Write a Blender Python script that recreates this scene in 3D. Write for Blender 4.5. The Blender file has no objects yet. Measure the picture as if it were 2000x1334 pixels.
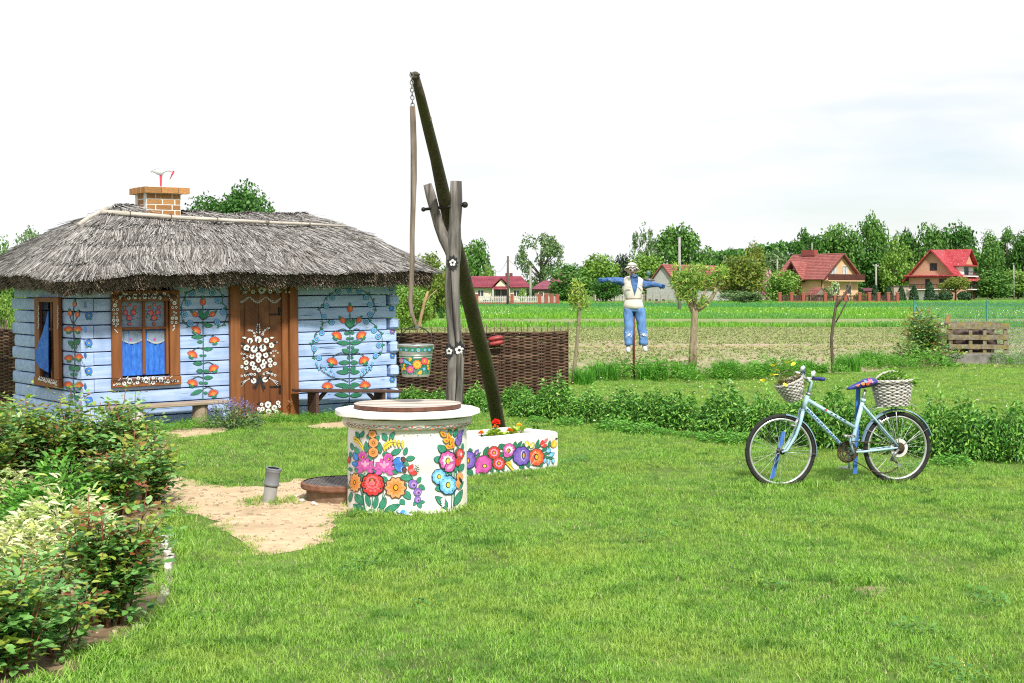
import bpy, math, random
import numpy as np
from mathutils import Vector, Matrix, noise as mnoise
R = math.radians
SC = bpy.context.scene
COL = SC.collection
F = 2700.0; EYE = 1.75; HY = 569.0; CX = 1000.0
cam_d = bpy.data.cameras.new('camera'); cam_o = bpy.data.objects.new('camera', cam_d); COL.objects.link(cam_o)
cam_o.location = (0, 0, EYE); cam_o.rotation_euler = (R(90), 0, 0)
cam_d.sensor_width = 36; cam_d.lens = F/2000*36; cam_d.shift_y = -(667-HY)/2000
cam_d.clip_start = 0.05; cam_d.clip_end = 6000
SC.camera = cam_o
SUN_EL, SUN_AZ = R(47), R(162)
W = bpy.data.worlds.new('World'); SC.world = W; W.use_nodes = True
wn = W.node_tree; wn.nodes.clear()
def wnode(t, **k):
 n = wn.nodes.new(t)
 for a, b in k.items(): setattr(n, a, b)
 return n
w_out = wnode('ShaderNodeOutputWorld'); w_bg = wnode('ShaderNodeBackground'); w_bg.inputs[1].default_value = 0.1
w_sky = wnode('ShaderNodeTexSky', sky_type='NISHITA', sun_disc=False, sun_elevation=SUN_EL, sun_rotation=SUN_AZ)
w_tc = wnode('ShaderNodeTexCoord'); w_map = wnode('ShaderNodeMapping'); w_map.inputs['Scale'].default_value = (1.0, 1.0, 5.0)
w_map.inputs['Location'].default_value = (0.35, 0.1, 0.2)
w_noise = wnode('ShaderNodeTexNoise'); w_noise.inputs['Scale'].default_value = 2.2; w_noise.inputs['Detail'].default_value = 6
w_ramp = wnode('ShaderNodeValToRGB')
w_ramp.color_ramp.elements[0].position = 0.34; w_ramp.color_ramp.elements[0].color = (0.42, 0.42, 0.42, 1)
w_ramp.color_ramp.elements[1].position = 0.455; w_ramp.color_ramp.elements[1].color = (1, 1, 1, 1)
w_mix = wnode('ShaderNodeMix', data_type='RGBA')
w_mix.inputs[7].default_value = (7.0, 7.1, 7.25, 1)
for a, b in ((w_tc.outputs['Generated'], w_map.inputs[0]), (w_map.outputs[0], w_noise.inputs['Vector']), (w_noise.outputs[0], w_ramp.inputs[0]),
   (w_ramp.outputs[0], w_mix.inputs[0]), (w_sky.outputs[0], w_mix.inputs[6]), (w_mix.outputs[2], w_bg.inputs[0]), (w_bg.outputs[0], w_out.inputs[0])):
 wn.links.new(a, b)
sun_d = bpy.data.lights.new('sun', 'SUN'); sun_d.energy = 3.9; sun_d.angle = R(6); sun_d.color = (1.0, 0.95, 0.86)
sun_o = bpy.data.objects.new('sun', sun_d); COL.objects.link(sun_o)
to_sun = Vector((math.cos(SUN_EL)*math.sin(SUN_AZ), math.cos(SUN_EL)*math.cos(SUN_AZ), math.sin(SUN_EL)))
sun_o.rotation_euler = (-to_sun).to_track_quat('-Z', 'Y').to_euler(); sun_o.location = (20, -30, 40)
VS = SC.view_settings
SC.display_settings.display_device = 'sRGB'
VS.view_transform = 'Standard'; VS.look = 'None'; VS.gamma = 1.0; VS.use_curve_mapping = False; VS.exposure = 0.54
SC.cycles.use_denoising = False; SC.cycles.filter_width = 1.15; SC.cycles.sample_clamp_indirect = 4.0
SC.cycles.max_bounces = 8; SC.cycles.transparent_max_bounces = 8; SC.cycles.caustics_reflective = False; SC.cycles.caustics_refractive = False
RNG = random.Random(7)
def U(a, b): return RNG.uniform(a, b)
def P(px, py, Y): return Vector(((px-CX)/F*Y, Y, EYE+(HY-py)/F*Y))
def G(px, py, z=0.0):
 Y = (EYE-z)*F/(py-HY); return Vector(((px-CX)/F*Y, Y, z))
def Rz(a): return Matrix.Rotation(a, 4, 'Z')
def fr(d, up=Vector((0, 0, 1))):
 d = d.normalized()
 if abs(d.dot(up)) > 0.98: up = Vector((1, 0, 0))
 x = up.cross(d).normalized(); return x, d.cross(x).normalized(), d
class MB:
 def __init__(s): s.v = []; s.f = []; s.m = []; s.cur = 0
 def add(s, vs, fs, mi=None):
  b = len(s.v); s.v.extend(Vector(v) for v in vs); mi = s.cur if mi is None else mi
  for f in fs: s.f.append([b+i for i in f]); s.m.append(mi)
  return s
 def box(s, c, d, rot=None, bev=0.0, mi=None):
  x, y, z = d[0]/2, d[1]/2, d[2]/2
  c = Vector(c)
  if bev <= 0:
   vs = [Vector((i*x, j*y, k*z)) for i in (-1, 1) for j in (-1, 1) for k in (-1, 1)]
   fs = [(0, 1, 3, 2), (4, 6, 7, 5), (0, 4, 5, 1), (2, 3, 7, 6), (0, 2, 6, 4), (1, 5, 7, 3)]
  else:
   b = min(bev, x*.9, y*.9, z*.9); vs = []; ix = {}
   for i in (-1, 1):
    for j in (-1, 1):
     for k in (-1, 1):
      for a in range(3):
       q = [i*(x-b), j*(y-b), k*(z-b)]; q[a] = (i*x, j*y, k*z)[a]
       ix[(i, j, k, a)] = len(vs); vs.append(Vector(q))
   fs = []
   for a in range(3):
    o1, o2 = (a+1) % 3, (a+2) % 3
    for sg in (-1, 1):
     q = []
     for (p, r) in ((-1, -1), (1, -1), (1, 1), (-1, 1)):
      t = [0, 0, 0]; t[a] = sg; t[o1] = p; t[o2] = r; q.append(ix[(t[0], t[1], t[2], a)])
     fs.append(q if sg > 0 else q[::-1])
   for a in range(3):
    o1, o2 = (a+1) % 3, (a+2) % 3
    for p in (-1, 1):
     for r in (-1, 1):
      t0 = [0, 0, 0]; t0[a] = -1; t0[o1] = p; t0[o2] = r; t1 = list(t0); t1[a] = 1
      q = [ix[(*t0, o1)], ix[(*t1, o1)], ix[(*t1, o2)], ix[(*t0, o2)]]
      fs.append(q if p*r > 0 else q[::-1])
   for i in (-1, 1):
    for j in (-1, 1):
     for k in (-1, 1):
      q = [ix[(i, j, k, 0)], ix[(i, j, k, 1)], ix[(i, j, k, 2)]]
      fs.append(q if i*j*k > 0 else q[::-1])
  if rot is not None: vs = [rot @ v for v in vs]
  return s.add([c+v for v in vs], fs, mi)
 def tube(s, path, rad, n=8, caps=True, mi=None, flat=1.0, closed=False):
  path = [Vector(p) for p in path]; N = len(path)
  if not hasattr(rad, '__len__'): rad = [rad]*N
  vs = []; fs = []; px = None
  for i, p in enumerate(path):
   if closed: d = path[(i+1) % N]-path[i-1]
   else: d = path[min(i+1, N-1)]-path[max(i-1, 0)]
   if px is None: x, y, d = fr(d)
   else:
    d = d.normalized(); x = px-d*px.dot(d)
    x = x.normalized() if x.length > 1e-6 else fr(d)[0]; y = d.cross(x)
   px = x
   for k in range(n):
    a = 2*math.pi*k/n; vs.append(p+x*(math.cos(a)*rad[i])+y*(math.sin(a)*rad[i]*flat))
  for i in range(N if closed else N-1):
   for k in range(n):
    k2 = (k+1) % n; j = (i+1) % N; fs.append((i*n+k, i*n+k2, j*n+k2, j*n+k))
  if caps and not closed: fs.append(list(range(n))[::-1]); fs.append([(N-1)*n+k for k in range(n)])
  return s.add(vs, fs, mi)
 def lathe(s, prof, c=(0, 0, 0), n=24, sx=1, sy=1, mi=None, rot=None, caps=True):
  vs = []; fs = []; c = Vector(c)
  for (r, z) in prof:
   for k in range(n):
    a = 2*math.pi*k/n; v = Vector((r*sx*math.cos(a), r*sy*math.sin(a), z)); vs.append(c+(rot @ v if rot is not None else v))
  for i in range(len(prof)-1):
   for k in range(n):
    k2 = (k+1) % n; fs.append((i*n+k, i*n+k2, (i+1)*n+k2, (i+1)*n+k))
  if caps: fs.append(list(range(n))[::-1]); fs.append([(len(prof)-1)*n+k for k in range(n)])
  return s.add(vs, fs, mi)
 def ball(s, c, r, n=10, m=7, rot=None, mi=None):
  if not hasattr(r, '__len__'): r = (r, r, r)
  vs = []; fs = []; c = Vector(c)
  for i in range(m+1):
   t = math.pi*i/m
   for k in range(n):
    a = 2*math.pi*k/n; v = Vector((r[0]*math.sin(t)*math.cos(a), r[1]*math.sin(t)*math.sin(a), -r[2]*math.cos(t)))
    vs.append(c+(rot @ v if rot is not None else v))
  for i in range(m):
   for k in range(n):
    k2 = (k+1) % n; fs.append((i*n+k, i*n+k2, (i+1)*n+k2, (i+1)*n+k))
  return s.add(vs, fs, mi)
 def loft(s, secs, n=14, caps=True, mi=None):
  vs = []; fs = []
  for (c, x, y) in secs:
   c, x, y = Vector(c), Vector(x), Vector(y)
   for k in range(n):
    a = 2*math.pi*k/n; vs.append(c+x*math.cos(a)+y*math.sin(a))
  for i in range(len(secs)-1):
   for k in range(n):
    k2 = (k+1) % n; fs.append((i*n+k, i*n+k2, (i+1)*n+k2, (i+1)*n+k))
  if caps: fs.append(list(range(n))[::-1]); fs.append([(len(secs)-1)*n+k for k in range(n)])
  return s.add(vs, fs, mi)
 def prism(s, pts, off, mi=None):
  n = len(pts); off = Vector(off); pts = [Vector(p) for p in pts]
  fs = [list(range(n))[::-1], list(range(n, 2*n))]+[(i, (i+1) % n, n+(i+1) % n, n+i) for i in range(n)]
  return s.add(pts+[p+off for p in pts], fs, mi)
 def mesh(s, name, mats, smooth=False, fix=True):
  me = bpy.data.meshes.new(name); me.from_pydata([tuple(v) for v in s.v], [], s.f)
  for m in (mats if isinstance(mats, (list, tuple)) else [mats]): me.materials.append(m)
  if s.m: me.polygons.foreach_set('material_index', s.m)
  if smooth: me.polygons.foreach_set('use_smooth', [True]*len(me.polygons))
  if fix:
   import bmesh
   bm = bmesh.new(); bm.from_mesh(me); bmesh.ops.recalc_face_normals(bm, faces=bm.faces[:]); bm.to_mesh(me); bm.free()
  me.update(); return me
 def obj(s, name, mats, parent=None, loc=None, smooth=False, kind=None, fix=True, label=None):
  return link(name, s.mesh(name, mats, smooth, fix), parent, loc, kind, label)
def link(name, me, parent=None, loc=None, kind=None, label=None):
 o = bpy.data.objects.new(name, me); COL.objects.link(o)
 if parent is not None: o.parent = parent
 if loc is not None: o.location = loc
 if kind: o['kind'] = kind
 if label: o['label'] = label
 return o
def tag(o, label, cat, group=None):
 o['label'] = label; o['category'] = cat
 if group: o['group'] = group
 return o
def thing(name, label, cat, loc=(0, 0, 0), rz=0.0, group=None):
 o = bpy.data.objects.new(name, None); COL.objects.link(o); o.location = loc; o.rotation_euler = (0, 0, rz); o.empty_display_size = .1
 return tag(o, label, cat, group)
def struct(name, mb, mats, smooth=False):
 return mb.obj(name, mats, smooth=smooth, kind='structure')
MATS = {}
def newmat(name):
 m = bpy.data.materials.new(name); m.use_nodes = True; nt = m.node_tree; nt.nodes.clear()
 def N(t, **k):
  n = nt.nodes.new(t)
  for a, b in k.items(): setattr(n, a, b)
  return n
 return m, nt, N
def c4(c): return (c[0], c[1], c[2], 1.0)
def M(name, c1, c2=None, scale=6.0, rough=0.75, bump=0.0, stretch=(1, 1, 1), detail=5, metal=0.0, lo=.35, hi=.65, c3=None, s3=2.0, lo3=.55, hi3=.75, island=0.0, objrand=0.0, spec=.35):
 if name in MATS: return MATS[name]
 m, nt, N = newmat(name); L = nt.links.new
 out = N('ShaderNodeOutputMaterial'); b = N('ShaderNodeBsdfPrincipled'); L(b.outputs[0], out.inputs[0])
 b.inputs['Roughness'].default_value = rough; b.inputs['Metallic'].default_value = metal; b.inputs['Specular IOR Level'].default_value = spec
 if c2 is None and not bump: b.inputs['Base Color'].default_value = c4(c1); MATS[name] = m; return m
 tc = N('ShaderNodeTexCoord'); mp = N('ShaderNodeMapping'); mp.inputs['Scale'].default_value = stretch; L(tc.outputs['Object'], mp.inputs[0])
 nz = N('ShaderNodeTexNoise'); nz.inputs['Scale'].default_value = scale; nz.inputs['Detail'].default_value = detail; L(mp.outputs[0], nz.inputs['Vector'])
 rp = N('ShaderNodeValToRGB'); e = rp.color_ramp.elements
 e[0].position = lo; e[0].color = c4(c1); e[1].position = hi; e[1].color = c4(c2 or c1); L(nz.outputs[0], rp.inputs[0])
 col = rp.outputs[0]
 if c3 is not None:
  n3 = N('ShaderNodeTexNoise'); n3.inputs['Scale'].default_value = s3; n3.inputs['Detail'].default_value = 6; L(tc.outputs['Object'], n3.inputs['Vector'])
  r3 = N('ShaderNodeMapRange'); r3.inputs[1].default_value = lo3; r3.inputs[2].default_value = hi3; L(n3.outputs[0], r3.inputs[0])
  mx = N('ShaderNodeMix', data_type='RGBA'); L(r3.outputs[0], mx.inputs[0]); L(col, mx.inputs[6]); mx.inputs[7].default_value = c4(c3); col = mx.outputs[2]
 if island or objrand:
  hs = N('ShaderNodeHueSaturation')
  if island: g = N('ShaderNodeNewGeometry'); src = g.outputs['Random Per Island']
  else: g = N('ShaderNodeObjectInfo'); src = g.outputs['Random']
  k = island or objrand
  mr = N('ShaderNodeMapRange'); mr.inputs[3].default_value = 1-k; mr.inputs[4].default_value = 1+k; L(src, mr.inputs[0]); L(mr.outputs[0], hs.inputs['Value'])
  L(col, hs.inputs['Color']); col = hs.outputs[0]
 L(col, b.inputs['Base Color'])
 if bump:
  bp = N('ShaderNodeBump'); bp.inputs['Strength'].default_value = bump; bp.inputs['Distance'].default_value = 0.02
  L(nz.outputs[0], bp.inputs['Height']); L(bp.outputs[0], b.inputs['Normal'])
 MATS[name] = m; return m
LGAIN = 1.45
def LM(name, cols, rough=.5, trans=.3, wscale=0.0, wcol=None, spec=.3, lo=.45, hi=.65, bright=1.0, w2=None):
 """leaves: a colour per leaf (random per island) from the ramp, partly translucent, optional world-space patches of a second colour"""
 if name in MATS: return MATS[name]
 if trans >= .2: bright *= LGAIN; wcol = wcol and [q*bright for q in wcol]
 m, nt, N = newmat(name); L = nt.links.new
 out = N('ShaderNodeOutputMaterial'); b = N('ShaderNodeBsdfPrincipled'); b.inputs['Roughness'].default_value = rough; b.inputs['Specular IOR Level'].default_value = spec
 g = N('ShaderNodeNewGeometry'); rp = N('ShaderNodeValToRGB'); e = rp.color_ramp.elements
 while len(e) < len(cols): e.new(.5)
 for i, c in enumerate(cols): e[i].position = i/max(1, len(cols)-1); e[i].color = c4([min(1, q*bright) for q in c])
 L(g.outputs['Random Per Island'], rp.inputs[0]); col = rp.outputs[0]
 if wscale:
  nz = N('ShaderNodeTexNoise'); nz.inputs['Scale'].default_value = wscale; nz.inputs['Detail'].default_value = 4; L(g.outputs['Position'], nz.inputs['Vector'])
  mr = N('ShaderNodeMapRange'); mr.inputs[1].default_value = lo; mr.inputs[2].default_value = hi; L(nz.outputs[0], mr.inputs[0])
  mx = N('ShaderNodeMix', data_type='RGBA'); L(mr.outputs[0], mx.inputs[0]); L(col, mx.inputs[6]); mx.inputs[7].default_value = c4(wcol); col = mx.outputs[2]
 if w2:
  nz = N('ShaderNodeTexNoise'); nz.inputs['Scale'].default_value = w2[0]; nz.inputs['Detail'].default_value = 5; L(g.outputs['Position'], nz.inputs['Vector'])
  mr = N('ShaderNodeMapRange'); mr.inputs[1].default_value = .5; mr.inputs[2].default_value = .72; L(nz.outputs[0], mr.inputs[0])
  mx = N('ShaderNodeMix', data_type='RGBA'); L(mr.outputs[0], mx.inputs[0]); L(col, mx.inputs[6]); mx.inputs[7].default_value = c4(w2[1]); col = mx.outputs[2]
 L(col, b.inputs['Base Color'])
 if trans:
  t = N('ShaderNodeBsdfTranslucent'); L(col, t.inputs[0]); ms = N('ShaderNodeMixShader'); ms.inputs[0].default_value = trans
  L(b.outputs[0], ms.inputs[1]); L(t.outputs[0], ms.inputs[2]); L(ms.outputs[0], out.inputs[0])
 else: L(b.outputs[0], out.inputs[0])
 MATS[name] = m; return m
def fast_mesh(name, verts, loops, starts, midx, mats, smooth=False):
 me = bpy.data.meshes.new(name)
 me.vertices.add(len(verts)); me.vertices.foreach_set('co', np.asarray(verts, dtype=np.float32).ravel())
 me.loops.add(len(loops)); me.loops.foreach_set('vertex_index', np.asarray(loops, dtype=np.int32))
 me.polygons.add(len(starts)); me.polygons.foreach_set('loop_start', np.asarray(starts, dtype=np.int32))
 for m in mats: me.materials.append(m)
 if midx is not None: me.polygons.foreach_set('material_index', np.asarray(midx, dtype=np.int32))
 if smooth: me.polygons.foreach_set('use_smooth', np.ones(len(starts), dtype=bool))
 me.update(calc_edges=True); return me
def nrm(a): return a/np.maximum(np.linalg.norm(a, axis=1, keepdims=True), 1e-9)
def leaf_mesh(name, pos, axis, nor, Ln, Wd, mats, midx=None, fold=.15, curl=.15, shape=0):
 """shape 0: one bent diamond (2 quads); shape 1: pointed oval leaf (2 five-sided halves)"""
 pos = np.asarray(pos, float); n = len(pos); axis = nrm(np.asarray(axis, float)); side = nrm(np.cross(axis, nor)); nor = np.cross(side, axis)
 Ln = np.broadcast_to(np.asarray(Ln, float), (n,))[:, None]; Wd = np.broadcast_to(np.asarray(Wd, float), (n,))[:, None]
 A = lambda t, w, h: pos+axis*Ln*t+side*Wd*w+nor*(Wd*h-Ln*curl*t*t)
 if shape == 0:
  V = np.stack([A(0, 0, 0), A(.45, .5, fold), A(1, 0, 0), A(.45, -.5, fold)], 1).reshape(-1, 3); k = 4
  tpl = [0, 1, 2, 3]; st = [0]; per = 4
 else:
  V = np.stack([A(0, 0, 0), A(.5, 0, -fold*.3), A(1, 0, 0), A(.28, .42, fold*.6), A(.66, .40, fold*.6), A(.28, -.42, fold*.6), A(.66, -.40, fold*.6)], 1).reshape(-1, 3); k = 7
  tpl = [0, 1, 2, 4, 3, 0, 5, 6, 2, 1]; st = [0, 5]; per = 10
 base = (np.arange(n)*k)[:, None]
 loops = (base+np.array(tpl)[None]).ravel(); starts = ((np.arange(n)*per)[:, None]+np.array(st)[None]).ravel()
 mi = None if midx is None else np.repeat(np.asarray(midx), len(st))
 return fast_mesh(name, V, loops, starts, mi, mats)
def rs(seed): return np.random.RandomState(seed)
def unit(r, n): return nrm(r.normal(size=(n, 3)))
def hidden_coll(name, objs):
 c = bpy.data.collections.new(name)
 for o in objs: c.objects.link(o)
 return c
def scatter(name, verts, faces, dens, hgt, coll, seed, smin=.75, smax=1.25, tilt=.18, kind='stuff'):
 me = bpy.data.meshes.new(name); me.from_pydata(verts, [], faces)
 for an, vals in (('dens', dens), ('hgt', hgt)):
  a = me.attributes.new(an, 'FLOAT', 'POINT'); a.data.foreach_set('value', np.asarray(vals, dtype=np.float32))
 o = link(name, me, kind=kind)
 ng = bpy.data.node_groups.new(name, 'GeometryNodeTree')
 ng.interface.new_socket(name='Geometry', in_out='INPUT', socket_type='NodeSocketGeometry'); ng.interface.new_socket(name='Geometry', in_out='OUTPUT', socket_type='NodeSocketGeometry')
 N = ng.nodes.new; L = ng.links.new
 gi = N('NodeGroupInput'); go = N('NodeGroupOutput'); dp = N('GeometryNodeDistributePointsOnFaces'); dp.distribute_method = 'RANDOM'; dp.inputs['Seed'].default_value = seed
 na = N('GeometryNodeInputNamedAttribute'); na.data_type = 'FLOAT'; na.inputs['Name'].default_value = 'dens'
 nh = N('GeometryNodeInputNamedAttribute'); nh.data_type = 'FLOAT'; nh.inputs['Name'].default_value = 'hgt'
 io = N('GeometryNodeInstanceOnPoints'); io.inputs['Pick Instance'].default_value = True
 ci = N('GeometryNodeCollectionInfo'); ci.inputs['Collection'].default_value = coll; ci.inputs['Separate Children'].default_value = True; ci.inputs['Reset Children'].default_value = True
 rv = N('FunctionNodeRandomValue'); rv.data_type = 'FLOAT_VECTOR'; rv.inputs[0].default_value = (-tilt, -tilt, 0); rv.inputs[1].default_value = (tilt, tilt, 6.283); rv.inputs['Seed'].default_value = seed+1
 rf = N('FunctionNodeRandomValue'); rf.data_type = 'FLOAT'; rf.inputs[2].default_value = smin; rf.inputs[3].default_value = smax; rf.inputs['Seed'].default_value = seed+2
 mu = N('ShaderNodeMath'); mu.operation = 'MULTIPLY'
 L(gi.outputs[0], dp.inputs['Mesh']); L(na.outputs['Attribute'], dp.inputs['Density']); L(dp.outputs['Points'], io.inputs['Points']); L(ci.outputs[0], io.inputs['Instance'])
 L(rv.outputs[0], io.inputs['Rotation']); L(rf.outputs[1], mu.inputs[0]); L(nh.outputs['Attribute'], mu.inputs[1]); L(mu.outputs[0], io.inputs['Scale']); L(io.outputs[0], go.inputs[0])
 md = o.modifiers.new('scatter', 'NODES'); md.node_group = ng
 return o
def blades_mesh(name, seed, n, rad, h, w, mat, bend=.5, segs=2):
 r = rs(seed); V = []; loops = []; st = []
 for i in range(n):
  a = r.uniform(0, 6.283); q = rad*math.sqrt(r.uniform(0, 1)); b = Vector((q*math.cos(a), q*math.sin(a), 0)); hh = h*r.uniform(.55, 1.15); ww = w*r.uniform(.7, 1.3)
  la = r.uniform(0, 6.283); ld = Vector((math.cos(la), math.sin(la), 0)); be = bend*r.uniform(.2, 1.3)*hh; ta = la+1.57+r.uniform(-.5, .5); sd = Vector((math.cos(ta), math.sin(ta), 0))
  base = len(V)
  for k in range(segs):
   t = k/segs; c = b+ld*(be*t*t)+Vector((0, 0, hh*(t-.18*t*t*bend*2))); x = sd*(ww*.5*(1-.35*t)); V += [c-x, c+x]
  V.append(b+ld*be+Vector((0, 0, hh*(1-.36*bend))))
  for k in range(segs-1):
   st.append(len(loops)); q0 = base+2*k; loops += [q0, q0+1, q0+3, q0+2]
  q0 = base+2*(segs-1); st.append(len(loops)); loops += [q0, q0+1, base+2*segs]
 return fast_mesh(name, V, loops, st, None, [mat])
def grid_xy(x0, x1, y0, y1, step, z=0.0):
 nx = int((x1-x0)/step)+1; ny = int((y1-y0)/step)+1
 xs = np.linspace(x0, x1, nx); ys = np.linspace(y0, y1, ny); X, Y = np.meshgrid(xs, ys); V = np.stack([X.ravel(), Y.ravel(), np.full(X.size, z)], 1)
 i = np.arange(nx-1)[None]+np.arange(ny-1)[:, None]*nx; i = i.ravel()
 return V, np.stack([i, i+1, i+nx+1, i+nx], 1)
def in_poly(V, poly):
 x, y = V[:, 0], V[:, 1]; ins = np.zeros(len(V), bool); n = len(poly); j = n-1
 for i in range(n):
  xi, yi, xj, yj = poly[i][0], poly[i][1], poly[j][0], poly[j][1]
  c = ((yi > y) != (yj > y)) & (x < (xj-xi)*(y-yi)/((yj-yi) or 1e-9)+xi); ins ^= c; j = i
 return ins
def smooth_poly(pts, k=4, jit=0.0, seed=1):
 """Catmull-Rom through closed points (world xy), with a little jitter so that worn edges stay ragged"""
 n = len(pts); out = []; r = rs(seed)
 for i in range(n):
  p0, p1, p2, p3 = [Vector(pts[(i+d) % n][:2]) for d in (-1, 0, 1, 2)]
  for q in range(k):
   t = q/k; v = .5*((2*p1)+(p2-p0)*t+(2*p0-5*p1+4*p2-p3)*t*t+(3*p1-p0-3*p2+p3)*t**3)
   out.append((v.x+r.normal()*jit, v.y+r.normal()*jit))
 return out
PC = dict(dk=(.012, .035, .028), green=(.02, .16, .085), teal=(.03, .22, .135), black=(.012, .012, .014), red=(.55, .035, .03), orange=(.68, .20, .04), coral=(.52, .075, .03),
  blue=(.035, .16, .50), ltblue=(.12, .38, .66), pink=(.50, .085, .32), magenta=(.40, .05, .27), purple=(.13, .07, .36), yellow=(.75, .47, .04), white=(.62, .62, .60),
  cream=(.72, .62, .48), peach=(.66, .29, .11), rose=(.70, .13, .16), navy=(.01, .02, .07), bluegrey=(.21, .29, .40), grey=(.4, .41, .42), gold=(.72, .32, .02), brown=(.10, .04, .02), palepink=(.62, .29, .45), violet=(.18, .11, .40), skyb=(.27, .55, .74))
PN = list(PC)
def paint_mats(rough=.6): return [M('paint_'+k, PC[k], tuple(min(.72, q*1.3+.015) for q in PC[k]), scale=34, rough=rough, lo=.3, hi=.7, stretch=(1, 1, .5)) for k in PN]
class Paint:
 def __init__(s, ox=0, oy=0, k=1.0): s.o = (ox, oy); s.k = k; s.polys = []; s.cnt = 0
 def poly(s, pts, col, lv): s.polys.append((pts, PN.index(col), lv, s.cnt)); s.cnt += 1
 def ell(s, x, y, rx, ry=None, col='red', lv=1, rot=0, n=12):
  ry = rx if ry is None else ry; c, q = math.cos(rot), math.sin(rot)
  s.poly([(x+rx*math.cos(a)*c-ry*math.sin(a)*q, y+rx*math.cos(a)*q+ry*math.sin(a)*c) for a in (2*math.pi*i/n for i in range(n))], col, lv)
 def leaf(s, x, y, x2, y2, w, col='green', edge='dk', lv=1, rib=True):
  dx, dy = x2-x, y2-y; L = math.hypot(dx, dy) or 1; ux, uy = dx/L, dy/L; nx, ny = -uy, ux
  def shp(g, g2):
   prof = [(0, 0), (.15, .6), (.38, 1), (.62, .88), (.84, .45), (1, 0)]
   a = [(x+ux*(L*t*(1+g2)-L*g2*.5)+nx*(w*.5*q+g*(q > 0)), y+uy*(L*t*(1+g2)-L*g2*.5)+ny*(w*.5*q+g*(q > 0))) for t, q in prof]
   b = [(x+ux*(L*t*(1+g2)-L*g2*.5)-nx*(w*.5*q+g*(q > 0)), y+uy*(L*t*(1+g2)-L*g2*.5)-ny*(w*.5*q+g*(q > 0))) for t, q in prof[1:-1]]
   return a+b[::-1]
  if edge: s.poly(shp(max(1.5, w*.07), .07), edge, lv)
  s.poly(shp(0, 0), col, lv+1)
  if rib and w > 14: s.line([(x+dx*.1, y+dy*.1), (x+dx*.85, y+dy*.85)], max(1.2, w*.05), edge or 'dk', lv+2)
 def line(s, pts, w, col='dk', lv=0):
  if len(pts) > 2:
   q = []
   for i in range(len(pts)-1):
    p0 = pts[max(i-1, 0)]; p1 = pts[i]; p2 = pts[i+1]; p3 = pts[min(i+2, len(pts)-1)]
    for t in (0, .25, .5, .75):
     q.append(tuple(.5*((2*p1[d])+(p2[d]-p0[d])*t+(2*p0[d]-5*p1[d]+4*p2[d]-p3[d])*t*t+(3*p1[d]-p0[d]-3*p2[d]+p3[d])*t**3) for d in (0, 1)))
   pts = q+[pts[-1]]
  for i in range(len(pts)-1):
   (a, b), (c, d) = pts[i], pts[i+1]; L = math.hypot(c-a, d-b) or 1; nx, ny = -(d-b)/L*w/2, (c-a)/L*w/2
   ex, ey = (c-a)/L*w*.12, (d-b)/L*w*.12
   s.poly([(a+nx-ex, b+ny-ey), (c+nx+ex, d+ny+ey), (c-nx+ex, d-ny+ey), (a-nx-ex, b-ny-ey)], col, lv)
 def flower(s, x, y, r, n=6, col='blue', edge='dk', ctr='yellow', inner=None, lv=2, rot=0, wide=1.0, pointed=False, cr=.28, sq=1.0):
  if edge:
   for i in range(n):
    a = rot+2*math.pi*i/n; s._pet(x, y, a, r*1.10, 2*r*math.sin(math.pi/n)*wide*1.42, edge, lv, pointed, sq)
  for i in range(n):
   a = rot+2*math.pi*i/n; s._pet(x, y, a, r, 2*r*math.sin(math.pi/n)*wide*1.02, col, lv+1, pointed, sq)
  if inner:
   for i in range(n):
    a = rot+2*math.pi*i/n; s._pet(x, y, a, r*.72, 2*r*math.sin(math.pi/n)*wide*.5, inner, lv+2, pointed, sq)
  if ctr:
   if edge: s.ell(x, y, r*cr*1.25, r*cr*1.25*sq, edge, lv+3)
   s.ell(x, y, r*cr, r*cr*sq, ctr, lv+4)
 def _pet(s, x, y, a, L, w, col, lv, pointed, sq=1.0):
  ux, uy = math.cos(a), math.sin(a); nx, ny = -uy, ux
  prof = [(.0, .16), (.3, .55), (.6, 1), (.82, .62), (1, .0)] if pointed else [(.0, .22), (.35, .7), (.65, 1), (.88, .78), (1, .3)]
  A = [(x+ux*L*t+nx*w*.5*q, y+(uy*L*t+ny*w*.5*q)*sq) for t, q in prof]; B = [(x+ux*L*t-nx*w*.5*q, y+(uy*L*t-ny*w*.5*q)*sq) for t, q in prof]
  s.poly(A+B[::-1], col, lv)
 def fan(s, x, y, r, a0, spread, n, col, edge, lv=2, w=.34):
  for e, k, cc in ((1, 1.08, edge), (0, 1.0, col)):
   if cc is None: continue
   for i in range(n):
    a = a0+spread*(i/(n-1)-.5); s._pet(x, y, a, r*k*(1-.12*abs(i/(n-1)-.5)), r*w*(1.3 if e else 1), cc, lv+(0 if e else 1), True)
 def dots(s, pts, r, col, lv=2, edge=None):
  for (x, y) in pts:
   if edge: s.ell(x, y, r*1.35, None, edge, lv, n=8)
   s.ell(x, y, r, None, col, lv+1, n=8)
 def obj(s, name, mapf, parent, mats, dz=.00022, off=.0018, gap=5.0):
  """mapf(px, py, lift) -> point on the surface, lifted off it; strokes that touch become one painted piece"""
  bb = [(min(p[0] for p in q[0])-gap, min(p[1] for p in q[0])-gap, max(p[0] for p in q[0])+gap, max(p[1] for p in q[0])+gap) for q in s.polys]
  n = len(bb); root = list(range(n))
  def find(i):
   while root[i] != i: root[i] = root[root[i]]; i = root[i]
   return i
  B = np.array(bb)
  for i in range(n):
   for j in np.nonzero((B[i+1:, 0] < B[i, 2]) & (B[i+1:, 2] > B[i, 0]) & (B[i+1:, 1] < B[i, 3]) & (B[i+1:, 3] > B[i, 1]))[0]:
    a, b = find(i), find(i+1+int(j))
    if a != b: root[b] = a
  groups = {}
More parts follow.
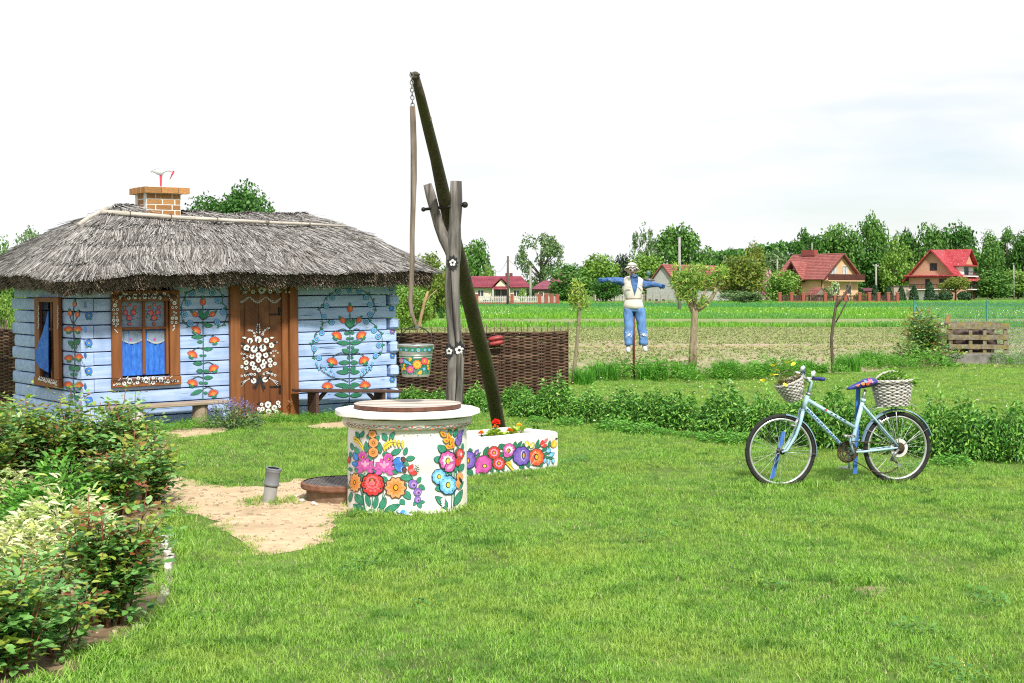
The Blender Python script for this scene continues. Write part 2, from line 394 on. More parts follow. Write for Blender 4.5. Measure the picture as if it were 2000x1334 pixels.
  for i in range(n): groups.setdefault(find(i), []).append(i)
  out = []
  for ids in groups.values():
   V = []; Fc = []; mi = []
   for i in ids:
    (pts, c, lv, k) = s.polys[i]; lift = off+lv*dz+k*8e-6; b = len(V); m = len(pts)
    q = [mapf(s.o[0]+x/s.k, s.o[1]+y/s.k, lift) for x, y in pts]
    cx = sum(p[0] for p in pts)/m; cy = sum(p[1] for p in pts)/m
    V += q+[mapf(s.o[0]+cx/s.k, s.o[1]+cy/s.k, lift)]
    for i2 in range(m): Fc.append((b+i2, b+(i2+1) % m, b+m)); mi.append(c)
   me = bpy.data.meshes.new(name); me.from_pydata([tuple(v) for v in V], [], Fc)
   for m in mats: me.materials.append(m)
   me.polygons.foreach_set('material_index', mi); me.update(); out.append(link(name, me, parent))
  return out
PM = paint_mats()
# ================================================================ GROUND
g = MB(); g.add([(-1800, -60, 0), (1800, -60, 0), (1800, 3000, 0), (-1800, 3000, 0)], [(0, 1, 2, 3)])
struct('ground', g, M('ground_soil', (.06, .10, .015), (.11, .19, .03), scale=.9, c3=(.15, .19, .05), s3=.35, lo3=.5, hi3=.8, rough=.95))
def sheet(name, pts, z, mat):
 m = MB(); m.add([(p[0], p[1], z) for p in pts], [list(range(len(pts)))]); return struct(name, m, mat)
soil = M('field_soil', (.31, .24, .165), (.43, .35, .25), scale=1.6, c3=(.17, .20, .07), s3=.22, lo3=.42, hi3=.72, rough=.95, stretch=(.35, 1, 1))
FIELD = [(-170, 29.6), (7.4, 29.6), (10.5, 32.9), (170, 34.5), (260, 66.5), (-260, 66.5)]
sheet('field', FIELD, .004, soil)
sheet('verge', [(-260, 66.5), (260, 66.5), (300, 78), (-300, 78)], .005, M('verge_soil', (.07, .14, .03), (.13, .20, .05), scale=.8, rough=.95))
sheet('stubble_strip', [(-300, 78), (300, 78), (330, 88), (-330, 88)], .004, M('stubble', (.26, .25, .13), (.17, .23, .07), scale=.7, rough=.95))
sheet('meadow', [(-330, 88), (330, 88), (900, 290), (-900, 290)], .006, M('meadow_green', (.06, .17, .02), (.10, .22, .035), scale=.05, rough=.95, stretch=(.2, 1, 1)))
st = MB(); st.add([(-170, 42.6, 0), (170, 42.6, 0), (170, 44.2, 0), (-170, 44.2, 0)], [(0, 1, 2, 3)])
struct('straw_line', st, M('straw_line', (.42, .30, .17), (.24, .24, .09), scale=.9, c3=(.16, .2, .06), s3=.5, rough=.95, stretch=(.4, 1, 1))).location.z = .008
PXS = [(306, 940), (352, 933), (412, 946), (470, 952), (540, 948), (590, 935), (690, 960), (690, 1000), (652, 1012), (648, 1040), (640, 1060), (570, 1078), (500, 1084), (462, 1050), (425, 1030), (380, 1005), (318, 985), (280, 970), (270, 950)]
SAND = smooth_poly([G(*p) for p in PXS], 5, .025, 2)
SAND2 = smooth_poly([G(*p) for p in [(322, 848), (345, 838), (400, 836), (444, 837), (425, 848), (360, 855)]], 4, .02, 3)
SAND3 = smooth_poly([G(*p) for p in [(600, 834), (640, 826), (700, 822), (760, 820), (700, 833), (640, 838)]], 4, .02, 4)
BEDP = [(-200, 1340), (60, 1334), (140, 1318), (215, 1262), (285, 1215), (322, 1165), (332, 1120), (322, 1068), (316, 1010), (322, 930), (318, 860), (200, 838), (60, 830), (-120, 830)]
BED = [tuple(G(*p)[:2]) for p in BEDP]; BED = smooth_poly(BED, 4, .012, 5)
sandm = M('sand', (.46, .34, .21), (.56, .43, .28), scale=9, bump=.5, rough=.95, c3=(.34, .25, .15), s3=2.2, lo3=.5, hi3=.75)
sheet('sand_path', SAND, .004, sandm); sheet('sand_path', SAND2, .0042, sandm); sheet('sand_path', SAND3, .0043, sandm)
bare = [tuple(G(*p)[:2]) for p in [(1664, 1151), (1700, 1146), (1734, 1150), (1720, 1162), (1684, 1163)]]
sheet('bare_spot', smooth_poly(bare, 4, .008, 9), .0044, M('bare_soil', (.20, .15, .09), (.38, .30, .20), scale=12, rough=.95, bump=.5))
sheet('garden_bed_soil', BED, .005, M('bed_soil', (.16, .105, .06), (.29, .21, .13), scale=7, bump=.8, rough=.98, c3=(.10, .065, .04), s3=3))
r = rs(11); ps = []
for poly, n in ((SAND, 520), (SAND2, 60), (BED, 900)):
 xs = [p[0] for p in poly]; ys = [p[1] for p in poly]; q = np.stack([r.uniform(min(xs), max(xs), n*3), r.uniform(min(ys), max(ys), n*3)], 1); ps.append(q[in_poly(q, poly)][:n])
cr = MB()
for i, q in enumerate(np.concatenate(ps)):
 s = abs(r.normal())*.006+.003; cr.ball((q[0], q[1], s*.3+.005), (s*r.uniform(.8, 1.8), s, s*.7), 5, 3, Rz(r.uniform(0, 6)))
cr.obj('earth_crumbs', M('earth_crumb', (.30, .22, .14), (.5, .42, .32), scale=25, rough=.95, island=.3), kind='stuff', fix=False)
tw = MB()
for i in range(170):
 poly = SAND if i < 120 else BED; b = poly[r.randint(len(poly))]; c = poly[r.randint(len(poly))]; t = r.uniform(0, 1); x, y = b[0]+(c[0]-b[0])*t, b[1]+(c[1]-b[1])*t
 a = r.uniform(0, 6.28); l = r.uniform(.02, .09); tw.tube([(x, y, .008), (x+l*math.cos(a), y+l*math.sin(a), .010+r.uniform(0, .008))], .0018, 4)
tw.obj('dry_twigs', M('twig_dry', (.16, .11, .07), (.30, .23, .15), scale=20, rough=.9), kind='stuff', fix=False)
TH = R(37); UD = Vector((math.cos(TH), math.sin(TH), 0)); VD = Vector((-math.sin(TH), math.cos(TH), 0))
DOOR0 = Vector((-3.45, 19.2, 0))
s_l = 2.502/(UD.x-.31*-UD.y*-1) if False else (DOOR0.x*-1-.31*19.2)/1.0
def _along(px):
 k = (px-CX)/F; return (k*DOOR0.y-DOOR0.x)/(UD.x-k*UD.y)
S_L, S_R = _along(160), _along(775)
HO = DOOR0+UD*S_L; HL = S_R-S_L; HD = 2.7
HM = Matrix.Translation(HO) @ Rz(TH) @ Matrix.Rotation(-R(.55), 4, 'Y'); HMI = HM.inverted()
CAMP = Vector((0, 0, EYE)); HC = HMI @ CAMP
def ray(px, py): return Vector(((px-CX)/F, 1, (HY-py)/F))
def hfront(px, py, v=0.0):
 d = HMI.to_3x3() @ ray(px, py); t = (v-HC.y)/d.y; return HC+d*t
def hside(px, py, u=0.0):
 d = HMI.to_3x3() @ ray(px, py); t = (u-HC.x)/d.x; return HC+d*t
def h2w(u, v, z=0): return HM @ Vector((u, v, z))
WELL_C = Vector((-.855, 11.32, 0)); WELL_R = .485
MAN_C = Vector((-1.415, 11.68, 0))
gl = LM('lawn_blades', [(.04, .105, .010), (.07, .17, .016), (.105, .225, .022), (.15, .28, .035), (.26, .35, .12)], trans=.42, bright=1.32, w2=(3.3, (.105, .27, .04)), wscale=.85, wcol=(.20, .27, .05), lo=.45, hi=.75, rough=.55, spec=.25)
clumps = hidden_coll('lawn_clumps', [bpy.data.objects.new('grass_clump', blades_mesh('grass_clump', 100+i, 20, .055, .050, .0040, gl, bend=.75+.15*(i % 3))) for i in range(7)])
V, Fc = grid_xy(-14, 16.5, 4.6, 34.3, .13)
x, y = V[:, 0], V[:, 1]
d = np.interp(y, [4.6, 8, 11, 15, 20, 28, 31.5], [620, 520, 360, 250, 170, 130, 110])
nz = np.array([mnoise.noise(Vector((a*.9, b*.9, 3))) for a, b in zip(x, y)]); n2 = np.array([mnoise.noise(Vector((a*3.1, b*3.1, 9))) for a, b in zip(x, y)])
h = .85+.28*nz+.25*n2
h *= np.interp(y, [5, 12, 20, 30], [1.0, 1.0, 1.05, 1.2])
d *= np.clip(1.0+.5*nz+.45*n2, .45, 1.3)
d[np.abs(x) > .385*y+1.6] = 0
for poly in (SAND, SAND2, SAND3, BED):
 w = V.copy(); n3 = np.array([mnoise.noise(Vector((a*6.3, b*4.1, 4))) for a, b in zip(x, y)]); w[:, 0] += .05*n2+.10*n3; w[:, 1] += .05*nz+.16*n3; d[in_poly(w, poly)] = 0
hp = [h2w(-.05, -.02), h2w(HL+.05, -.02), h2w(HL+.05, HD), h2w(-.05, HD)]
d[in_poly(V, [p[:2] for p in hp])] = 0
dw = np.hypot(x-WELL_C.x, y-WELL_C.y); d[dw < WELL_R-.02] = 0; h[(dw < WELL_R+.13)] *= 1.55
dm = np.hypot(x-MAN_C.x, y-MAN_C.y); d[dm < .37] = 0
pipe = G(527, 980); dp_ = np.hypot(x-pipe.x, y-pipe.y); m_ = (dp_ < .22) & (dp_ > .05); d[m_] = 330; h[m_] = 1.15
tf = (dm < .50) & (dm > .37) & (x > -1.35) & (y < 11.7); d[tf] = 300; h[tf] = 1.5
d[in_poly(V, bare)] = 0
for wx, wy in ((1527, 950), (1750, 944)): g_ = G(wx, wy); q_ = (np.abs(y-g_.y) < .16) & (np.abs(x-g_.x) < .42); h[q_] *= 1.9; d[q_] *= 1.3
q_ = np.hypot(x-G(1695, 1146).x, (y-G(1695, 1142).y)*1.2) < .19; h[q_ & (d > 0)] *= 1.7
for a_, b_ in zip(BED, BED[1:]+BED[:1]):
 e_ = np.hypot(x-(a_[0]+b_[0])/2, y-(a_[1]+b_[1])/2) < .15; h[e_ & (d > 0)] = 1.55
d[in_poly(V, FIELD)] *= .12; d[(y > 29.5) & (x < 7)] *= .3
scatter('lawn_grass', V, Fc, d, h, clumps, 5)
wl_ = LM('clover_leaf', [(.045, .14, .03), (.07, .19, .04), (.11, .24, .06)], trans=.3)
def rosette_mesh(seed):
 r = rs(seed); n = 22; a = r.uniform(0, 6.28, n); q = .07*np.sqrt(r.uniform(0, 1, n)); b = a+r.normal(0, .6, n)
 return leaf_mesh('clover', np.stack([q*np.cos(a), q*np.sin(a), r.uniform(.012, .05, n)], 1), np.stack([np.cos(b), np.sin(b), r.uniform(.0, .5, n)], 1), np.tile([0, 0, 1.0], (n, 1))+.3*r.normal(size=(n, 3)), r.uniform(.02, .042, n), r.uniform(.014, .026, n), [wl_], shape=1)
cls = hidden_coll('clover_clumps', [bpy.data.objects.new('clover', rosette_mesh(500+i)) for i in range(4)])
drym = LM('dry_blades', [(.42, .34, .18), (.5, .44, .26), (.34, .30, .12)], trans=.1)
dcl = hidden_coll('dry_clumps', [bpy.data.objects.new('dry_clump', blades_mesh('dry_clump', 520+i, 7, .07, .045, .0035, drym, bend=1.4)) for i in range(3)])
n4 = np.array([mnoise.noise(Vector((a*1.3, b*1.3, 21))) for a, b in zip(x, y)]); base_ok = (d > 20)
scatter('lawn_clover', V, Fc, np.where(base_ok, np.clip(20*(n4-.22), 0, 5), 0), np.ones(len(V)), cls, 61, .7, 1.3)
n5 = np.array([mnoise.noise(Vector((a*.8, b*.8, 41))) for a, b in zip(x, y)])
scatter('lawn_dry_blades', V, Fc, np.where(base_ok, 7+np.clip(70*(n5-.15), 0, 34), 0), np.ones(len(V)), dcl, 67, .7, 1.2)
fm = LM('daisy_white', [(.6, .6, .55), (.5, .52, .4), (.6, .5, .12)], trans=.15)
r = rs(5); n = 420; yy = r.uniform(17.5, 28, n); xx = r.uniform(-.05, .39, n)*yy+r.normal(0, .4, n)
leaf_o = leaf_mesh('daisies', np.stack([xx, yy, r.uniform(.05, .11, n)], 1), unit(r, n)*np.array([1, 1, .1]), np.tile([0, -.5, 1.0], (n, 1)), r.uniform(.02, .042, n), r.uniform(.02, .04, n), [fm], curl=0)
link('daisies', leaf_o, kind='stuff')
sm = LM('seedling_green', [(.085, .15, .03), (.135, .205, .05), (.20, .25, .09), (.28, .27, .14)], trans=.25)
seeds = hidden_coll('seedling_clumps', [bpy.data.objects.new('seedling', blades_mesh('seedling', 200+i, 9, .13, .075, .03, sm, bend=1.2)) for i in range(5)])
V, Fc = grid_xy(-30, 32, 30, 66, .5); x, y = V[:, 0], V[:, 1]
nz = np.array([mnoise.noise(Vector((a*.12, b*.5, 1))) for a, b in zip(x, y)])
d = np.clip(21+24*nz, 2, 50)*np.interp(y, [30, 33, 40, 42, 43.5, 45, 50, 66], [.15, .3, .8, .6, .15, .7, 1.1, 1.5]); d[np.abs(x) > .385*y+2] = 0
scatter('crop_seedlings', V, Fc, d, np.ones(len(V)), seeds, 21, .6, 1.3)
mm = LM('meadow_blades', [(.07, .21, .015), (.11, .29, .02), (.16, .35, .03), (.22, .38, .06)], trans=.35, wscale=.06, wcol=(.10, .26, .06))
wheat = LM('wheat_blades', [(.04, .17, .05), (.06, .21, .06), (.09, .25, .08)], trans=.3)
mt = hidden_coll('meadow_clumps', [bpy.data.objects.new('meadow_tuft', blades_mesh('meadow_tuft', 300+i, 26, .42, .42, .045, mm, bend=.5)) for i in range(5)])
wt = hidden_coll('wheat_clumps', [bpy.data.objects.new('wheat_tuft', blades_mesh('wheat_tuft', 330+i, 26, .6, .4, .07, wheat, bend=.3)) for i in range(3)])
V, Fc = grid_xy(-44, 46, 66.8, 86.8, .8); x, y = V[:, 0], V[:, 1]
nz = np.array([mnoise.noise(Vector((a*.11, b*.3, 5))) for a, b in zip(x, y)])
d = np.where(y < 73, np.clip(2.6+7*nz, .05, 6), np.clip(.25+1.2*nz, .02, .8)); h = np.where(y < 73, .6+.45*nz, .3)
d = np.where((y > 66.8) & (y < 67.8), 2.2, d); scatter('verge_grass', V, Fc, d, h, mt, 31)
V, Fc = grid_xy(-64, 66, 88, 138, 2.0); x, y = V[:, 0], V[:, 1]
nz = np.array([mnoise.noise(Vector((a*.06, b*.15, 7))) for a, b in zip(x, y)])
d = np.clip(2.4+1.0*nz, .8, 4); d[np.abs(x) > .385*y+6] = 0; scatter('meadow_grass', V, Fc, d, .72+.25*nz, mt, 37, .7, 1.3)
V, Fc = grid_xy(-84, 86, 138, 178, 3.0); x, y = V[:, 0], V[:, 1]; scatter('wheat_crop', V, Fc, np.full(len(V), 1.0), np.full(len(V), .75), wt, 41, .8, 1.2)
V, Fc = grid_xy(-100, 104, 178, 228, 3.0); scatter('rough_grass', V, Fc, np.full(len(V), .55), np.full(len(V), .85), mt, 43, .6, 1.5)
n = 900; yy = 88+r.uniform(0, 1, n)**1.4*36; xx = r.uniform(-.09, .39, n)*yy; nzv = np.array([mnoise.noise(Vector((a*.1, b*.1, 2))) for a, b in zip(xx, yy)]); k = nzv > .08
q = np.stack([xx, yy, r.uniform(.22, .42, n)], 1)[k]; n = len(q)
link('dandelion_clocks', leaf_mesh('dandelion_clocks', q, unit(r, n)*np.array([1, .2, 1]), np.tile([0, -1.0, .3], (n, 1)), r.uniform(.05, .10, n), r.uniform(.05, .10, n), [fm], curl=0), kind='stuff')
# ================================================================ THATCHED LOG HOUSE (children in house coordinates: u along the front, v into the house, z up)
house = thing('log_house', 'small pale blue log house with grey thatched roof and painted flowers', 'house', HO, TH)
house.rotation_euler = HM.to_euler()
PAINT_BLUE = M('blue_limewash', (.295, .425, .69), (.43, .545, .79), scale=3.5, stretch=(.6, 3, 5), rough=.75, bump=.35, c3=(.17, .27, .54), s3=2.3, lo3=.52, hi3=.85, objrand=.05)
BROWN = M('brown_boards', (.175, .06, .018), (.25, .095, .03), scale=7, stretch=(2, 2, .25), rough=.6, bump=.2, objrand=.08)
DOORW = M('door_planks', (.105, .034, .012), (.15, .052, .018), scale=8, stretch=(3, 3, .2), rough=.55, bump=.25, c3=(.30, .14, .055), s3=1.6, lo3=.52, hi3=.75, objrand=.08)
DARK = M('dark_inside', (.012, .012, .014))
IRON = M('black_iron', (.015, .014, .013), (.03, .026, .022), scale=30, rough=.6, metal=.3)
ZJ = [.445+.1735*k for k in range(-2, 8)]
Z0 = ZJ[0]
dl, dr = hfront(447, 700).x, hfront(579, 700).x
wl, wr = hfront(216, 660).x, hfront(349, 660).x
wt_, wb_ = hfront(282, 567).z, hfront(282, 754).z
DV = .17
def log(u0, u1, z0, z1, seed, axis='u', face=0.0, depth=.16, bulge=.022, name='log'):
 """a hewn log: rounded section lofted along its length with a slow wander"""
 r = rs(seed); n = max(2, int((u1-u0)/.35)+1); hz = (z1-z0)/2; zc = (z0+z1)/2; mb = MB(); prof = []
 for t, q in ((-1, .62), (-.985, .28), (-.93, .06), (-.5, .0), (0, -.01), (.5, .0), (.93, .06), (.985, .28), (1, .62)): prof.append((t, q*bulge*2))
 prof += [(1, depth), (-1, depth)]
 for i in range(n):
  u = u0+(u1-u0)*i/(n-1); w = [mnoise.noise(Vector((u*1.6, seed*3.1, 0)))*.006, mnoise.noise(Vector((u*1.3, seed*1.7, 5)))*.003]
  ring = []
  for (t, q) in prof:
   v = face+q+(w[0] if q < depth*.9 else 0); z = zc+t*(hz-.006)+w[1]
   ring.append(Vector((u, v, z)) if axis == 'u' else Vector((v, u, z)))
  mb.v += ring
 k = len(prof)
 for i in range(n-1):
  for j in range(k): mb.f.append([i*k+j, i*k+(j+1) % k, (i+1)*k+(j+1) % k, (i+1)*k+j]); mb.m.append(0)
 mb.f.append(list(range(k))[::-1]); mb.m.append(0); mb.f.append([(n-1)*k+j for j in range(k)]); mb.m.append(0)
 return mb.obj(name, PAINT_BLUE, house, smooth=False)
zs = [Z0-.17]+ZJ+[ZJ[-1]+.15]
for i in range(len(zs)-1):
 z0, z1 = zs[i], zs[i+1]; zm = (z0+z1)/2; even = i % 2 == 0
 a = 0.0 if even else DV; b = HL if even else HL-DV
 cuts = [(dl+.05, dr-.05)]
 if wb_+.05 < zm < wt_-.02: cuts.append((wl+.06, wr-.06))
 segs = []; cur = a
 for c0, c1 in sorted(cuts): segs.append((cur, c0)); cur = c1
 segs.append((cur, b))
 for j, (p, q) in enumerate(segs): log(p, q, z0, z1, i*7+j, 'u', bulge=.019)
 p = DV if even else -.004
 sw0, sw1 = hside(123, 660).y, hside(76, 660).y
 if hside(100, 752).z+.04 < zm < hside(100, 588).z:
  log(p, sw0+.05, z0, z1, 100+i, 'v', face=0, bulge=.04); log(sw1-.05, HD+(.1 if not even else 0), z0, z1, 140+i, 'v', face=0, bulge=.05)
 else: log(p, HD+(.1 if not even else 0), z0, z1, 100+i, 'v', face=0, bulge=.045)
 mb = MB(); mb.box((HL-.075+(.0 if even else .03), HD/2+(DV if even else -.06)/2, zm), (.15, HD-(DV if even else -.06), z1-z0-.006), bev=.035); mb.obj('log', PAINT_BLUE, house)
mb = MB(); mb.box((HL/2, HD-.08, (zs[0]+zs[-1])/2), (HL-.34, .14, zs[-1]-zs[0])); mb.obj('rear_wall', PAINT_BLUE, house)
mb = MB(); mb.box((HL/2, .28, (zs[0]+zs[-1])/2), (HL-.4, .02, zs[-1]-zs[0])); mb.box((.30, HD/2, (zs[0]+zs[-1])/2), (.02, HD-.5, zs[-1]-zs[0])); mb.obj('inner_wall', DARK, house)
mb = MB(); mb.box((HL/2, .03, zs[-1]+.025), (HL+.06, .12, .06), bev=.008); mb.obj('wall_plate', M('plate_blue', (.10, .22, .50), (.16, .3, .6), scale=6), house)
mb = MB(); mb.box((HL/2, HD/2, zs[0]-.06), (HL-.1, HD-.1, .16)); mb.obj('foundation', M('foundation', (.2, .19, .18), (.3, .28, .26), scale=8, bump=.4), house)
mb = MB(); r = rs(33)
for i in range(170):
 u = r.uniform(.05, HL-.1); k = r.randint(0, len(zs)-1); z = zs[k]+(zs[k+1]-zs[k])*r.uniform(.15, .85); l = r.uniform(.05, .38); w = r.uniform(.0008, .0022)
 if dl-.42 < u+l/2 < dr+.42 and dl-l < u < dr: continue
 if wl-l < u < wr and wb_-.02 < z < wt_+.02: continue
 mb.add([(u, -.0025, z-w), (u+l*.5, -.0025, z-w*1.2+.004*r.normal()*.5), (u+l, -.0025, z+.003*r.normal()), (u+l*.5, -.0025, z+w+.001)], [(0, 1, 2, 3)])
mb.obj('hairline_cracks', M('crack_dark', (.05, .07, .12)), house, kind='stuff', fix=False)
def boards(parent, rects, thick, v, mat, name, plane='f', bev=.006):
 out = []
 for (x0, y0, x1, y1) in rects:
  mb = MB()
  if plane == 'f': mb.box(((x0+x1)/2, v-thick/2, (y0+y1)/2), (x1-x0, thick, abs(y1-y0)), bev=bev)
  else: mb.box((v-thick/2, (x0+x1)/2, (y0+y1)/2), (thick, abs(x1-x0), abs(y1-y0)), bev=bev)
  out.append(mb.obj(name, mat, parent))
 return out
win = MB(); win.box(((wl+wr)/2, .115, (wt_+wb_)/2), (wr-wl-.1, .01, wt_-wb_-.1)); win = win.obj('window', DARK, house)
fl_i, fr_i = hfront(236, 650).x, hfront(329.5, 650).x; ft_i, fb_i = hfront(282, 588).z, hfront(282, 733).z
boards(win, [(wl, wb_+.115, fl_i, wt_), (fr_i, wb_+.115, wr, wt_), (fl_i+.002, ft_i, fr_i-.002, wt_-.002)], .04, -.012, BROWN, 'frame_board')
boards(win, [(wl-.008, wb_, wr+.008, wb_+.113)], .05, -.012, BROWN, 'frame_board')
um = hfront(282, 650).x; zc1 = hfront(282, 641).z
boards(win, [(um-.02, fb_i+.01, um+.02, ft_i)], .03, .035, BROWN, 'mullion'); boards(win, [(fl_i, zc1-.018, um-.021, zc1+.018), (um+.021, zc1-.018, fr_i, zc1+.018)], .028, .035, BROWN, 'mullion')
boards(win, [(fr_i-.035, fb_i, fr_i, ft_i)], .09, .085, BROWN, 'reveal')
CB = M('blue_curtain', (.022, .12, .52), (.045, .20, .66), scale=9, stretch=(5, 1, 1.5), rough=.75, bump=.5)
CG = M('lace_grey', (.20, .27, .38), (.30, .37, .48), scale=40, rough=.8)
mb = MB(); nx = 40; rows = []
for j, z in enumerate((fb_i, zc1)):
 for i in range(nx+1): mb.v.append(Vector((fl_i+(fr_i-fl_i)*i/nx, .07+.008*math.sin(i*1.3)+.004*math.sin(i*2.9), z)))
for i in range(nx): mb.f.append([i, i+1, nx+2+i, nx+1+i]); mb.m.append(0)
mb.obj('curtain', CB, win, smooth=True, label='bright blue lower curtain')
mb = MB(); mb.box(((fl_i+fr_i)/2, .075, (zc1+ft_i)/2), (fr_i-fl_i, .006, ft_i-zc1)); mb.obj('curtain', CG, win, label='grey upper curtain embroidered with red roses')
fmap = lambda v0: (lambda px, py, l: hfront(px, py, v0-l))
pt = Paint(200, 540, 4.446); r = rs(3)
for (x0, x1) in ((165, 345), (388, 548)):
 w = x1-x0; cx = x0+w*.36
 for (dx, dy, rr) in ((-.16, 315, 22), (.22, 312, 22), (.03, 360, 24)): pt.flower(cx+dx*w, dy, rr, 7, 'red', 'navy', 'orange', 'rose', lv=4)
 for (dx, dy, rr) in ((.03, 412, 14), (.03, 245, 12), (.3, 268, 13), (-.22, 268, 12)): pt.flower(cx+dx*w, dy, rr, 6, 'coral', 'navy', 'gold', lv=4)
 for k in range(46):
  a = r.uniform(0, 6.28); q = r.uniform(.15, .52)*w; xx = min(max(cx+q*math.cos(a), x0+4), x1-14); yy = min(max(325+q*1.05*math.sin(a), 228), 424); b = r.uniform(0, 6.28)
  pt.leaf(xx, yy, xx+13*math.cos(b), yy+13*math.sin(b), 8, ('blue', 'teal', 'bluegrey', 'navy', 'violet')[k % 5], None, 1+k % 2, rib=False)
 n = 12; top = [(x0+w*i/n, 470) for i in range(n+1)]; bot = [(x0+w*i/n, 545+32*math.sin(math.pi*(i/n))+5*abs(math.sin(i*1.57))) for i in range(n+1)]
 for i in range(n): pt.poly([top[i], top[i+1], bot[i+1], bot[i]], 'bluegrey', 1)
 for i in range(n): pt.ell(x0+w*(i+.5)/n, (bot[i][1]+bot[i+1][1])/2, w/n*.55, 8, 'grey', 1, n=8)
 pt.dots([(x0+w*(i+.5)/n, (bot[i][1]+bot[i+1][1])/2+6) for i in range(n)], 2.6, 'navy', 3)
 pt.dots([(r.uniform(x0+6, x1-6), r.uniform(476, 540)) for _ in range(60)], 2.6, 'grey', 3)
 pt.flower(x0+w*.42, 548, 12, 6, 'pink', 'navy', 'red', lv=4)
pt.obj('curtain_embroidery', fmap(.066), win, PM)
pt = Paint(200, 540, 4.446)
def wf(pt, x, y, rr, n=7, lv=2): pt.flower(x, y, rr, n, 'white', 'black', 'black', None, lv=lv, rot=x*.1+y*.07, cr=.26); pt.dots([(x, y)], rr*.10, 'white', lv+5)
def wring(pt, x, y, rr, lv=2): pt.ell(x, y, rr*1.15, None, 'black', lv, n=9); pt.ell(x, y, rr, None, 'white', lv+1, n=9); pt.ell(x, y, rr*.5, None, 'black', lv+2, n=8)
for (x, y, q) in ((185, 160, 18), (230, 188, 15), (282, 173, 25), (365, 172, 25), (448, 172, 25), (500, 185, 16), (537, 152, 16), (110, 250, 18), (98, 380, 15), (131, 380, 15), (627, 230, 18), (608, 362, 15), (641, 362, 15), (190, 930, 18), (238, 908, 27), (306, 920, 17), (312, 884, 17), (378, 898, 29), (440, 922, 18), (441, 881, 15), (506, 895, 26), (570, 910, 18)): wf(pt, x, y, q, 6+int(q) % 3)
for (x, y, q) in ((240, 150, 12), (325, 150, 11), (325, 190, 10), (405, 186, 12), (405, 150, 10), (575, 168, 12), (212, 152, 9), (470, 140, 9), (97, 288, 12), (130, 286, 13), (105, 322, 10), (125, 322, 10), (98, 350, 9), (128, 350, 9), (100, 410, 12), (132, 412, 12), (117, 432, 9), (610, 270, 12), (641, 268, 12), (620, 310, 10), (640, 318, 9), (605, 398, 12), (640, 400, 12), (622, 430, 9), (625, 338, 8), (100, 943, 9), (124, 937, 10), (148, 932, 10), (610, 906, 11), (634, 904, 10), (655, 911, 8), (275, 932, 9), (410, 930, 8), (540, 920, 9), (122, 217, 11), (600, 205, 11), (150, 180, 10), (650, 172, 8), (95, 205, 7), (645, 205, 7)): wring(pt, x, y, q)
for (x, y, x2, y2) in ((105, 458, 135, 490), (630, 445, 608, 472), (140, 905, 160, 880), (590, 880, 610, 860), (205, 890, 225, 868), (345, 918, 350, 870), (410, 915, 405, 872), (470, 915, 468, 875), (540, 905, 550, 872), (150, 200, 170, 165), (585, 195, 565, 160)):
 for k in range(3): pt.leaf(x+(x2-x)*k/3, y+(y2-y)*k/3, x+(x2-x)*(k+.9)/3, y+(y2-y)*(k+.9)/3, 11, 'white', 'black', 2, rib=False)
for k in range(40):
 x = 90+k*14; pt.leaf(x, 150+12*math.sin(k), x+14, 190-12*math.sin(k*2), 9, 'black', None, 0, rib=False); pt.leaf(x, 890, x+12, 925-8*math.sin(k), 9, 'black', None, 0, rib=False)
pt.obj('painted_flower', lambda px, py, l: hfront(px, py, (-.0622 if py > 734 else -.0522)-l), win, PM)
dx0, dx1 = hfront(466, 700).x, hfront(551, 700).x; dzt, dzb = hfront(510, 571).z, hfront(510, 808).z
door = MB(); door.box(((dx0+dx1)/2, .06, (dzt+dzb)/2), (dx1-dx0, .01, dzt-dzb)); door = door.obj('door', DARK, house)
e = [dx0, hfront(479, 700).x, hfront(506.7, 700).x, hfront(528, 700).x, dx1]
boards(door, [(e[i]+.002, dzb, e[i+1]-.002, dzt) for i in range(4)], .03, .05, DOORW, 'plank', bev=.004)
zg = dzb-.10
boards(house, [(hfront(447, 700).x, zg, dx0-.001, dzt+.10), (hfront(563, 700).x, zg-.02, dr, dzt+.10)], .10, .03, BROWN, 'door_post')
boards(house, [(dx1+.001, zg, hfront(563, 700).x-.002, dzt+.10)], .06, .045, BROWN, 'door_post')
boards(house, [(dx0+.002, dzt+.001, dx1-.002, dzt+.135)], .08, .02, BROWN, 'lintel')
boards(house, [(dx0, dzb-.10, dx1, dzb-.004)], .16, -.0, M('step_wood', (.33, .19, .10), (.42, .27, .15), scale=6, stretch=(.4, 3, 3), bump=.2), 'threshold')
hz = MB()
for (zz, s) in ((hfront(540, 614).z, 1), (hfront(540, 755).z, -1)):
 hz.box((dx1-.03, .014, zz+s*.045), (.03, .01, .12)); hz.box((dx1-.10, .0135, zz), (.16, .009, .022))
 hz.obj('hinge', IRON, door); hz = MB()
mb = MB(); mb.tube([hfront(566, 783, -.07), hfront(562, 783, -.10), hfront(566, 786, -.12), hfront(571, 785, -.12)], .008, 6); mb.obj('hook', M('rusty_iron', (.20, .09, .05), (.3, .16, .1), scale=30), house)
pt = Paint(420, 540, 4.445)
for (x, y, q) in ((375, 548, 30), (303, 557, 25), (445, 555, 24), (275, 620, 28), (340, 630, 32), (415, 622, 32), (490, 597, 24), (320, 693, 22), (378, 685, 26), (440, 683, 24), (378, 727, 22), (478, 728, 22), (270, 748, 21), (325, 760, 24), (428, 742, 24), (340, 792, 23), (415, 777, 24), (480, 772, 18), (520, 757, 16), (232, 783, 15), (272, 795, 18), (380, 812, 20), (335, 905, 24), (435, 895, 24)): wf(pt, x, y, q, 8 if q > 28 else 6)
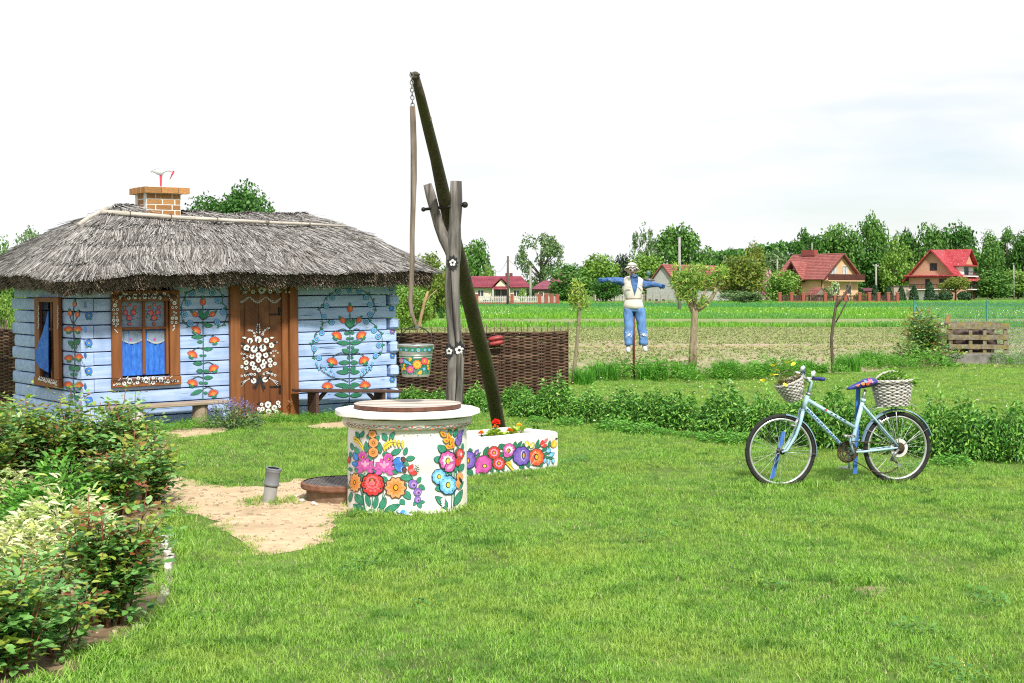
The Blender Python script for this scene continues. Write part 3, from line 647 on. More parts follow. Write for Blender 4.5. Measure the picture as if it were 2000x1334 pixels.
for (x, y, q) in ((405, 1110, 15), (460, 1113, 29), (548, 1097, 20), (515, 1140, 25), (412, 1150, 20), (465, 1172, 27), (535, 1175, 20), (380, 1148, 16), (560, 1128, 12), (390, 1172, 12)): wf(pt, x, y, q, 6)
for (x, y, q) in ((315, 848, 12), (345, 850, 12), (290, 848, 11), (262, 857, 12), (230, 864, 11), (425, 846, 12), (450, 835, 12), (470, 838, 10), (495, 848, 12), (522, 858, 11), (290, 468, 8), (305, 468, 8), (322, 472, 9), (340, 492, 10), (345, 517, 11), (470, 448, 8), (455, 452, 9), (435, 467, 9), (420, 482, 9), (414, 502, 11), (230, 670, 9), (255, 676, 9), (214, 690, 7), (250, 712, 11), (278, 694, 11), (485, 665, 10), (505, 650, 8), (525, 645, 8), (545, 662, 7), (510, 690, 10), (232, 602, 6), (535, 570, 8), (210, 580, 6)): wring(pt, x, y, q)
for k in range(4):
 y = 495-k*22; pt.leaf(375, y, 358+k*2, y-20, 12, 'white', 'black', 2, rib=False); pt.leaf(377, y, 395-k*2, y-20, 12, 'white', 'black', 2, rib=False)
pt.leaf(376, 430, 372, 408, 12, 'white', 'black', 2, rib=False)
for sg, x0, y0 in ((-1, 300, 890), (1, 470, 885)):
 for k in range(8):
  for q in range(3):
   xx = x0+sg*k*10; yy = y0+k*7*(.5+q*.45)-q*4; pt.leaf(xx, yy, xx+sg*9, yy+5, 6, 'white', 'black', 2, rib=False)
 for k in range(5): pt.leaf(262 if sg < 0 else 490, 540, (232+k*10) if sg < 0 else (475+k*10), 520+abs(k-2)*3, 8, 'white', 'black', 2, rib=False)
for (x, y, x2, y2, w) in ((385, 850, 350, 990, 22), (390, 850, 425, 1005, 22), (378, 840, 385, 960, 14), (330, 900, 300, 850, 18), (440, 900, 480, 850, 18), (350, 940, 330, 975, 22), (412, 940, 440, 975, 22), (260, 600, 225, 570, 18), (500, 580, 540, 565, 16), (300, 660, 260, 640, 16), (450, 650, 490, 630, 16), (300, 830, 260, 850, 20), (460, 820, 500, 830, 20), (375, 650, 375, 600, 16), (375, 510, 375, 400, 24), (400, 1090, 360, 1110, 16), (480, 1085, 490, 1080, 12), (240, 910, 210, 960, 16), (520, 905, 560, 930, 16)): pt.leaf(x, y, x2, y2, w, 'black', None, 0, rib=False)
for k in range(26): a = k*2.4; q = 30+k*4.2; x, y = 375+q*math.cos(a), 690+q*1.25*math.sin(a); pt.leaf(x, y, x+26*math.cos(a+.6), y+26*math.sin(a+.6), 16, 'black', None, 0, rib=False)
pt.obj('painted_flower', fmap(.019), door, PM)
pt = Paint(420, 540, 4.445)
for (x, y, q) in ((405, 122, 30), (330, 132, 19), (480, 130, 19), (215, 103, 15), (268, 104, 15), (253, 138, 14), (545, 132, 15), (540, 102, 15), (600, 98, 15)): pt.flower(x, y, q, 7, 'bluegrey' if q < 16 else 'grey', 'black', 'black', None, lv=2)
for (x, y, q) in ((140, 148, 8), (164, 140, 8), (190, 133, 9), (617, 133, 9), (645, 135, 8), (672, 142, 8), (270, 138, 9), (566, 133, 8), (300, 115, 8), (510, 112, 8)): wring(pt, x, y, q)
pt.obj('painted_flower', fmap(-.063), house, PM)
pt = Paint(420, 540, 4.445)
for (xa, xb, dip) in ((205, 290, 42), (305, 432, 46), (450, 578, 46)):
 q = [(xa+(xb-xa)*t/8, 178+dip*math.sin(math.pi*(t/8 if xa > 210 else .35+t/8*.65))) for t in range(9)]
 pt.line(q, 6, 'grey', 2); pt.line([(a, b-12*math.sin(math.pi*min(1, max(0, i/8)))) for i, (a, b) in enumerate(q)], 3, 'grey', 2)
 for (a, b) in q: wring(pt, a, b+4, 6, 3)
pt.obj('painted_garland', fmap(.019), door, PM)
def thistle(pt, x, y, ang, r=40, k=1.0):
 """orange half flower opening in direction ang, green cup opposite"""
 bx, by = x-math.cos(ang)*r*.55, y-math.sin(ang)*r*.55
 pt.fan(bx, by, r*1.3, ang, 2.6, 9, 'coral', 'brown', 3, .30); pt.fan(bx, by, r*.8, ang, 2.2, 6, 'orange', None, 5, .25)
 pt.ell(bx, by, r*.16, None, 'gold', 8)
 for a in (-.9, -.35, .3, .85): pt.leaf(bx, by, bx-math.cos(ang+a)*r*.75, by-math.sin(ang+a)*r*.75, r*.38, 'green', 'dk', 3, rib=False)
def tulip(pt, x, y, ang, r=26):
 c, s = math.cos(ang), math.sin(ang)
 for col, k, lv in (('dk', 1.1, 2), ('coral', 1, 3)): pt.ell(x, y, r*1.1*k, r*.85*k, col, lv, ang)
 pt.ell(x+c*r*.1-s*r*.25, y+s*r*.1+c*r*.25, r*.6, r*.25, 'orange', 4, ang)
 for a in (-.6, -.2, .2, .6): pt.leaf(x+c*r*.6, y+s*r*.6, x+c*r*1.6+math.cos(ang+a)*r*.4, y+s*r*1.6+math.sin(ang+a)*r*.4, r*.5, 'green', 'dk', 4, rib=False)
def vine(pt, path, flowers, r=26):
 pt.line(path, 5, 'dk', 0)
 for i, (x, y) in enumerate(path):
  a = i*1.9
  for q in (0, 1.3): pt.leaf(x, y, x+24*math.cos(a+q), y+24*math.sin(a+q), 11, 'green', 'dk', 1, rib=False)
 for (x, y) in flowers: pt.flower(x, y, r*.9, 5, 'ltblue', 'navy', 'gold', None, lv=4, rot=x*.3, cr=.2); pt.flower(x, y, r*.55, 5, 'blue', None, None, lv=6, rot=x*.3); pt.ell(x, y, r*.16, None, 'gold', 9)
def leaves(pt, L, w=30, c='green'):
 for (x, y, x2, y2) in L: pt.leaf(x, y, x2, y2, w*min(1, math.hypot(x2-x, y2-y)/80+.25), c, 'dk', 2)
pt = Paint(200, 540, 4.446)
vine(pt, [(865, 98), (800, 108), (730, 150), (707, 200), (685, 260), (690, 330), (700, 395), (745, 425)], [(780, 150), (865, 115), (745, 230), (712, 330), (762, 405)], 27)
vine(pt, [(865, 98), (930, 96), (1010, 120), (1040, 170), (1045, 225), (1076, 275), (1080, 345), (1055, 410), (1015, 435)], [(955, 140), (1003, 208), (1048, 310), (998, 395)], 27)
pt.line([(872, 250), (875, 500), (877, 800), (872, 1085)], 9, 'dk', 0); pt.line([(872, 250), (875, 500), (877, 800), (872, 1085)], 5, 'green', 1)
tulip(pt, 873, 220, -1.57, 28); tulip(pt, 805, 328, -2.5, 25); tulip(pt, 958, 326, -.65, 25)
pt.line([(875, 378), (840, 350), (815, 338)], 7, 'dk', 0); pt.line([(875, 378), (920, 350), (945, 338)], 7, 'dk', 0)
leaves(pt, [(875, 368, 838, 285), (880, 366, 925, 290), (882, 425, 962, 425), (885, 412, 905, 392), (870, 525, 773, 525), (870, 567, 822, 568), (880, 632, 958, 628), (872, 688, 842, 687), (878, 688, 905, 686), (870, 756, 787, 752), (872, 818, 815, 820), (880, 822, 930, 824), (880, 880, 960, 876), (872, 925, 835, 922), (880, 925, 918, 925), (868, 985, 765, 1028), (880, 1010, 915, 1012)], 34)
for (x, y, a, jx, jy) in ((820, 460, -.9, 872, 410), (970, 548, -1.75, 880, 520), (785, 672, -1.1, 872, 630), (963, 792, -2.0, 880, 755), (785, 918, -1.3, 872, 880), (960, 1008, -1.9, 880, 972)):
 thistle(pt, x, y, a, 40); pt.line([(jx, jy), ((x+jx)/2, min(y, jy)-12), (x, y-30)], 7, 'dk', 0)
pt.obj('painted_plant', fmap(-.003), house, PM)
pt = Paint(560, 540, 4.446)
vine(pt, [(545, 97), (440, 118), (385, 160), (335, 190), (318, 240), (288, 290), (315, 350), (372, 385), (320, 405), (298, 460), (245, 500), (240, 560), (215, 590), (230, 650), (240, 700), (300, 722)], [(545, 120), (450, 132), (395, 185), (345, 258), (325, 350), (392, 398), (305, 488), (258, 548), (240, 628), (280, 705)], 24)
vine(pt, [(545, 97), (640, 115), (712, 155), (745, 205), (772, 280), (745, 345), (715, 380), (770, 425), (785, 460), (822, 500), (830, 590), (822, 660), (765, 715)], [(630, 130), (690, 180), (728, 245), (725, 330), (693, 390), (758, 468), (795, 522), (800, 597), (773, 685)], 24)
pt.line([(550, 320), (550, 500), (545, 800), (545, 1150)], 9, 'dk', 0); pt.line([(550, 320), (550, 500), (545, 800), (545, 1150)], 5, 'green', 1)
tulip(pt, 550, 280, -1.57, 27); tulip(pt, 487, 380, -2.3, 24); tulip(pt, 628, 377, -.9, 24)
pt.line([(550, 450), (520, 425), (505, 405)], 7, 'dk', 0); pt.line([(550, 450), (590, 425), (612, 405)], 7, 'dk', 0)
leaves(pt, [(548, 440, 520, 368), (555, 440, 590, 362), (545, 492, 498, 492), (555, 490, 590, 488), (545, 538, 515, 538), (555, 538, 585, 536), (545, 580, 435, 572), (552, 580, 650, 566), (545, 615, 522, 615), (555, 615, 588, 615), (545, 662, 480, 632), (555, 658, 628, 635), (545, 705, 522, 708), (555, 705, 582, 704), (545, 745, 452, 748), (552, 745, 622, 748), (540, 832, 432, 828), (550, 830, 635, 828), (540, 808, 488, 792), (550, 808, 600, 790), (540, 945, 420, 942), (550, 942, 635, 938), (540, 965, 482, 970), (550, 962, 590, 975), (540, 1035, 415, 1022), (550, 1035, 655, 1022), (540, 1125, 485, 1122), (550, 1125, 605, 1122)], 36)
for (x, y, a, jx, jy) in ((440, 507, -1.0, 545, 465), (645, 505, -2.1, 555, 465), (398, 732, -1.2, 545, 672), (668, 722, -2.0, 555, 672), (355, 945, -1.5, 535, 895), (680, 937, -1.7, 555, 890)):
 thistle(pt, x, y, a, 42); pt.line([(jx, jy+20), ((x+jx)/2, jy-10), (x, y-35)], 7, 'dk', 0)
for sg, x0, y0, x1, y1 in ((-1, 540, 890, 255, 775), (1, 560, 885, 745, 778)):
 pt.line([(x0, y0), ((x0+x1)/2, y0-15), (x1, y1)], 6, 'dk', 0)
 for k in range(8):
  t = .45+k*.075; x = x0+(x1-x0)*t; y = y0+(y1-y0)*t-6+12*(1-t); pt.leaf(x, y, x-sg*-6, y-34 if k % 2 else y+34, 16, 'ltblue', 'navy', 2, rib=False)
pt.obj('painted_plant', fmap(-.003), house, PM)
pt = Paint(20, 540, 4.4467)
def bfl(pt, x, y, q=28, c='blue', e='navy'):
 for a in (2.0, 1.1): pt.leaf(x, y+q*.3, x+q*1.6*math.cos(a), y+q*1.6*math.sin(a), q*.8, 'teal', 'dk', 1, rib=False)
 pt.flower(x, y, q, 5, c, e, 'yellow', None, lv=3, rot=-1.57, cr=.22)
for (x, y) in ((683, 338), (683, 578), (683, 820), (685, 1075)): bfl(pt, x, y)
bfl(pt, 685, 128, 26, 'blue', 'navy')
pt.obj('painted_flower', fmap(-.003), house, PM)
pt = Paint(560, 540, 4.446)
for (x, y, c) in ((910, 275, 'blue'), (918, 475, 'violet'), (918, 685, 'blue'), (916, 893, 'blue'), (910, 100, 'bluegrey')): bfl(pt, x, y, 20, c)
pt.obj('painted_flower', fmap(-.003), house, PM)
def smap(px, py, l):
 p = hside(px, py, 0); return Vector((-.004-l+.0, p.y, p.z))
pt = Paint(20, 540, 4.4467)
pt.line([(560, 190), (548, 400), (565, 700), (550, 900), (565, 1050)], 8, 'dk', 0)
tulip(pt, 562, 240, -1.57, 20); tulip(pt, 522, 320, -1.8, 22); tulip(pt, 585, 330, -1.3, 22)
pt.line([(548, 420), (528, 370), (522, 340)], 6, 'dk', 0); pt.line([(548, 420), (575, 370), (585, 350)], 6, 'dk', 0)
for (x, y, a) in ((510, 455, -1.5), (590, 455, -1.6), (515, 705, -1.5), (600, 695, -1.6), (510, 935, -1.4), (603, 940, -1.6)): thistle(pt, x, y, a, 36)
leaves(pt, [(555, 590, 505, 565), (560, 585, 610, 550), (545, 475, 528, 470), (555, 475, 565, 470), (555, 612, 530, 615), (560, 612, 585, 612), (555, 715, 540, 718), (565, 715, 585, 715), (555, 815, 515, 775), (560, 812, 610, 785), (555, 850, 525, 850), (560, 850, 590, 850), (550, 950, 530, 955), (560, 950, 570, 952), (555, 1040, 510, 1035), (560, 1060, 610, 1045), (545, 995, 520, 1000), (555, 995, 580, 1000)], 44)
for y in (245, 455, 682, 955): pt.leaf(660, y+32, 655, y-32, 22, 'blue', 'navy', 2, rib=False)
pt.obj('painted_plant', smap, house, PM)
s0, s1 = hside(123, 660).y, hside(76, 660).y; zt, zb = hside(100, 580).z, hside(100, 755).z
swn = MB(); swn.box((.12, (s0+s1)/2, (zt+zb)/2), (.01, s1-s0-.06, zt-zb-.08)); swn = swn.obj('window', DARK, house)
fw = (s1-s0)*.2
boards(swn, [(s0, zb+.12, s0+fw, zt), (s1-fw, zb+.12, s1, zt), (s0+fw+.002, zt-.07, s1-fw-.002, zt-.002)], .05, -.012, BROWN, 'frame_board', 's')
boards(swn, [(s0-.01, zb, s1+.01, zb+.118)], .06, -.012, BROWN, 'frame_board', 's')
sm_ = (s0+s1)/2-.02; zc2 = hside(97, 643).z
boards(swn, [(sm_-.022, zb+.10, sm_+.022, zt-.05)], .03, .03, BROWN, 'mullion', 's'); boards(swn, [(s0+fw, zc2-.02, sm_-.023, zc2+.02), (sm_+.023, zc2-.02, s1-fw, zc2+.02)], .028, .03, BROWN, 'mullion', 's')
def drape(px, us=.045, name='curtain'):
 mb = MB(); q = [hside(20+a/4.4467, 540+b/4.4467, us) for a, b in px]; n = len(q); mb.v = q; mb.f = [list(range(n))]; mb.m = [0]
 sol = MB().prism(q, (.012, 0, 0)); return sol.obj(name, CB, swn)
drape([(360, 228), (408, 232), (404, 850), (352, 848)]); drape([(328, 300), (328, 830), (290, 815), (240, 780), (216, 720), (222, 650), (245, 575), (275, 500), (305, 400)], -.075)
pt = Paint(20, 540, 4.4467)
for k in range(11):
 x = 255+k*15; y = 890+k*4.5; (wf if k % 3 == 0 else wring)(pt, x, y+6*math.sin(k*2), 11 if k % 3 == 0 else 9)
 pt.leaf(x, y-12, x+6, y-28, 8, 'white', 'black', 2, rib=False)
for k in range(12):
 for x in (250, 418): pt.ell(x+3*math.sin(k*2.2), 260+k*17, 5, 7, 'grey', 2, n=7)
pt.obj('painted_flower', lambda px, py, l: Vector((-.075-l, hside(px, py, -.07).y, hside(px, py, -.07).z)), swn, PM)
ZE, ZU = 2.02, 1.885
OV = .52
EA, EB, EC, ED = Vector((-.42, -OV, ZE)), Vector((HL+.28, -OV, ZE)), Vector((HL+.28, HD+.40, ZE)), Vector((-.42, HD+.40, ZE))
RA, RB = Vector((1.02, HD/2, 2.91)), Vector((HL-.80, HD/2, 2.87))
def slope(side):
 return {'f': (EA, EB, RA, RB), 'r': (EB, EC, RB, RB), 'b': (EC, ED, RB, RA), 'l': (ED, EA, RA, RA)}[side]
def rpt(side, s, t):
 a, b, c, d = slope(side); p = a.lerp(b, s).lerp(c.lerp(d, s), t)
 p = p.copy(); p.z += .10*math.sin(math.pi*min(1, max(0, t)))*(1 if t > 0 else 0)
 if side == 'f': p.z -= .055*math.sin(math.pi*s)*t
 if side == 'b': p.z -= .055*math.sin(math.pi*s)*t
 p.z += (.045*mnoise.noise(Vector((p.x*1.15, p.y*1.15, 14)))-.09*math.exp(-((p.x-EA.x)**2+(p.y-EA.y)**2)*2.2))*(1-t)
 p.z += .028*mnoise.noise(Vector((p.x*2.3, p.y*2.3, 4)))+.012*mnoise.noise(Vector((p.x*7, p.y*7, 1)))
 k = max(0, 1-abs(s-(.0 if side == 'f' else 1.0))*2.2) if side in 'fl' else 0
 p.z += .045*k*(1-((t*4.2+.3*mnoise.noise(Vector((p.x, p.y, 0)))) % 1.0))*(1 if .05 < t < .85 else 0)
 return p
THATCH = M('thatch_body', (.05, .043, .038), (.13, .115, .10), scale=14, stretch=(1, 1, 3), rough=.95, bump=.5)
mb = MB(); eid = {}
for side in 'frbl':
 ns, nt = (34, 12) if side in 'fb' else (18, 12)
 b = len(mb.v)
 for j in range(nt+1):
  for i in range(ns+1): p = rpt(side, i/ns, j/nt); p.z -= .02; mb.v.append(p)
 for j in range(nt):
  for i in range(ns): q = b+j*(ns+1)+i; mb.f.append([q, q+1, q+ns+2, q+ns+1]); mb.m.append(0)
 b2 = len(mb.v)
 for i in range(ns+1):
  p = rpt(side, i/ns, 0); p.z -= .02; cc = Vector((HL/2, HD/2, p.z)); dn = (cc-p); dn.z = 0; dn = dn.normalized()
  mb.v += [p+dn*.03+Vector((0, 0, ZU-ZE)), p+dn*.55+Vector((0, 0, ZU-ZE+.03))]
 for i in range(ns): mb.f.append([b+i, b2+2*i, b2+2*i+2, b+i+1]); mb.m.append(0); mb.f.append([b2+2*i, b2+2*i+1, b2+2*i+3, b2+2*i+2]); mb.m.append(0)
roof = mb.obj('roof', THATCH, house, smooth=False)
STRAW = LM('straw_grey', [(.04, .037, .035), (.10, .094, .089), (.19, .18, .172), (.30, .288, .276), (.46, .448, .435)], rough=.8, trans=.0, wscale=3.0, wcol=(.125, .108, .095), lo=.55, hi=.8)
STRAWB = LM('straw_brown', [(.05, .038, .028), (.11, .085, .062), (.19, .15, .112), (.34, .28, .21)], rough=.85, trans=.0)
r = rs(17)
def strands(specs, name, mat, parent):
 """each: root, tip, width, lift -> three-sided tapering straw (two visible faces, cheap)"""
 V = []; n = len(specs)
 A = np.array([s[0][:] for s in specs]); B = np.array([s[1][:] for s in specs]); wd = np.array([s[2] for s in specs])[:, None]; nr = np.array([s[3][:] for s in specs])
 d = nrm(B-A); sd = nrm(np.cross(d, nr)); up = np.cross(sd, d)
 a = [A-sd*wd*.5, A+sd*wd*.5, A+up*wd*.55]; b = [B-sd*wd*.42, B+sd*wd*.42, B+up*wd*.45]
 V = np.stack(a+b, 1).reshape(-1, 3); base = (np.arange(n)*6)[:, None]
 tpl = np.array([0, 2, 5, 3, 2, 1, 4, 5, 3, 5, 4]); loops = (base+tpl[None]).ravel(); st = ((np.arange(n)*11)[:, None]+np.array([0, 4, 8])[None]).ravel()
 return link(name, fast_mesh(name, V, loops, st, None, [mat]), parent, kind='stuff')
sp = []
for side, n in (('f', 18500), ('l', 9000), ('r', 4200), ('b', 2600)):
 for i in range(n):
  s = r.uniform(-.005, 1.005); t = r.uniform(.0, 1.04)**.92; ln = r.uniform(.22, .5)
  wander = .05*mnoise.noise(Vector((s*9, t*5, 2)))+.012*r.normal()
  if side in 'lr' and t > .85: continue
  p0 = rpt(side, s, min(1, t)); t2 = t-ln/1.95; p1 = rpt(side, s+wander*ln*2.2, max(t2, -.05))
  if t2 < 0: q = p1-p0; p1 = p0+q.normalized()*min(ln, q.length*1.0+.05)
  up = Vector((0, 0, 1)); off = r.uniform(-.004, .018)
  p0 = p0+up*(off-.012); p1 = p1+up*(off+r.uniform(.0, .026))
  if side == 'f' and 1.31 < p0.x < 1.95 and HD/2-.3 < p0.y: continue
  sp.append((p0, p1, r.uniform(.006, .0125), up))
for i in range(2300):
 s = r.uniform(-.02, 1.02); c = RA.lerp(RB, s); c.z += -.055*math.sin(math.pi*min(1, max(0, s)))+.045*mnoise.noise(Vector((s*8, 0, 3)))+r.uniform(.0, .06)
 if 1.31 < c.x < 1.90: continue
 a = r.uniform(-.25, .25); sg = r.choice((-1, 1)); p1 = c+Vector((a, sg*r.uniform(.2, .42), -r.uniform(.06, .2))); sp.append((c+Vector((0, -sg*.06, .0)), p1, r.uniform(.006, .012), Vector((0, 0, 1))))
strands(sp, 'straw', STRAW, roof)
sp = []
for side, n in (('f', 7800), ('l', 4800), ('r', 2000)):
 for i in range(n):
  s = r.uniform(0, 1); k = r.uniform(0, 1); p = rpt(side, s, 0); cc = Vector((HL/2, HD/2, p.z)); dn = cc-p; dn.z = 0
  dn = Vector((0, 1, 0)) if side == 'f' else (Vector((1, 0, 0)) if side == 'l' else Vector((-1, 0, 0)))
  z = p.z+(ZU-ZE)*k; rag = .055*mnoise.noise(Vector((p.x*3, p.y*3, 8)))+.05*mnoise.noise(Vector((p.x*8, p.y*8, 3))); q = Vector((p.x, p.y, z-.02))+dn*(.02+.10*k+rag)
  tip = q-dn*r.uniform(.03, .10)-Vector((r.normal()*.025 if side == 'f' else 0, 0 if side == 'f' else r.normal()*.025, r.uniform(.03, .085)*(1+.4*k))); sp.append((q+dn*.10+Vector((0, 0, .05)), tip, r.uniform(.006, .011), -dn))
for i in range(2600):
 side = r.choice(('f', 'l', 'f', 'r')); p = rpt(side, r.uniform(0, 1), 0); dn = Vector((0, 1, 0)) if side == 'f' else (Vector((1, 0, 0)) if side == 'l' else Vector((-1, 0, 0)))
 q = Vector((p.x, p.y, p.z+ZU-ZE+r.uniform(.0, .04)))+dn*r.uniform(.04, .45); sp.append((q+dn*.05+Vector((0, 0, .05)), q-dn*r.uniform(0, .04)+Vector((r.normal()*.012, r.normal()*.012, -r.uniform(.02, .06))), r.uniform(.005, .009), -dn))
for i in range(26):
 q = EA+Vector((.28+r.normal()*.05, .22+r.normal()*.04, ZU-ZE+.03)); sp.append((q, q+Vector((r.normal()*.05, r.normal()*.04, -r.uniform(.06, .17))), .007, Vector((0, -1, 0))))
strands(sp, 'straw', STRAWB, roof)
POLE = M('bleached_pole', (.36, .325, .28), (.52, .48, .43), scale=5, stretch=(.6, 6, 6), rough=.8, bump=.5, c3=(.13, .11, .09), s3=5, lo3=.6, hi3=.72)
def on_roof(px, py, lift=.05):
 d = HMI.to_3x3() @ ray(px, py); best = None
 a, b, c, e = EA, EB, RA, RB; n = (b-a).cross(c-a).normalized(); t = (a-HC).dot(n)/d.dot(n); p = HC+d*t
 return p+n*(lift+.075)*(1 if n.z > 0 else -1)
q = [on_roof(x, y) for x, y in ((195, 431), (250, 434), (330, 440), (420, 445), (520, 450), (600, 453), (676, 457))]
mb = MB(); mb.tube(q, [.036, .034, .031, .028, .024, .020, .014], 8); mb.obj('roof_pole', POLE, roof, smooth=True)
hl = [rpt('l', .70, t)+Vector((0, 0, .05)) for t in (.52, .62, .72, .80, .88)]
mb = MB(); mb.tube(hl, [.034, .036, .033, .036, .03], 8); mb.obj('roof_pole', POLE, roof, smooth=True)
for k in (1, 2, 3, 4, 5):
 p = q[k]; mb = MB(); mb.tube([p+Vector((0, .05*math.cos(a), .045*math.sin(a))) for a in (0, 1.2, 2.4, 3.6, 4.8)], .006, 5, closed=True); mb.obj('roof_pole_binding', M('binding', (.10, .08, .06)), roof)
ch = MB(); CU0, CU1 = 1.35, 1.86; CV0, CV1 = HD/2-.22, HD/2+.19; CZ = 2.50
MORT = M('mortar', (.66, .63, .58), (.76, .74, .70), scale=20, rough=.95)
ch.box(((CU0+CU1)/2, (CV0+CV1)/2, CZ+.33), (CU1-CU0-.002, CV1-CV0-.002, .66)); chim = ch.obj('chimney', MORT, house)
BRK = M('yellow_brick', (.33, .155, .058), (.44, .23, .085), scale=9, rough=.9, bump=.5, c3=(.30, .20, .07), s3=6, objrand=.22)
bme = MB().box((0, 0, 0), (1, 1, 1)).mesh('brick', BRK)
def brick(c, d):
 o = link('brick', bme, chim); o.location = c; o.scale = d; return o
PT = .0765; ht = .061; BW = .10
for cse in range(8):
 z = CZ+.04+cse*PT; odd = cse % 2
 W2 = CU1-CU0; D2 = CV1-CV0
 lens = [.135, .245, .16] if odd else [.235, .135+.05, .12]
 x = CU0
 for k, l in enumerate(lens):
  l = min(l, CU1-x); l = CU1-x if k == 2 else l
  for v in (CV0+BW/2-.004, CV1-BW/2+.004): brick((x+l/2, v, z), (l-.017, BW, ht))
  x += l
 y = CV0+BW
 for l in ([.12, .09] if odd else [.09, .12]):
  for u in (CU0+BW/2-.004, CU1-BW/2+.004): brick((u, y+l/2, z), (BW, l-.017, ht))
  y += l
z = CZ+.04+8*PT+.006; x = CU0-.06
for l in (.25, .26, .17):
 for v in (CV0-.02, CV1+.02): brick((x+l/2, v, z+U(-.003, .003)), (l-.010, .11, .085))
 x += l
for u in (CU0-.01, CU1+.01): brick((u, (CV0+CV1)/2-.07, z), (.10, .13, .085)); brick((u, (CV0+CV1)/2+.075, z), (.10, .13, .085))
mb = MB(); mb.box(((CU0+CU1)/2, (CV0+CV1)/2, z+.03), (CU1-CU0-.06, CV1-CV0-.03, .05)); mb.obj('chimney_top', MORT, chim)
mb = MB(); mb.tube([Vector((CU0-.03, CV0-.05, CZ+.30)), Vector(((CU0+CU1)/2, CV0-.07, CZ+.235)), Vector((CU1+.03, CV0-.05, CZ+.235))], .022, 6, flat=.5); mb.obj('flashing', POLE, chim)
CHTOP = HM @ Vector(((CU0+CU1)/2+.02, (CV0+CV1)/2-.05, z+.055))
# ================================================================ WELL AND THE THINGS ROUND IT
WHITEW = M('whitewash', (.74, .735, .70), (.80, .795, .775), scale=4, rough=.85, bump=.12, c3=(.66, .55, .33), s3=2.6, lo3=.54, hi3=.85)
well = thing('well', 'round white well painted with large folk flowers and a round board lid', 'well', WELL_C)
mb = MB(); mb.lathe([(WELL_R+.006, -.05), (WELL_R+.003, .1), (WELL_R, .3), (WELL_R-.001, .66)], n=56, caps=False); mb.obj('wall', WHITEW, well, smooth=True)
mb = MB(); mb.lathe([(WELL_R, .655), (WELL_R+.03, .662), (WELL_R+.042, .675), (WELL_R+.044, .715), (WELL_R+.03, .728), (WELL_R+.035, .735)], n=56, caps=False)
mb.obj('collar', M('whitewash_collar', (.60, .59, .50), (.72, .70, .62), scale=7, rough=.85, bump=.15), well, smooth=True)
prof = [(.02, .734), (.545, .744), (.582, .749), (.588, .756), (.585, .786), (.575, .793), (.30, .800), (.02, .800)]
mb = MB(); n = 12
rr = MB(); rr.lathe(prof, n=72); rr.v = [Vector((v.x*(1+.012*math.cos(12*math.atan2(v.y, v.x))), v.y*(1+.012*math.cos(12*math.atan2(v.y, v.x))), v.z+.004*mnoise.noise(Vector((v.x*6, v.y*6, 0))))) for v in rr.v]
rr.obj('rim', WHITEW, well, smooth=False)
LIDT = M('lid_boards', (.40, .355, .31), (.58, .54, .49), scale=7, stretch=(.35, 4, 4), rough=.85, bump=.35, c3=(.6, .5, .42), s3=3, lo3=.45, hi3=.8, objrand=.08)
LIDE = M('lid_edge', (.085, .035, .022), (.14, .06, .04), scale=14, rough=.6)
LR = .438; nb = 7
for k in range(nb):
 y0 = -LR+2*LR*k/nb+.003; y1 = -LR+2*LR*(k+1)/nb-.003; top = []
 N = 10
 for i in range(N+1): y = y0+(y1-y0)*i/N; top.append((math.sqrt(max(0, LR*LR-y*y)), y))
 pl = [(x, y) for x, y in top]+[(-x, y) for x, y in top[::-1]]
 mb = MB(); b = [Vector((x, y, .802)) for x, y in pl]; t = [Vector((x, y, .834+.002*(k % 2))) for x, y in pl]; m = len(b)
 ra = Matrix.Rotation(R(14), 3, 'Z'); b = [ra @ v for v in b]; t = [ra @ v for v in t]
 mb.add(b+t, [list(range(m))[::-1]], 1); mb.f.append(list(range(m, 2*m))); mb.m.append(0)
 for i in range(m): mb.f.append([i, (i+1) % m, m+(i+1) % m, m+i]); mb.m.append(1)
 mb.obj('lid_board', [LIDT, LIDE], well)
def cylmap(cx, cy, rad, org):
 def f(px, py, l):
  d = ray(px, py); r_ = rad+l; a = d.x*d.x+d.y*d.y; b = -2*(d.x*cx+d.y*cy); c = cx*cx+cy*cy-r_*r_; q = b*b-4*a*c
  if q < 1e-4*a:
   t = -b/(2*a); p = Vector((d.x*t, d.y*t, EYE+d.z*t)); o = Vector((p.x-cx, p.y-cy, 0)).normalized()*r_; p = Vector((cx+o.x, cy+o.y, p.z))
  else: t = (-b-math.sqrt(q))/(2*a); p = Vector((d.x*t, d.y*t, EYE+d.z*t))
  return p-org
 return f
wmap = cylmap(WELL_C.x, WELL_C.y, WELL_R+.004, WELL_C)
pt = Paint(640, 760, 4.94)
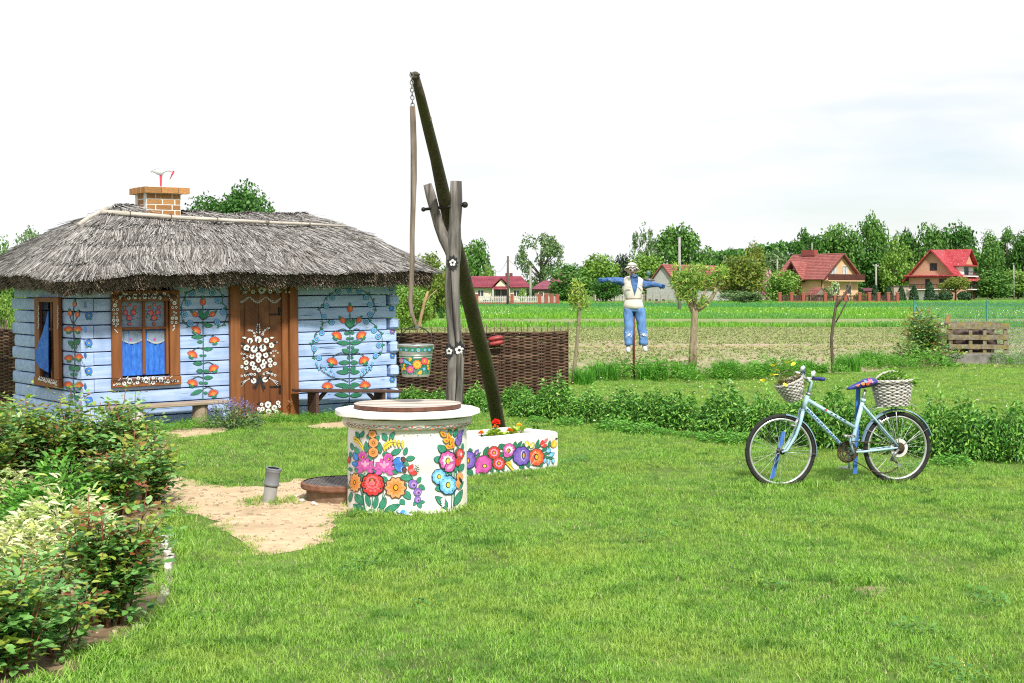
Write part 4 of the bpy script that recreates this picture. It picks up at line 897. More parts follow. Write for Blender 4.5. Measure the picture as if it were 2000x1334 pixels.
TL = [(300, 470, 270, 410, 34), (315, 468, 345, 402, 34), (400, 480, 382, 435, 36), (465, 495, 498, 448, 38), (378, 610, 368, 500, 42), (508, 620, 500, 510, 42), (570, 495, 528, 425, 50), (600, 492, 640, 412, 46), (610, 628, 712, 580, 52), (738, 635, 765, 560, 44), (755, 675, 845, 660, 50), (735, 705, 785, 735, 36), (525, 635, 585, 610, 34), (240, 590, 222, 518, 28), (300, 640, 262, 555, 40), (385, 640, 425, 685, 44), (225, 660, 215, 605, 28), (440, 750, 478, 810, 50), (615, 770, 675, 815, 58), (515, 790, 500, 830, 30), (205, 755, 228, 795, 30), (262, 760, 300, 800, 40), (310, 820, 345, 895, 48), (525, 845, 578, 905, 52), (700, 850, 825, 858, 60), (730, 900, 765, 940, 34), (865, 905, 900, 845, 42), (880, 925, 940, 968, 46), (735, 985, 800, 1065, 66), (700, 1065, 745, 1115, 50), (265, 1015, 345, 1115, 66), (210, 1090, 228, 990, 34), (345, 1170, 245, 1110, 54), (405, 1130, 370, 1010, 46), (450, 1155, 480, 1020, 46), (510, 1160, 560, 1045, 60), (545, 1185, 700, 1110, 62), (190, 960, 215, 920, 26), (860, 1075, 825, 1125, 34), (875, 1085, 900, 1150, 44), (890, 1085, 940, 1090, 32), (1190, 450, 1180, 380, 36), (1225, 460, 1250, 380, 38), (1140, 610, 1065, 540, 70), (1095, 690, 1025, 665, 62), (1300, 600, 1305, 520, 26), (1240, 640, 1265, 560, 44), (1240, 800, 1235, 740, 26), (1265, 790, 1315, 720, 52), (1150, 830, 1095, 765, 46), (1170, 830, 1190, 800, 34), (1110, 955, 1035, 960, 60), (1225, 1125, 1300, 970, 58), (1160, 1130, 1040, 1035, 70), (1155, 1160, 1085, 1080, 40), (1310, 640, 1318, 600, 20)]
for (a, b, c, d2) in ((440, 650, 440, 760), (330, 930, 350, 1170), (310, 950, 365, 1180), (430, 1040, 420, 1185), (560, 1000, 480, 1160), (540, 970, 500, 1180), (1215, 480, 1220, 1120), (1200, 800, 1195, 1150), (1250, 700, 1210, 1150), (640, 715, 600, 745), (650, 780, 610, 745), (720, 870, 790, 900), (325, 830, 365, 810)): pt.line([(a, b), ((a+c)/2+4, (b+d2)/2), (c, d2)], 9, 'dk', 0); pt.line([(a, b), ((a+c)/2+4, (b+d2)/2), (c, d2)], 5, 'teal', 1)
for (x, y, x2, y2, w) in TL: pt.leaf(x, y, x2, y2, w, 'teal', 'dk', 2)
pt.flower(435, 920, 108, 10, 'red', 'black', None, 'rose', lv=6, cr=.2); pt.flower(432, 900, 66, 8, 'rose', 'red', None, 'red', lv=10); pt.ell(428, 880, 26, 22, 'black', 15); pt.ell(428, 876, 15, 13, 'orange', 16)
for k in range(5): pt.leaf(428, 925, 428+30*math.cos(3.6+k*.52), 925+46*math.sin(3.6+k*.52)*1.0, 18, 'rose', 'white', 15, rib=False)
pt.flower(655, 952, 104, 10, 'peach', 'brown', None, 'orange', lv=6, pointed=True); pt.ell(657, 950, 27, 33, 'black', 12); pt.ell(657, 950, 19, 24, 'gold', 13)
pt.flower(262, 902, 62, 11, 'peach', 'brown', None, 'orange', lv=6, pointed=True, sq=1.5); pt.ell(258, 900, 12, 24, 'black', 12); pt.ell(258, 900, 7, 15, 'gold', 13)
for (x, y, q) in ((430, 435, 36), (441, 518, 45), (440, 610, 47)): pt.flower(x, y, q, 6, 'peach', 'brown', None, 'orange', lv=5, rot=.5); pt.ell(x, y, q*.3, None, 'black', 11); pt.ell(x, y, q*.19, None, 'gold', 12)
for x in (412, 428, 444): pt.leaf(x, 405, x+(x-428)*.5, 384, 13, 'black', None, 5, rib=False)
for (x, y, s, bx, by) in ((362, 725, 1.0, 335, 645), (545, 735, 1.12, 585, 665)):
 pt.flower(bx, by, 40*s, 6, 'pink', 'brown', None, 'magenta', lv=4); pt.ell(bx+2, by+12, 18*s, 13*s, 'black', 9); pt.ell(bx+2, by+10, 11*s, 6*s, 'gold', 10)
 pt.fan(x, y+30*s, 92*s, -1.57, 4.3, 8, 'pink', 'magenta', 10, .40); pt.fan(x, y+20, 60*s, -1.57, 3.2, 5, 'palepink', 'magenta', 13, .42); pt.fan(x, y, 62*s, 1.57, 1.9, 5, 'pink', 'magenta', 15, .40); pt.ell(x, y+4, 18*s, 24*s, 'palepink', 18)
for path, q in (([(255, 480), (290, 500), (330, 560)], 34), ([(545, 560), (610, 515), (720, 530)], 46)):
 for k in range(7):
  t = k/6; a = path[0] if t < .5 else path[1]; b = path[1] if t < .5 else path[2]; u = (t % .5)*2 if t < 1 else 1; x, y = a[0]+(b[0]-a[0])*u, a[1]+(b[1]-a[1])*u
  pt.leaf(x, y-q*.8, x+6, y+q*.9, q*.62, 'yellow', 'brown', 4, rib=False)
 pt.line(path, 5, 'brown', 8)
for (x, y, x2, y2, c2) in ((625, 715, 745, 675, 'brown'), (640, 745, 755, 775, 'brown')): pt.leaf(x, y, x2+8, y2, 78, 'blue', 'navy', 4, rib=False); pt.ell(x2-16, y2+4, 26, 30, 'navy', 7); pt.ell(x2-12, y2+6, 19, 24, 'brown', 8); pt.line([(x2-38, y2-24), (x2-48, y2), (x2-36, y2+28)], 4, 'white', 9)
for (x, y, x2, y2) in ((285, 690, 248, 610), (290, 735, 232, 710)): pt.leaf(x, y, x2, y2, 50, 'blue', 'navy', 4, rib=False); pt.line([(x2+10, y2+12), (x-16, y-22)], 4, 'ltblue', 7)
pt.leaf(780, 790, 825, 725, 46, 'red', 'brown', 4, rib=False); pt.leaf(785, 795, 868, 815, 48, 'red', 'brown', 4, rib=False); pt.leaf(782, 792, 838, 775, 30, 'rose', 'brown', 6, rib=False)
for k in range(22): pt.ell(862+26*math.cos(k*2.4)*math.sqrt(k/22), 768+44*math.sin(k*2.4)*math.sqrt(k/22), 5, None, 'black' if k % 3 else 'teal', 4+k % 2, n=7)
pt.leaf(195, 720, 210, 640, 24, 'red', 'brown', 4, rib=False); pt.ell(205, 850, 14, 40, 'grey', 4); pt.ell(205, 850, 8, 30, 'white', 5)
for (x, y, q) in ((822, 915, 42), (868, 990, 38), (868, 1065, 32)): pt.ell(x, y, q*1.07, None, 'black', 4, n=16); pt.ell(x, y, q, None, 'violet', 5, n=16); pt.ell(x+q*.2, y+q*.2, q*.55, None, 'palepink', 6, n=14); pt.ell(x+q*.25, y+q*.28, q*.42, None, 'violet', 7, n=14); pt.ell(x+q*.3, y+q*.3, q*.2, None, 'black', 8)
for (x, y, x2, y2) in ((1140, 460, 1085, 405), (1175, 500, 1160, 415), (1170, 510, 1110, 480), (1195, 540, 1205, 470), (1190, 570, 1130, 540), (1195, 575, 1215, 510)): pt.leaf(x, y, x2, y2, 44, 'gold', 'brown', 4); pt.leaf(x*.85+x2*.15, y*.85+y2*.15, x*.4+x2*.6, y*.4+y2*.6, 16, 'coral', None, 7, rib=False)
for k in range(6): pt.leaf(1262-k*2, 540-k*16, 1280+k*7, 440-k*10, 50-k*4, 'violet' if k % 2 else 'purple', 'navy', 4+k, rib=False)
pt.leaf(1268, 548, 1240, 470, 42, 'violet', 'navy', 12, rib=False)
pt.flower(1158, 690, 80, 8, 'pink', 'black', None, 'palepink', lv=6, sq=1.1); pt.flower(1158, 690, 46, 8, 'white', None, None, None, lv=10); pt.ell(1160, 695, 24, 36, 'black', 13); pt.ell(1162, 695, 17, 27, 'yellow', 14); pt.leaf(1135, 790, 1232, 705, 88, 'pink', 'black', 14); pt.leaf(1150, 775, 1215, 720, 34, 'palepink', None, 17, rib=False)
pt.flower(1278, 625, 36, 7, 'red', 'brown', None, 'rose', lv=6, sq=1.4); pt.ell(1288, 628, 9, 16, 'white', 12); pt.leaf(1250, 745, 1268, 645, 54, 'red', 'brown', 11)
for (x, y, q) in ((1075, 845, 66), (1162, 925, 82)): pt.flower(x, y, q, 8, 'ltblue', 'navy', None, 'skyb', lv=6, rot=.3, sq=1.08); pt.ell(x, y, q*.28, q*.38, 'black', 12); pt.ell(x+2, y, q*.2, q*.28, 'yellow', 13)
for (x, y, q) in ((1275, 845, 40), (1270, 915, 44)): pt.ell(x, y, q*.85, q*1.1, 'brown', 6); pt.ell(x, y, q*.78, q*1.03, 'peach', 7); pt.ell(x-8, y+q*.4, q*.4, q*.5, 'orange', 8)
pt.leaf(1270, 850, 1305, 925, 26, 'black', None, 9, rib=False); pt.leaf(1275, 960, 1310, 890, 24, 'teal', 'dk', 9, rib=False)
for k in range(4): pt.leaf(1140-k*4, 1040+k*22, 1085+k*5, 1075+k*22, 24, 'white', 'dk', 8, rib=False)
pt.obj('painted_flower', wmap, well, PM, dz=.00012, off=.0012)
cmap = cylmap(WELL_C.x, WELL_C.y, WELL_R+.046, WELL_C); pt = Paint(640, 760, 4.94)
q = []
for i in range(100):
 u = -.97+1.94*i/99; X = 785+622*u*1.005; Yc = 322+54*math.sqrt(max(0, 1-u*u))**1.0; fq = math.asin(max(-1, min(1, u))); q.append((X, Yc+9*math.sin(fq*30)))
 pass
for i in range(99): pt.line([q[i], q[i+1]], 4.5, 'navy', 1)
for i in range(-14, 15):
 fq = (i*math.pi+math.pi/2)/30
 if abs(fq) < 1.3: u = math.sin(fq); pt.ell(785+625*u, 322+54*math.cos(fq)-(13 if math.sin(fq*30) > 0 else -13)*1.0, 10*max(.35, math.cos(fq)), 9, 'coral', 2)
for dy in (-20, 20):
 for i in range(60):
  f0, f1 = -1.35+2.7*i/60, -1.35+2.7*(i+1)/60; pt.line([(785+622*math.sin(f0), 322+dy+54*math.cos(f0)), (785+622*math.sin(f1), 322+dy+54*math.cos(f1))], 2.5, 'brown', 1)
pt.obj('painted_border', cmap, well, PM, dz=.00012, off=.0012)
b = G(789, 1004, .02); mb = MB(); rot = Rz(-.45)
mb.loft([(Vector((x, 0, .03+z)), Vector((0, w, 0)), Vector((0, 0, h))) for x, z, w, h in ((-.065, .012, .004, .004), (-.05, .01, .02, .013), (-.01, .008, .028, .02), (.03, 0, .022, .017), (.05, -.004, .008, .007), (.075, -.008, .024, .006))], 10)
mb.v = [rot @ v for v in mb.v]; o = mb.obj('painted_fish', M('blue_white_paint', (.05, .25, .6), (.75, .8, .85), scale=26, rough=.4, lo=.45, hi=.6), loc=(b.x, b.y-.03, .0), smooth=True); tag(o, 'small blue and white ornament lying in the grass at the foot of the well', 'ornament')
man = thing('manhole', 'round rusty manhole with a patterned iron cover beside the white well', 'manhole', MAN_C)
mb = MB(); mb.lathe([(.315, -.03), (.322, .02), (.318, .095)], n=40, caps=False); mb.obj('concrete_ring', M('ring_concrete', (.16, .10, .065), (.27, .19, .125), scale=8, rough=.95, bump=.5), man, smooth=True)
mb = MB(); mb.lathe([(.31, .09), (.36, .097), (.368, .11), (.366, .142), (.352, .15), (.345, .15)], n=44, caps=False); mb.obj('iron_rim', M('rust', (.15, .065, .035), (.22, .11, .07), scale=14, rough=.85, bump=.4), man, smooth=False)
CAST = M('cast_iron', (.115, .105, .10), (.20, .18, .17), scale=12, rough=.55, bump=.2, metal=.35)
mb = MB(); mb.lathe([(.344, .13), (.344, .142), (.005, .142)], n=44); mb.obj('cover', CAST, man)
mb = MB()
for i in range(-9, 10):
 for j in range(-9, 10):
  x, y = i*.034, j*.034
  if math.hypot(x, y) < .325: mb.box((x, y, .144), (.024, .024, .008) if (i+j) % 2 else (.026, .012, .007))
mb.obj('cover_studs', CAST, man, kind='stuff')
for k, (px, py, s) in enumerate(((578, 972, .022), (590, 981, .026), (612, 986, .024), (618, 988, .016))):
 b = G(px, py); mb = MB(); mb.ball((0, 0, s*.5), (s, s*.8, s*.62), 7, 5); mb.v = [v+Vector((mnoise.noise(v*60+Vector((k, 0, 0))), mnoise.noise(v*60+Vector((0, k, 5))), 0))*s*.35 for v in mb.v]
 o = mb.obj('pebble', M('pebble', (.42, .40, .38), (.62, .6, .58), scale=30, rough=.9), loc=(b.x, b.y, .003)); tag(o, ('grey pebble on the sand left of the other pebbles by the manhole', 'larger pale pebble second from the left by the manhole', 'pale pebble nearest the white well beside the manhole', 'smallest pebble of the four beside the manhole')[k], 'pebble', 'pebbles beside the manhole')
b = G(525, 981); pp = thing('vent_pipe', 'leaning grey plastic pipe standing in the sand patch', 'pipe', b)
dv = Vector((.045, -.01, .30)).normalized(); rot = Vector((0, 0, 1)).rotation_difference(dv).to_matrix()
PVC = M('grey_pvc', (.155, .165, .18), (.20, .21, .225), scale=5, rough=.5, c3=(.26, .25, .22), s3=6)
mb = MB(); mb.lathe([(.055, -.06), (.055, .15), (.0, .15)], n=24, rot=rot, caps=False); mb.obj('pipe', M('grey_pvc_dirty', (.20, .20, .19), (.27, .26, .235), scale=4, rough=.7), pp, smooth=True)
mb = MB(); mb.lathe([(.056, .140), (.062, .142), (.066, .150), (.066, .156), (.062, .162), (.062, .255), (.066, .262), (.066, .27), (.063, .274), (.067, .279), (.067, .287), (.063, .290), (.050, .288)], n=24, rot=rot, caps=False); mb.obj('socket', PVC, pp, smooth=True)
mb = MB(); mb.lathe([(.055, .272), (.02, .276)], n=24, rot=rot); mb.obj('end_cap', M('pvc_cap', (.10, .11, .12)), pp)
T0 = G(1089, 912); TA = R(41); tx = Vector((math.cos(TA), math.sin(TA), 0)); ty = Vector((-math.sin(TA), math.cos(TA), 0))
TLn, TWd, THt = 1.78, .66, .355; TO = T0-tx*TLn
tr = thing('flower_trough', 'white concrete trough with painted flowers standing beside the well', 'trough', TO, TA)
mb = MB(); tw_ = .085
def rough_box(mb, x0, x1, y0, y1, z0, z1):
 mb.box(((x0+x1)/2, (y0+y1)/2, (z0+z1)/2), (x1-x0, y1-y0, z1-z0), bev=.022)
outer = [(0, 0), (TLn, 0), (TLn, TWd), (0, TWd)]; inner = [(tw_, tw_), (TLn-tw_, tw_), (TLn-tw_, TWd-tw_), (tw_, TWd-tw_)]
rings = []
for (ins, z) in ((.012, -.03), (.0, .02), (.0, THt-.02), (.018, THt)): rings.append([Vector((x+(ins if x == 0 else -ins), y+(ins if y == 0 else -ins), z)) for x, y in outer])
for (ins, z) in ((.0, THt), (.018, THt-.015), (.03, .20)): rings.append([Vector((x+(ins if x < 1 else -ins), y+(ins if y < .3 else -ins), z)) for x, y in inner])
for rg in rings: mb.v += rg
for i in range(len(rings)-1):
 for k in range(4): mb.f.append([i*4+k, i*4+(k+1) % 4, i*4+4+(k+1) % 4, i*4+4+k]); mb.m.append(0)
me = mb.mesh('trough_wall', M('trough_white', (.70, .70, .685), (.80, .80, .785), scale=9, rough=.9, bump=.8, c3=(.56, .55, .5), s3=5, lo3=.55, hi3=.8))
import bmesh
bm = bmesh.new(); bm.from_mesh(me); bmesh.ops.subdivide_edges(bm, edges=bm.edges[:], cuts=7, use_grid_fill=True)
for v in bm.verts: q = v.co; v.co = q+Vector((mnoise.noise(q*7), mnoise.noise(q*7+Vector((9, 0, 0))), mnoise.noise(q*7+Vector((0, 9, 0)))))*.007
bm.to_mesh(me); bm.free(); link('trough_wall', me, tr)
mb = MB(); V2, F2 = grid_xy(tw_+.01, TLn-tw_-.01, tw_+.01, TWd-tw_-.01, .03)
mb.v = [Vector((a, b_, .285+.014*mnoise.noise(Vector((a*9, b_*9, 0)))+.008*mnoise.noise(Vector((a*30, b_*30, 2))))) for a, b_, _ in V2]; mb.f = [list(map(int, f)) for f in F2]; mb.m = [0]*len(mb.f)
mb.obj('soil', M('potting_soil', (.05, .03, .02), (.13, .085, .06), scale=40, rough=.98, bump=.8), tr)
TM = Matrix.Translation(TO) @ Rz(TA); TMI = TM.inverted(); TC = TMI @ CAMP
def tmap(px, py, l):
 d = TMI.to_3x3() @ ray(px, py); t = (-.006-l-TC.y)/d.y; return TC+d*t
pt = Paint(880, 800, 8.333)
for (x, y, x2, y2, w) in ((330, 700, 315, 625, 70), (380, 790, 420, 690, 36), (420, 790, 490, 690, 40), (355, 850, 420, 830, 36), (310, 940, 405, 880, 64), (275, 985, 370, 1060, 90), (555, 760, 612, 600, 92), (780, 630, 880, 565, 84), (770, 705, 855, 760, 80), (640, 640, 560, 770, 10), (590, 800, 760, 780, 46), (640, 830, 720, 880, 46), (640, 890, 690, 1040, 66), (540, 1060, 620, 985, 52), (500, 1040, 540, 1075, 40), (870, 830, 1000, 790, 54), (830, 900, 870, 1000, 60), (760, 960, 790, 1020, 50), (1040, 620, 1060, 515, 58), (1060, 650, 1165, 510, 60), (1180, 610, 1190, 540, 44), (1225, 640, 1290, 600, 44), (1260, 720, 1340, 660, 56), (1385, 650, 1440, 480, 56), (1430, 620, 1470, 560, 40), (1490, 680, 1580, 590, 60), (1500, 730, 1640, 690, 44), (1600, 620, 1620, 500, 46), (1120, 890, 1200, 960, 80), (1230, 810, 1280, 950, 76), (1430, 850, 1500, 920, 90), (1520, 760, 1600, 790, 46), (1580, 780, 1690, 800, 40), (970, 760, 1060, 740, 44), (1000, 700, 1050, 660, 40), (860, 810, 900, 790, 40)): pt.leaf(x, y, x2, y2, w, 'green', 'dk', 2)
pt.line([(350, 830), (600, 820), (900, 860), (1040, 760), (1300, 740), (1690, 800)], 10, 'dk', 0)
pt.flower(300, 820, 105, 7, 'purple', 'navy', None, 'violet', lv=5, sq=1.3); pt.ell(290, 830, 22, 50, 'black', 11); pt.ell(288, 830, 12, 34, 'gold', 12)
pt.leaf(395, 745, 455, 645, 62, 'purple', 'navy', 5, rib=False); pt.leaf(415, 735, 440, 680, 20, 'palepink', None, 8, rib=False)
pt.flower(540, 890, 132, 7, 'magenta', 'brown', None, 'pink', lv=6, rot=.4, sq=1.05); pt.leaf(600, 860, 470, 790, 120, 'pink', 'magenta', 11, rib=False); pt.leaf(500, 920, 640, 930, 130, 'pink', 'magenta', 11, rib=False); pt.leaf(430, 1040, 480, 880, 70, 'pink', 'magenta', 10, rib=False); pt.ell(556, 918, 40, 34, 'black', 15); pt.ell(556, 918, 26, 24, 'yellow', 16)
for (x, y, q) in ((708, 700, 96), (788, 875, 96)): pt.flower(x, y, q, 9, 'red', 'brown', None, 'rose', lv=7, rot=.2, sq=1.04); pt.flower(x, y, q*.6, 9, 'palepink', None, None, 'red', lv=11, rot=.2); pt.ell(x, y, q*.25, q*.3, 'black', 14); pt.ell(x, y, q*.17, q*.21, 'gold', 15)
pt.flower(955, 655, 100, 9, 'pink', 'brown', None, 'palepink', lv=7); pt.flower(955, 655, 55, 8, 'white', None, None, None, lv=11); pt.ell(945, 668, 34, 38, 'black', 14); pt.ell(940, 668, 22, 26, 'orange', 15); pt.leaf(870, 700, 955, 770, 90, 'pink', 'brown', 14)
pt.flower(1160, 755, 140, 8, 'purple', 'navy', None, 'violet', lv=7, rot=.3, sq=1.05); pt.ell(1188, 745, 46, 86, 'white', 12); pt.ell(1192, 745, 40, 80, 'purple', 13); pt.ell(1188, 745, 26, 55, 'black', 14); pt.ell(1190, 745, 15, 42, 'gold', 15)
for k in range(7): pt.leaf(910+k*14, 870+k*18, 990-k*0+k*5, 850+k*22, 34, 'yellow', 'brown', 6, rib=False)
for k in range(7): pt.leaf(940+k*11, 850+k*20, 895+k*16, 880+k*16, 30, 'yellow', 'brown', 6, rib=False)
pt.line([(880, 860), (950, 880), (1040, 975)], 7, 'black', 10)
for (x, y, x2, y2) in ((1235, 615, 1250, 500), (1300, 630, 1360, 530)): pt.leaf(x, y, x2, y2, 70, 'yellow', 'brown', 6, rib=False); pt.leaf(x, y, x*.3+x2*.7, y*.3+y2*.7, 26, 'cream', None, 9, rib=False)
pt.flower(1400, 775, 118, 8, 'coral', 'brown', None, 'orange', lv=8, rot=.5, sq=1.15); pt.leaf(1310, 900, 1385, 680, 60, 'coral', 'white', 13, rib=False); pt.ell(1395, 770, 36, 52, 'black', 14); pt.ell(1400, 772, 22, 36, 'gold', 15)
pt.leaf(1490, 610, 1500, 490, 66, 'red', 'brown', 6, rib=False); pt.leaf(1490, 600, 1570, 570, 60, 'red', 'brown', 6, rib=False); pt.leaf(1525, 530, 1585, 470, 44, 'rose', 'brown', 6, rib=False); pt.line([(1475, 590), (1520, 570)], 6, 'white', 9)
for k in range(6): pt.leaf(1650+k*6, 610-k*12, 1735-k*4, 560-k*16+10, 46, 'yellow', 'brown', 6+k % 2, rib=False); pt.leaf(1655+k*4, 610-k*14, 1640+k*6, 540-k*8, 34, 'gold', 'brown', 6+k % 2, rib=False)
for k in range(3): pt.leaf(1710, 490, 1720+k*18, 445+k*8, 12, 'black', None, 6, rib=False)
for (x, y, x2, y2, w) in ((1560, 690, 1635, 640, 70), (1600, 760, 1695, 700, 66), (1545, 790, 1525, 875, 50), (1600, 800, 1590, 905, 52), (1665, 800, 1680, 880, 44)): pt.leaf(x, y, x2, y2, w, 'ltblue', 'navy', 6, rib=False); pt.leaf(x, y, x*.35+x2*.65, y*.35+y2*.65, w*.35, 'skyb', None, 9, rib=False)
pt.obj('painted_flower', tmap, tr, PM, dz=.00012, off=.0012)
LG = LM('lime_leaf', [(.16, .30, .02), (.28, .42, .04), (.45, .5, .08)], trans=.35)
DG = LM('dark_leaf', [(.03, .10, .015), (.06, .16, .02), (.09, .22, .03)], trans=.3)
STEM = M('green_stem', (.06, .13, .03), (.10, .18, .04), scale=20)
def tpos(px, py, z):
 Y = (EYE-z)*F/(py-HY); return Vector(((px-CX)/F*Y, Y, z))
def rosette(loc, n, rad, h, mat, seed, name, label, group, cat='plant', L=.06):
 r = rs(seed); a = r.uniform(0, 6.28, n); q = rad*np.sqrt(r.uniform(.02, 1, n)); pos = np.stack([q*np.cos(a)*.5, q*np.sin(a)*.5, r.uniform(0, h, n)], 1); ax = np.stack([np.cos(a), np.sin(a), r.uniform(.2, 1.1, n)], 1)
 t = thing(name, label, cat, loc, 0, group); link('foliage', leaf_mesh('foliage', pos, ax, np.tile([0, 0, 1.0], (n, 1))+.3*r.normal(size=(n, 3)), r.uniform(.6, 1.1, n)*L, r.uniform(.4, .7, n)*L, [mat], shape=1), t, kind='stuff'); return t
rosette(tpos(965, 853, .29), 60, .08, .06, LG, 1, 'lettuce_plant', 'lime green leafy plant in the trough below the red geranium', 'leafy plants in the trough', L=.07)
rosette(tpos(1012, 850, .29), 60, .09, .07, LG, 2, 'lettuce_plant', 'yellow green leafy plant near the right end of the trough', 'leafy plants in the trough', L=.07)
rosette(tpos(985, 856, .29), 40, .07, .05, LG, 3, 'lettuce_plant', 'lime green leafy plant in the trough between the two orange marigolds', 'leafy plants in the trough', L=.055)
rosette(tpos(1048, 845, .29), 26, .05, .05, DG, 6, 'seedling_plant', 'small sparse green plant at the right end of the trough', 'leafy plants in the trough', L=.045)
def pom(loc, zt, col, seed, label, rad=.028, n=46, stem_r=.004):
 r = rs(seed); t = thing('geranium' if col[1] < .06 else 'marigold', label, 'flower', loc, 0, 'flowers in the trough'); mb = MB(); mb.tube([(0, 0, -.01), (.004, 0, zt*.5), (0, .004, zt)], stem_r, 6); mb.obj('stem', STEM, t)
 u = unit(r, n); u[:, 2] = np.abs(u[:, 2])*.8-.15; link('flower_head', leaf_mesh('flower_head', np.tile([0, 0, zt], (n, 1))+u*rad*.25, u, unit(r, n)*.3+[0, 0, 1.0], rad*1.0, rad*.8, [LM('petal_%d' % seed, [tuple(q*.75 for q in col), col, tuple(min(1, q*1.1) for q in col)], trans=.25)], shape=1), t)
 k = 12; a = r.uniform(0, 6.28, k); link('foliage', leaf_mesh('foliage', np.stack([a*0, a*0, r.uniform(0, zt*.6, k)], 1), np.stack([np.cos(a), np.sin(a), a*0+.5], 1), np.tile([0, 0, 1.0], (k, 1)), .05, .028, [DG], shape=1), t, kind='stuff')
pom(tpos(969, 852, .29), .135, (.78, .035, .02), 11, 'bright red geranium flower, tallest in the white trough', .04, 60)
pom(tpos(968, 850, .29)+Vector((0, .06, 0)), .075, (.72, .20, .02), 12, 'orange marigold just below the red geranium in the trough', .03)
pom(tpos(940, 858, .29), .06, (.78, .24, .01), 13, 'orange marigold nearest the well in the trough', .03)
pom(tpos(996, 853, .29), .065, (.78, .22, .01), 14, 'orange marigold to the right of the red geranium in the trough', .03)
pom(tpos(1014, 847, .29), .085, (.78, .44, .02), 15, 'yellow marigold above the lime plant at the right of the trough', .026)
GREYW = M('grey_weathered_wood', (.055, .05, .045), (.205, .19, .172), scale=5, stretch=(4, 4, .35), rough=.85, bump=.9, lo=.40, hi=.60, c3=(.06, .05, .042), s3=3.5, lo3=.56, hi3=.74)
DARKW = M('dark_mossy_pole', (.045, .035, .024), (.085, .066, .042), scale=8, stretch=(4, 4, .6), rough=.85, bump=.6, c3=(.075, .08, .022), s3=1.1, lo3=.45, hi3=.68)
RODW = M('pale_rod_wood', (.10, .075, .055), (.25, .205, .16), scale=6, stretch=(5, 5, .5), rough=.85, bump=.7, c3=(.15, .105, .07), s3=4)
sw = thing('well_sweep', 'tall wooden well sweep with forked grey post and long dark leaning pole', 'well sweep', G(886, 932))
SO = sw.location
YP = 13.02
def pp_(px, py, Y=YP): return P(px, py, Y)-SO
W_ = lambda w, Y=YP: w/F*Y/2
mb = MB()
path = [(884, 945), (886, 890), (886, 800), (888, 740), (890, 700), (890, 680), (887, 640), (884, 600), (883, 560), (884, 515), (887, 480), (889, 440), (890, 400), (891, 354)]; wd = [36, 35, 34, 33, 34, 30, 29, 29, 31, 29, 31, 25, 24, 23]
mb.tube([pp_(*p) for p in path], [W_(w) for w in wd], 18);
for i, v in enumerate(mb.v): v += Vector((mnoise.noise(v*5), mnoise.noise(v*5+Vector((7, 0, 0))), 0))*.012
post = mb.obj('post', GREYW, sw, smooth=True)
mb = MB(); path = [(886, 520), (880, 492), (868, 466), (857, 440), (850, 415), (842, 385), (835, 360)]; wd = [18, 24, 22, 21, 20, 20, 18]
mb.tube([pp_(*p) for p in path], [W_(w) for w in wd], 14)
for i, v in enumerate(mb.v): v += Vector((mnoise.noise(v*6), mnoise.noise(v*6+Vector((7, 0, 0))), 0))*.008
mb.obj('fork_arm', M('fork_wood', (.07, .06, .052), (.22, .20, .18), scale=6, stretch=(5, 5, .6), rough=.85, bump=.8, c3=(.36, .20, .10), s3=2.4, lo3=.62, hi3=.72), sw, smooth=True)
mb = MB(); crk = [(889, 790), (893, 740), (892, 700), (890, 660), (886, 620), (883, 570), (881, 528)]
mb.tube([P(x, y, YP-.01)-SO+Vector((0, -W_(30)*.93, 0)) for x, y in crk], [.004, .006, .007, .006, .006, .005, .003], 5); mb.obj('drying_crack', DARK, sw)
tip = P(811, 146, 11.42); end = G(978, 838); end.z = -.05
mids = []
bp = [(811, 146), (822, 190), (836, 245), (851, 310), (867, 385), (881, 440), (900, 520), (914, 575), (930, 640), (948, 705), (962, 765), (976, 829)]; bw = [17, 20, 22, 23, 27, 28, 29, 29, 30, 29, 28, 27]
L0 = tip.y; L1 = end.y
def beamY(py):
 z0, z1 = tip.z, end.z; k = (HY-py)/F
 s = (z0-EYE-k*L0)/(k*(L1-L0)-(z1-z0)); return L0+s*(L1-L0)
pts = [P(x, y, beamY(y)) for x, y in bp]; pts[-1].z = min(pts[-1].z, 0.0); pts.append(pts[-1]+(pts[-1]-pts[-2]).normalized()*.12)
mb = MB(); mb.tube([p-SO for p in pts], [w/F*p.y/2 for w, p in zip(bw+[27], pts)], 14)
for i, v in enumerate(mb.v): v += Vector((mnoise.noise(v*3), mnoise.noise(v*3+Vector((7, 0, 0))), 0))*.010
mb.obj('beam', DARKW, sw, smooth=True)
r = rs(8); mb = MB()
for k in range(16):
 i = r.randint(1, 11); t = r.uniform(0, 1); p = pts[i].lerp(pts[i+1], t)-SO; rad = bw[i]/F*pts[i].y/2; a = r.uniform(-2.6, -.5); mb.ball(p+Vector((math.cos(a)*rad*.97, math.sin(a)*rad*.97, 0)), (.014, .010, .02), 7, 5)
mb.obj('knots', M('knot', (.3, .25, .18), (.12, .1, .07), scale=40), sw, kind='stuff')
mb = MB(); a, b_ = pp_(827, 409, YP-.02), pp_(908, 400, YP-.02); mb.tube([a, b_], .014, 8); mb.ball(b_, (.03, .03, .03), 8, 6); mb.ball(a, (.022, .022, .022), 8, 6); mb.obj('pivot_bolt', IRON, sw, smooth=True)
def pmap(px, py, l):
 p = P(px, py, YP-W_(31)-l); k = (px-887)/17.0; p.y += W_(31)*.95*(1-math.sqrt(max(0.02, 1-k*k*.92))) if abs(k) < 1 else W_(31)*.7; return p-SO
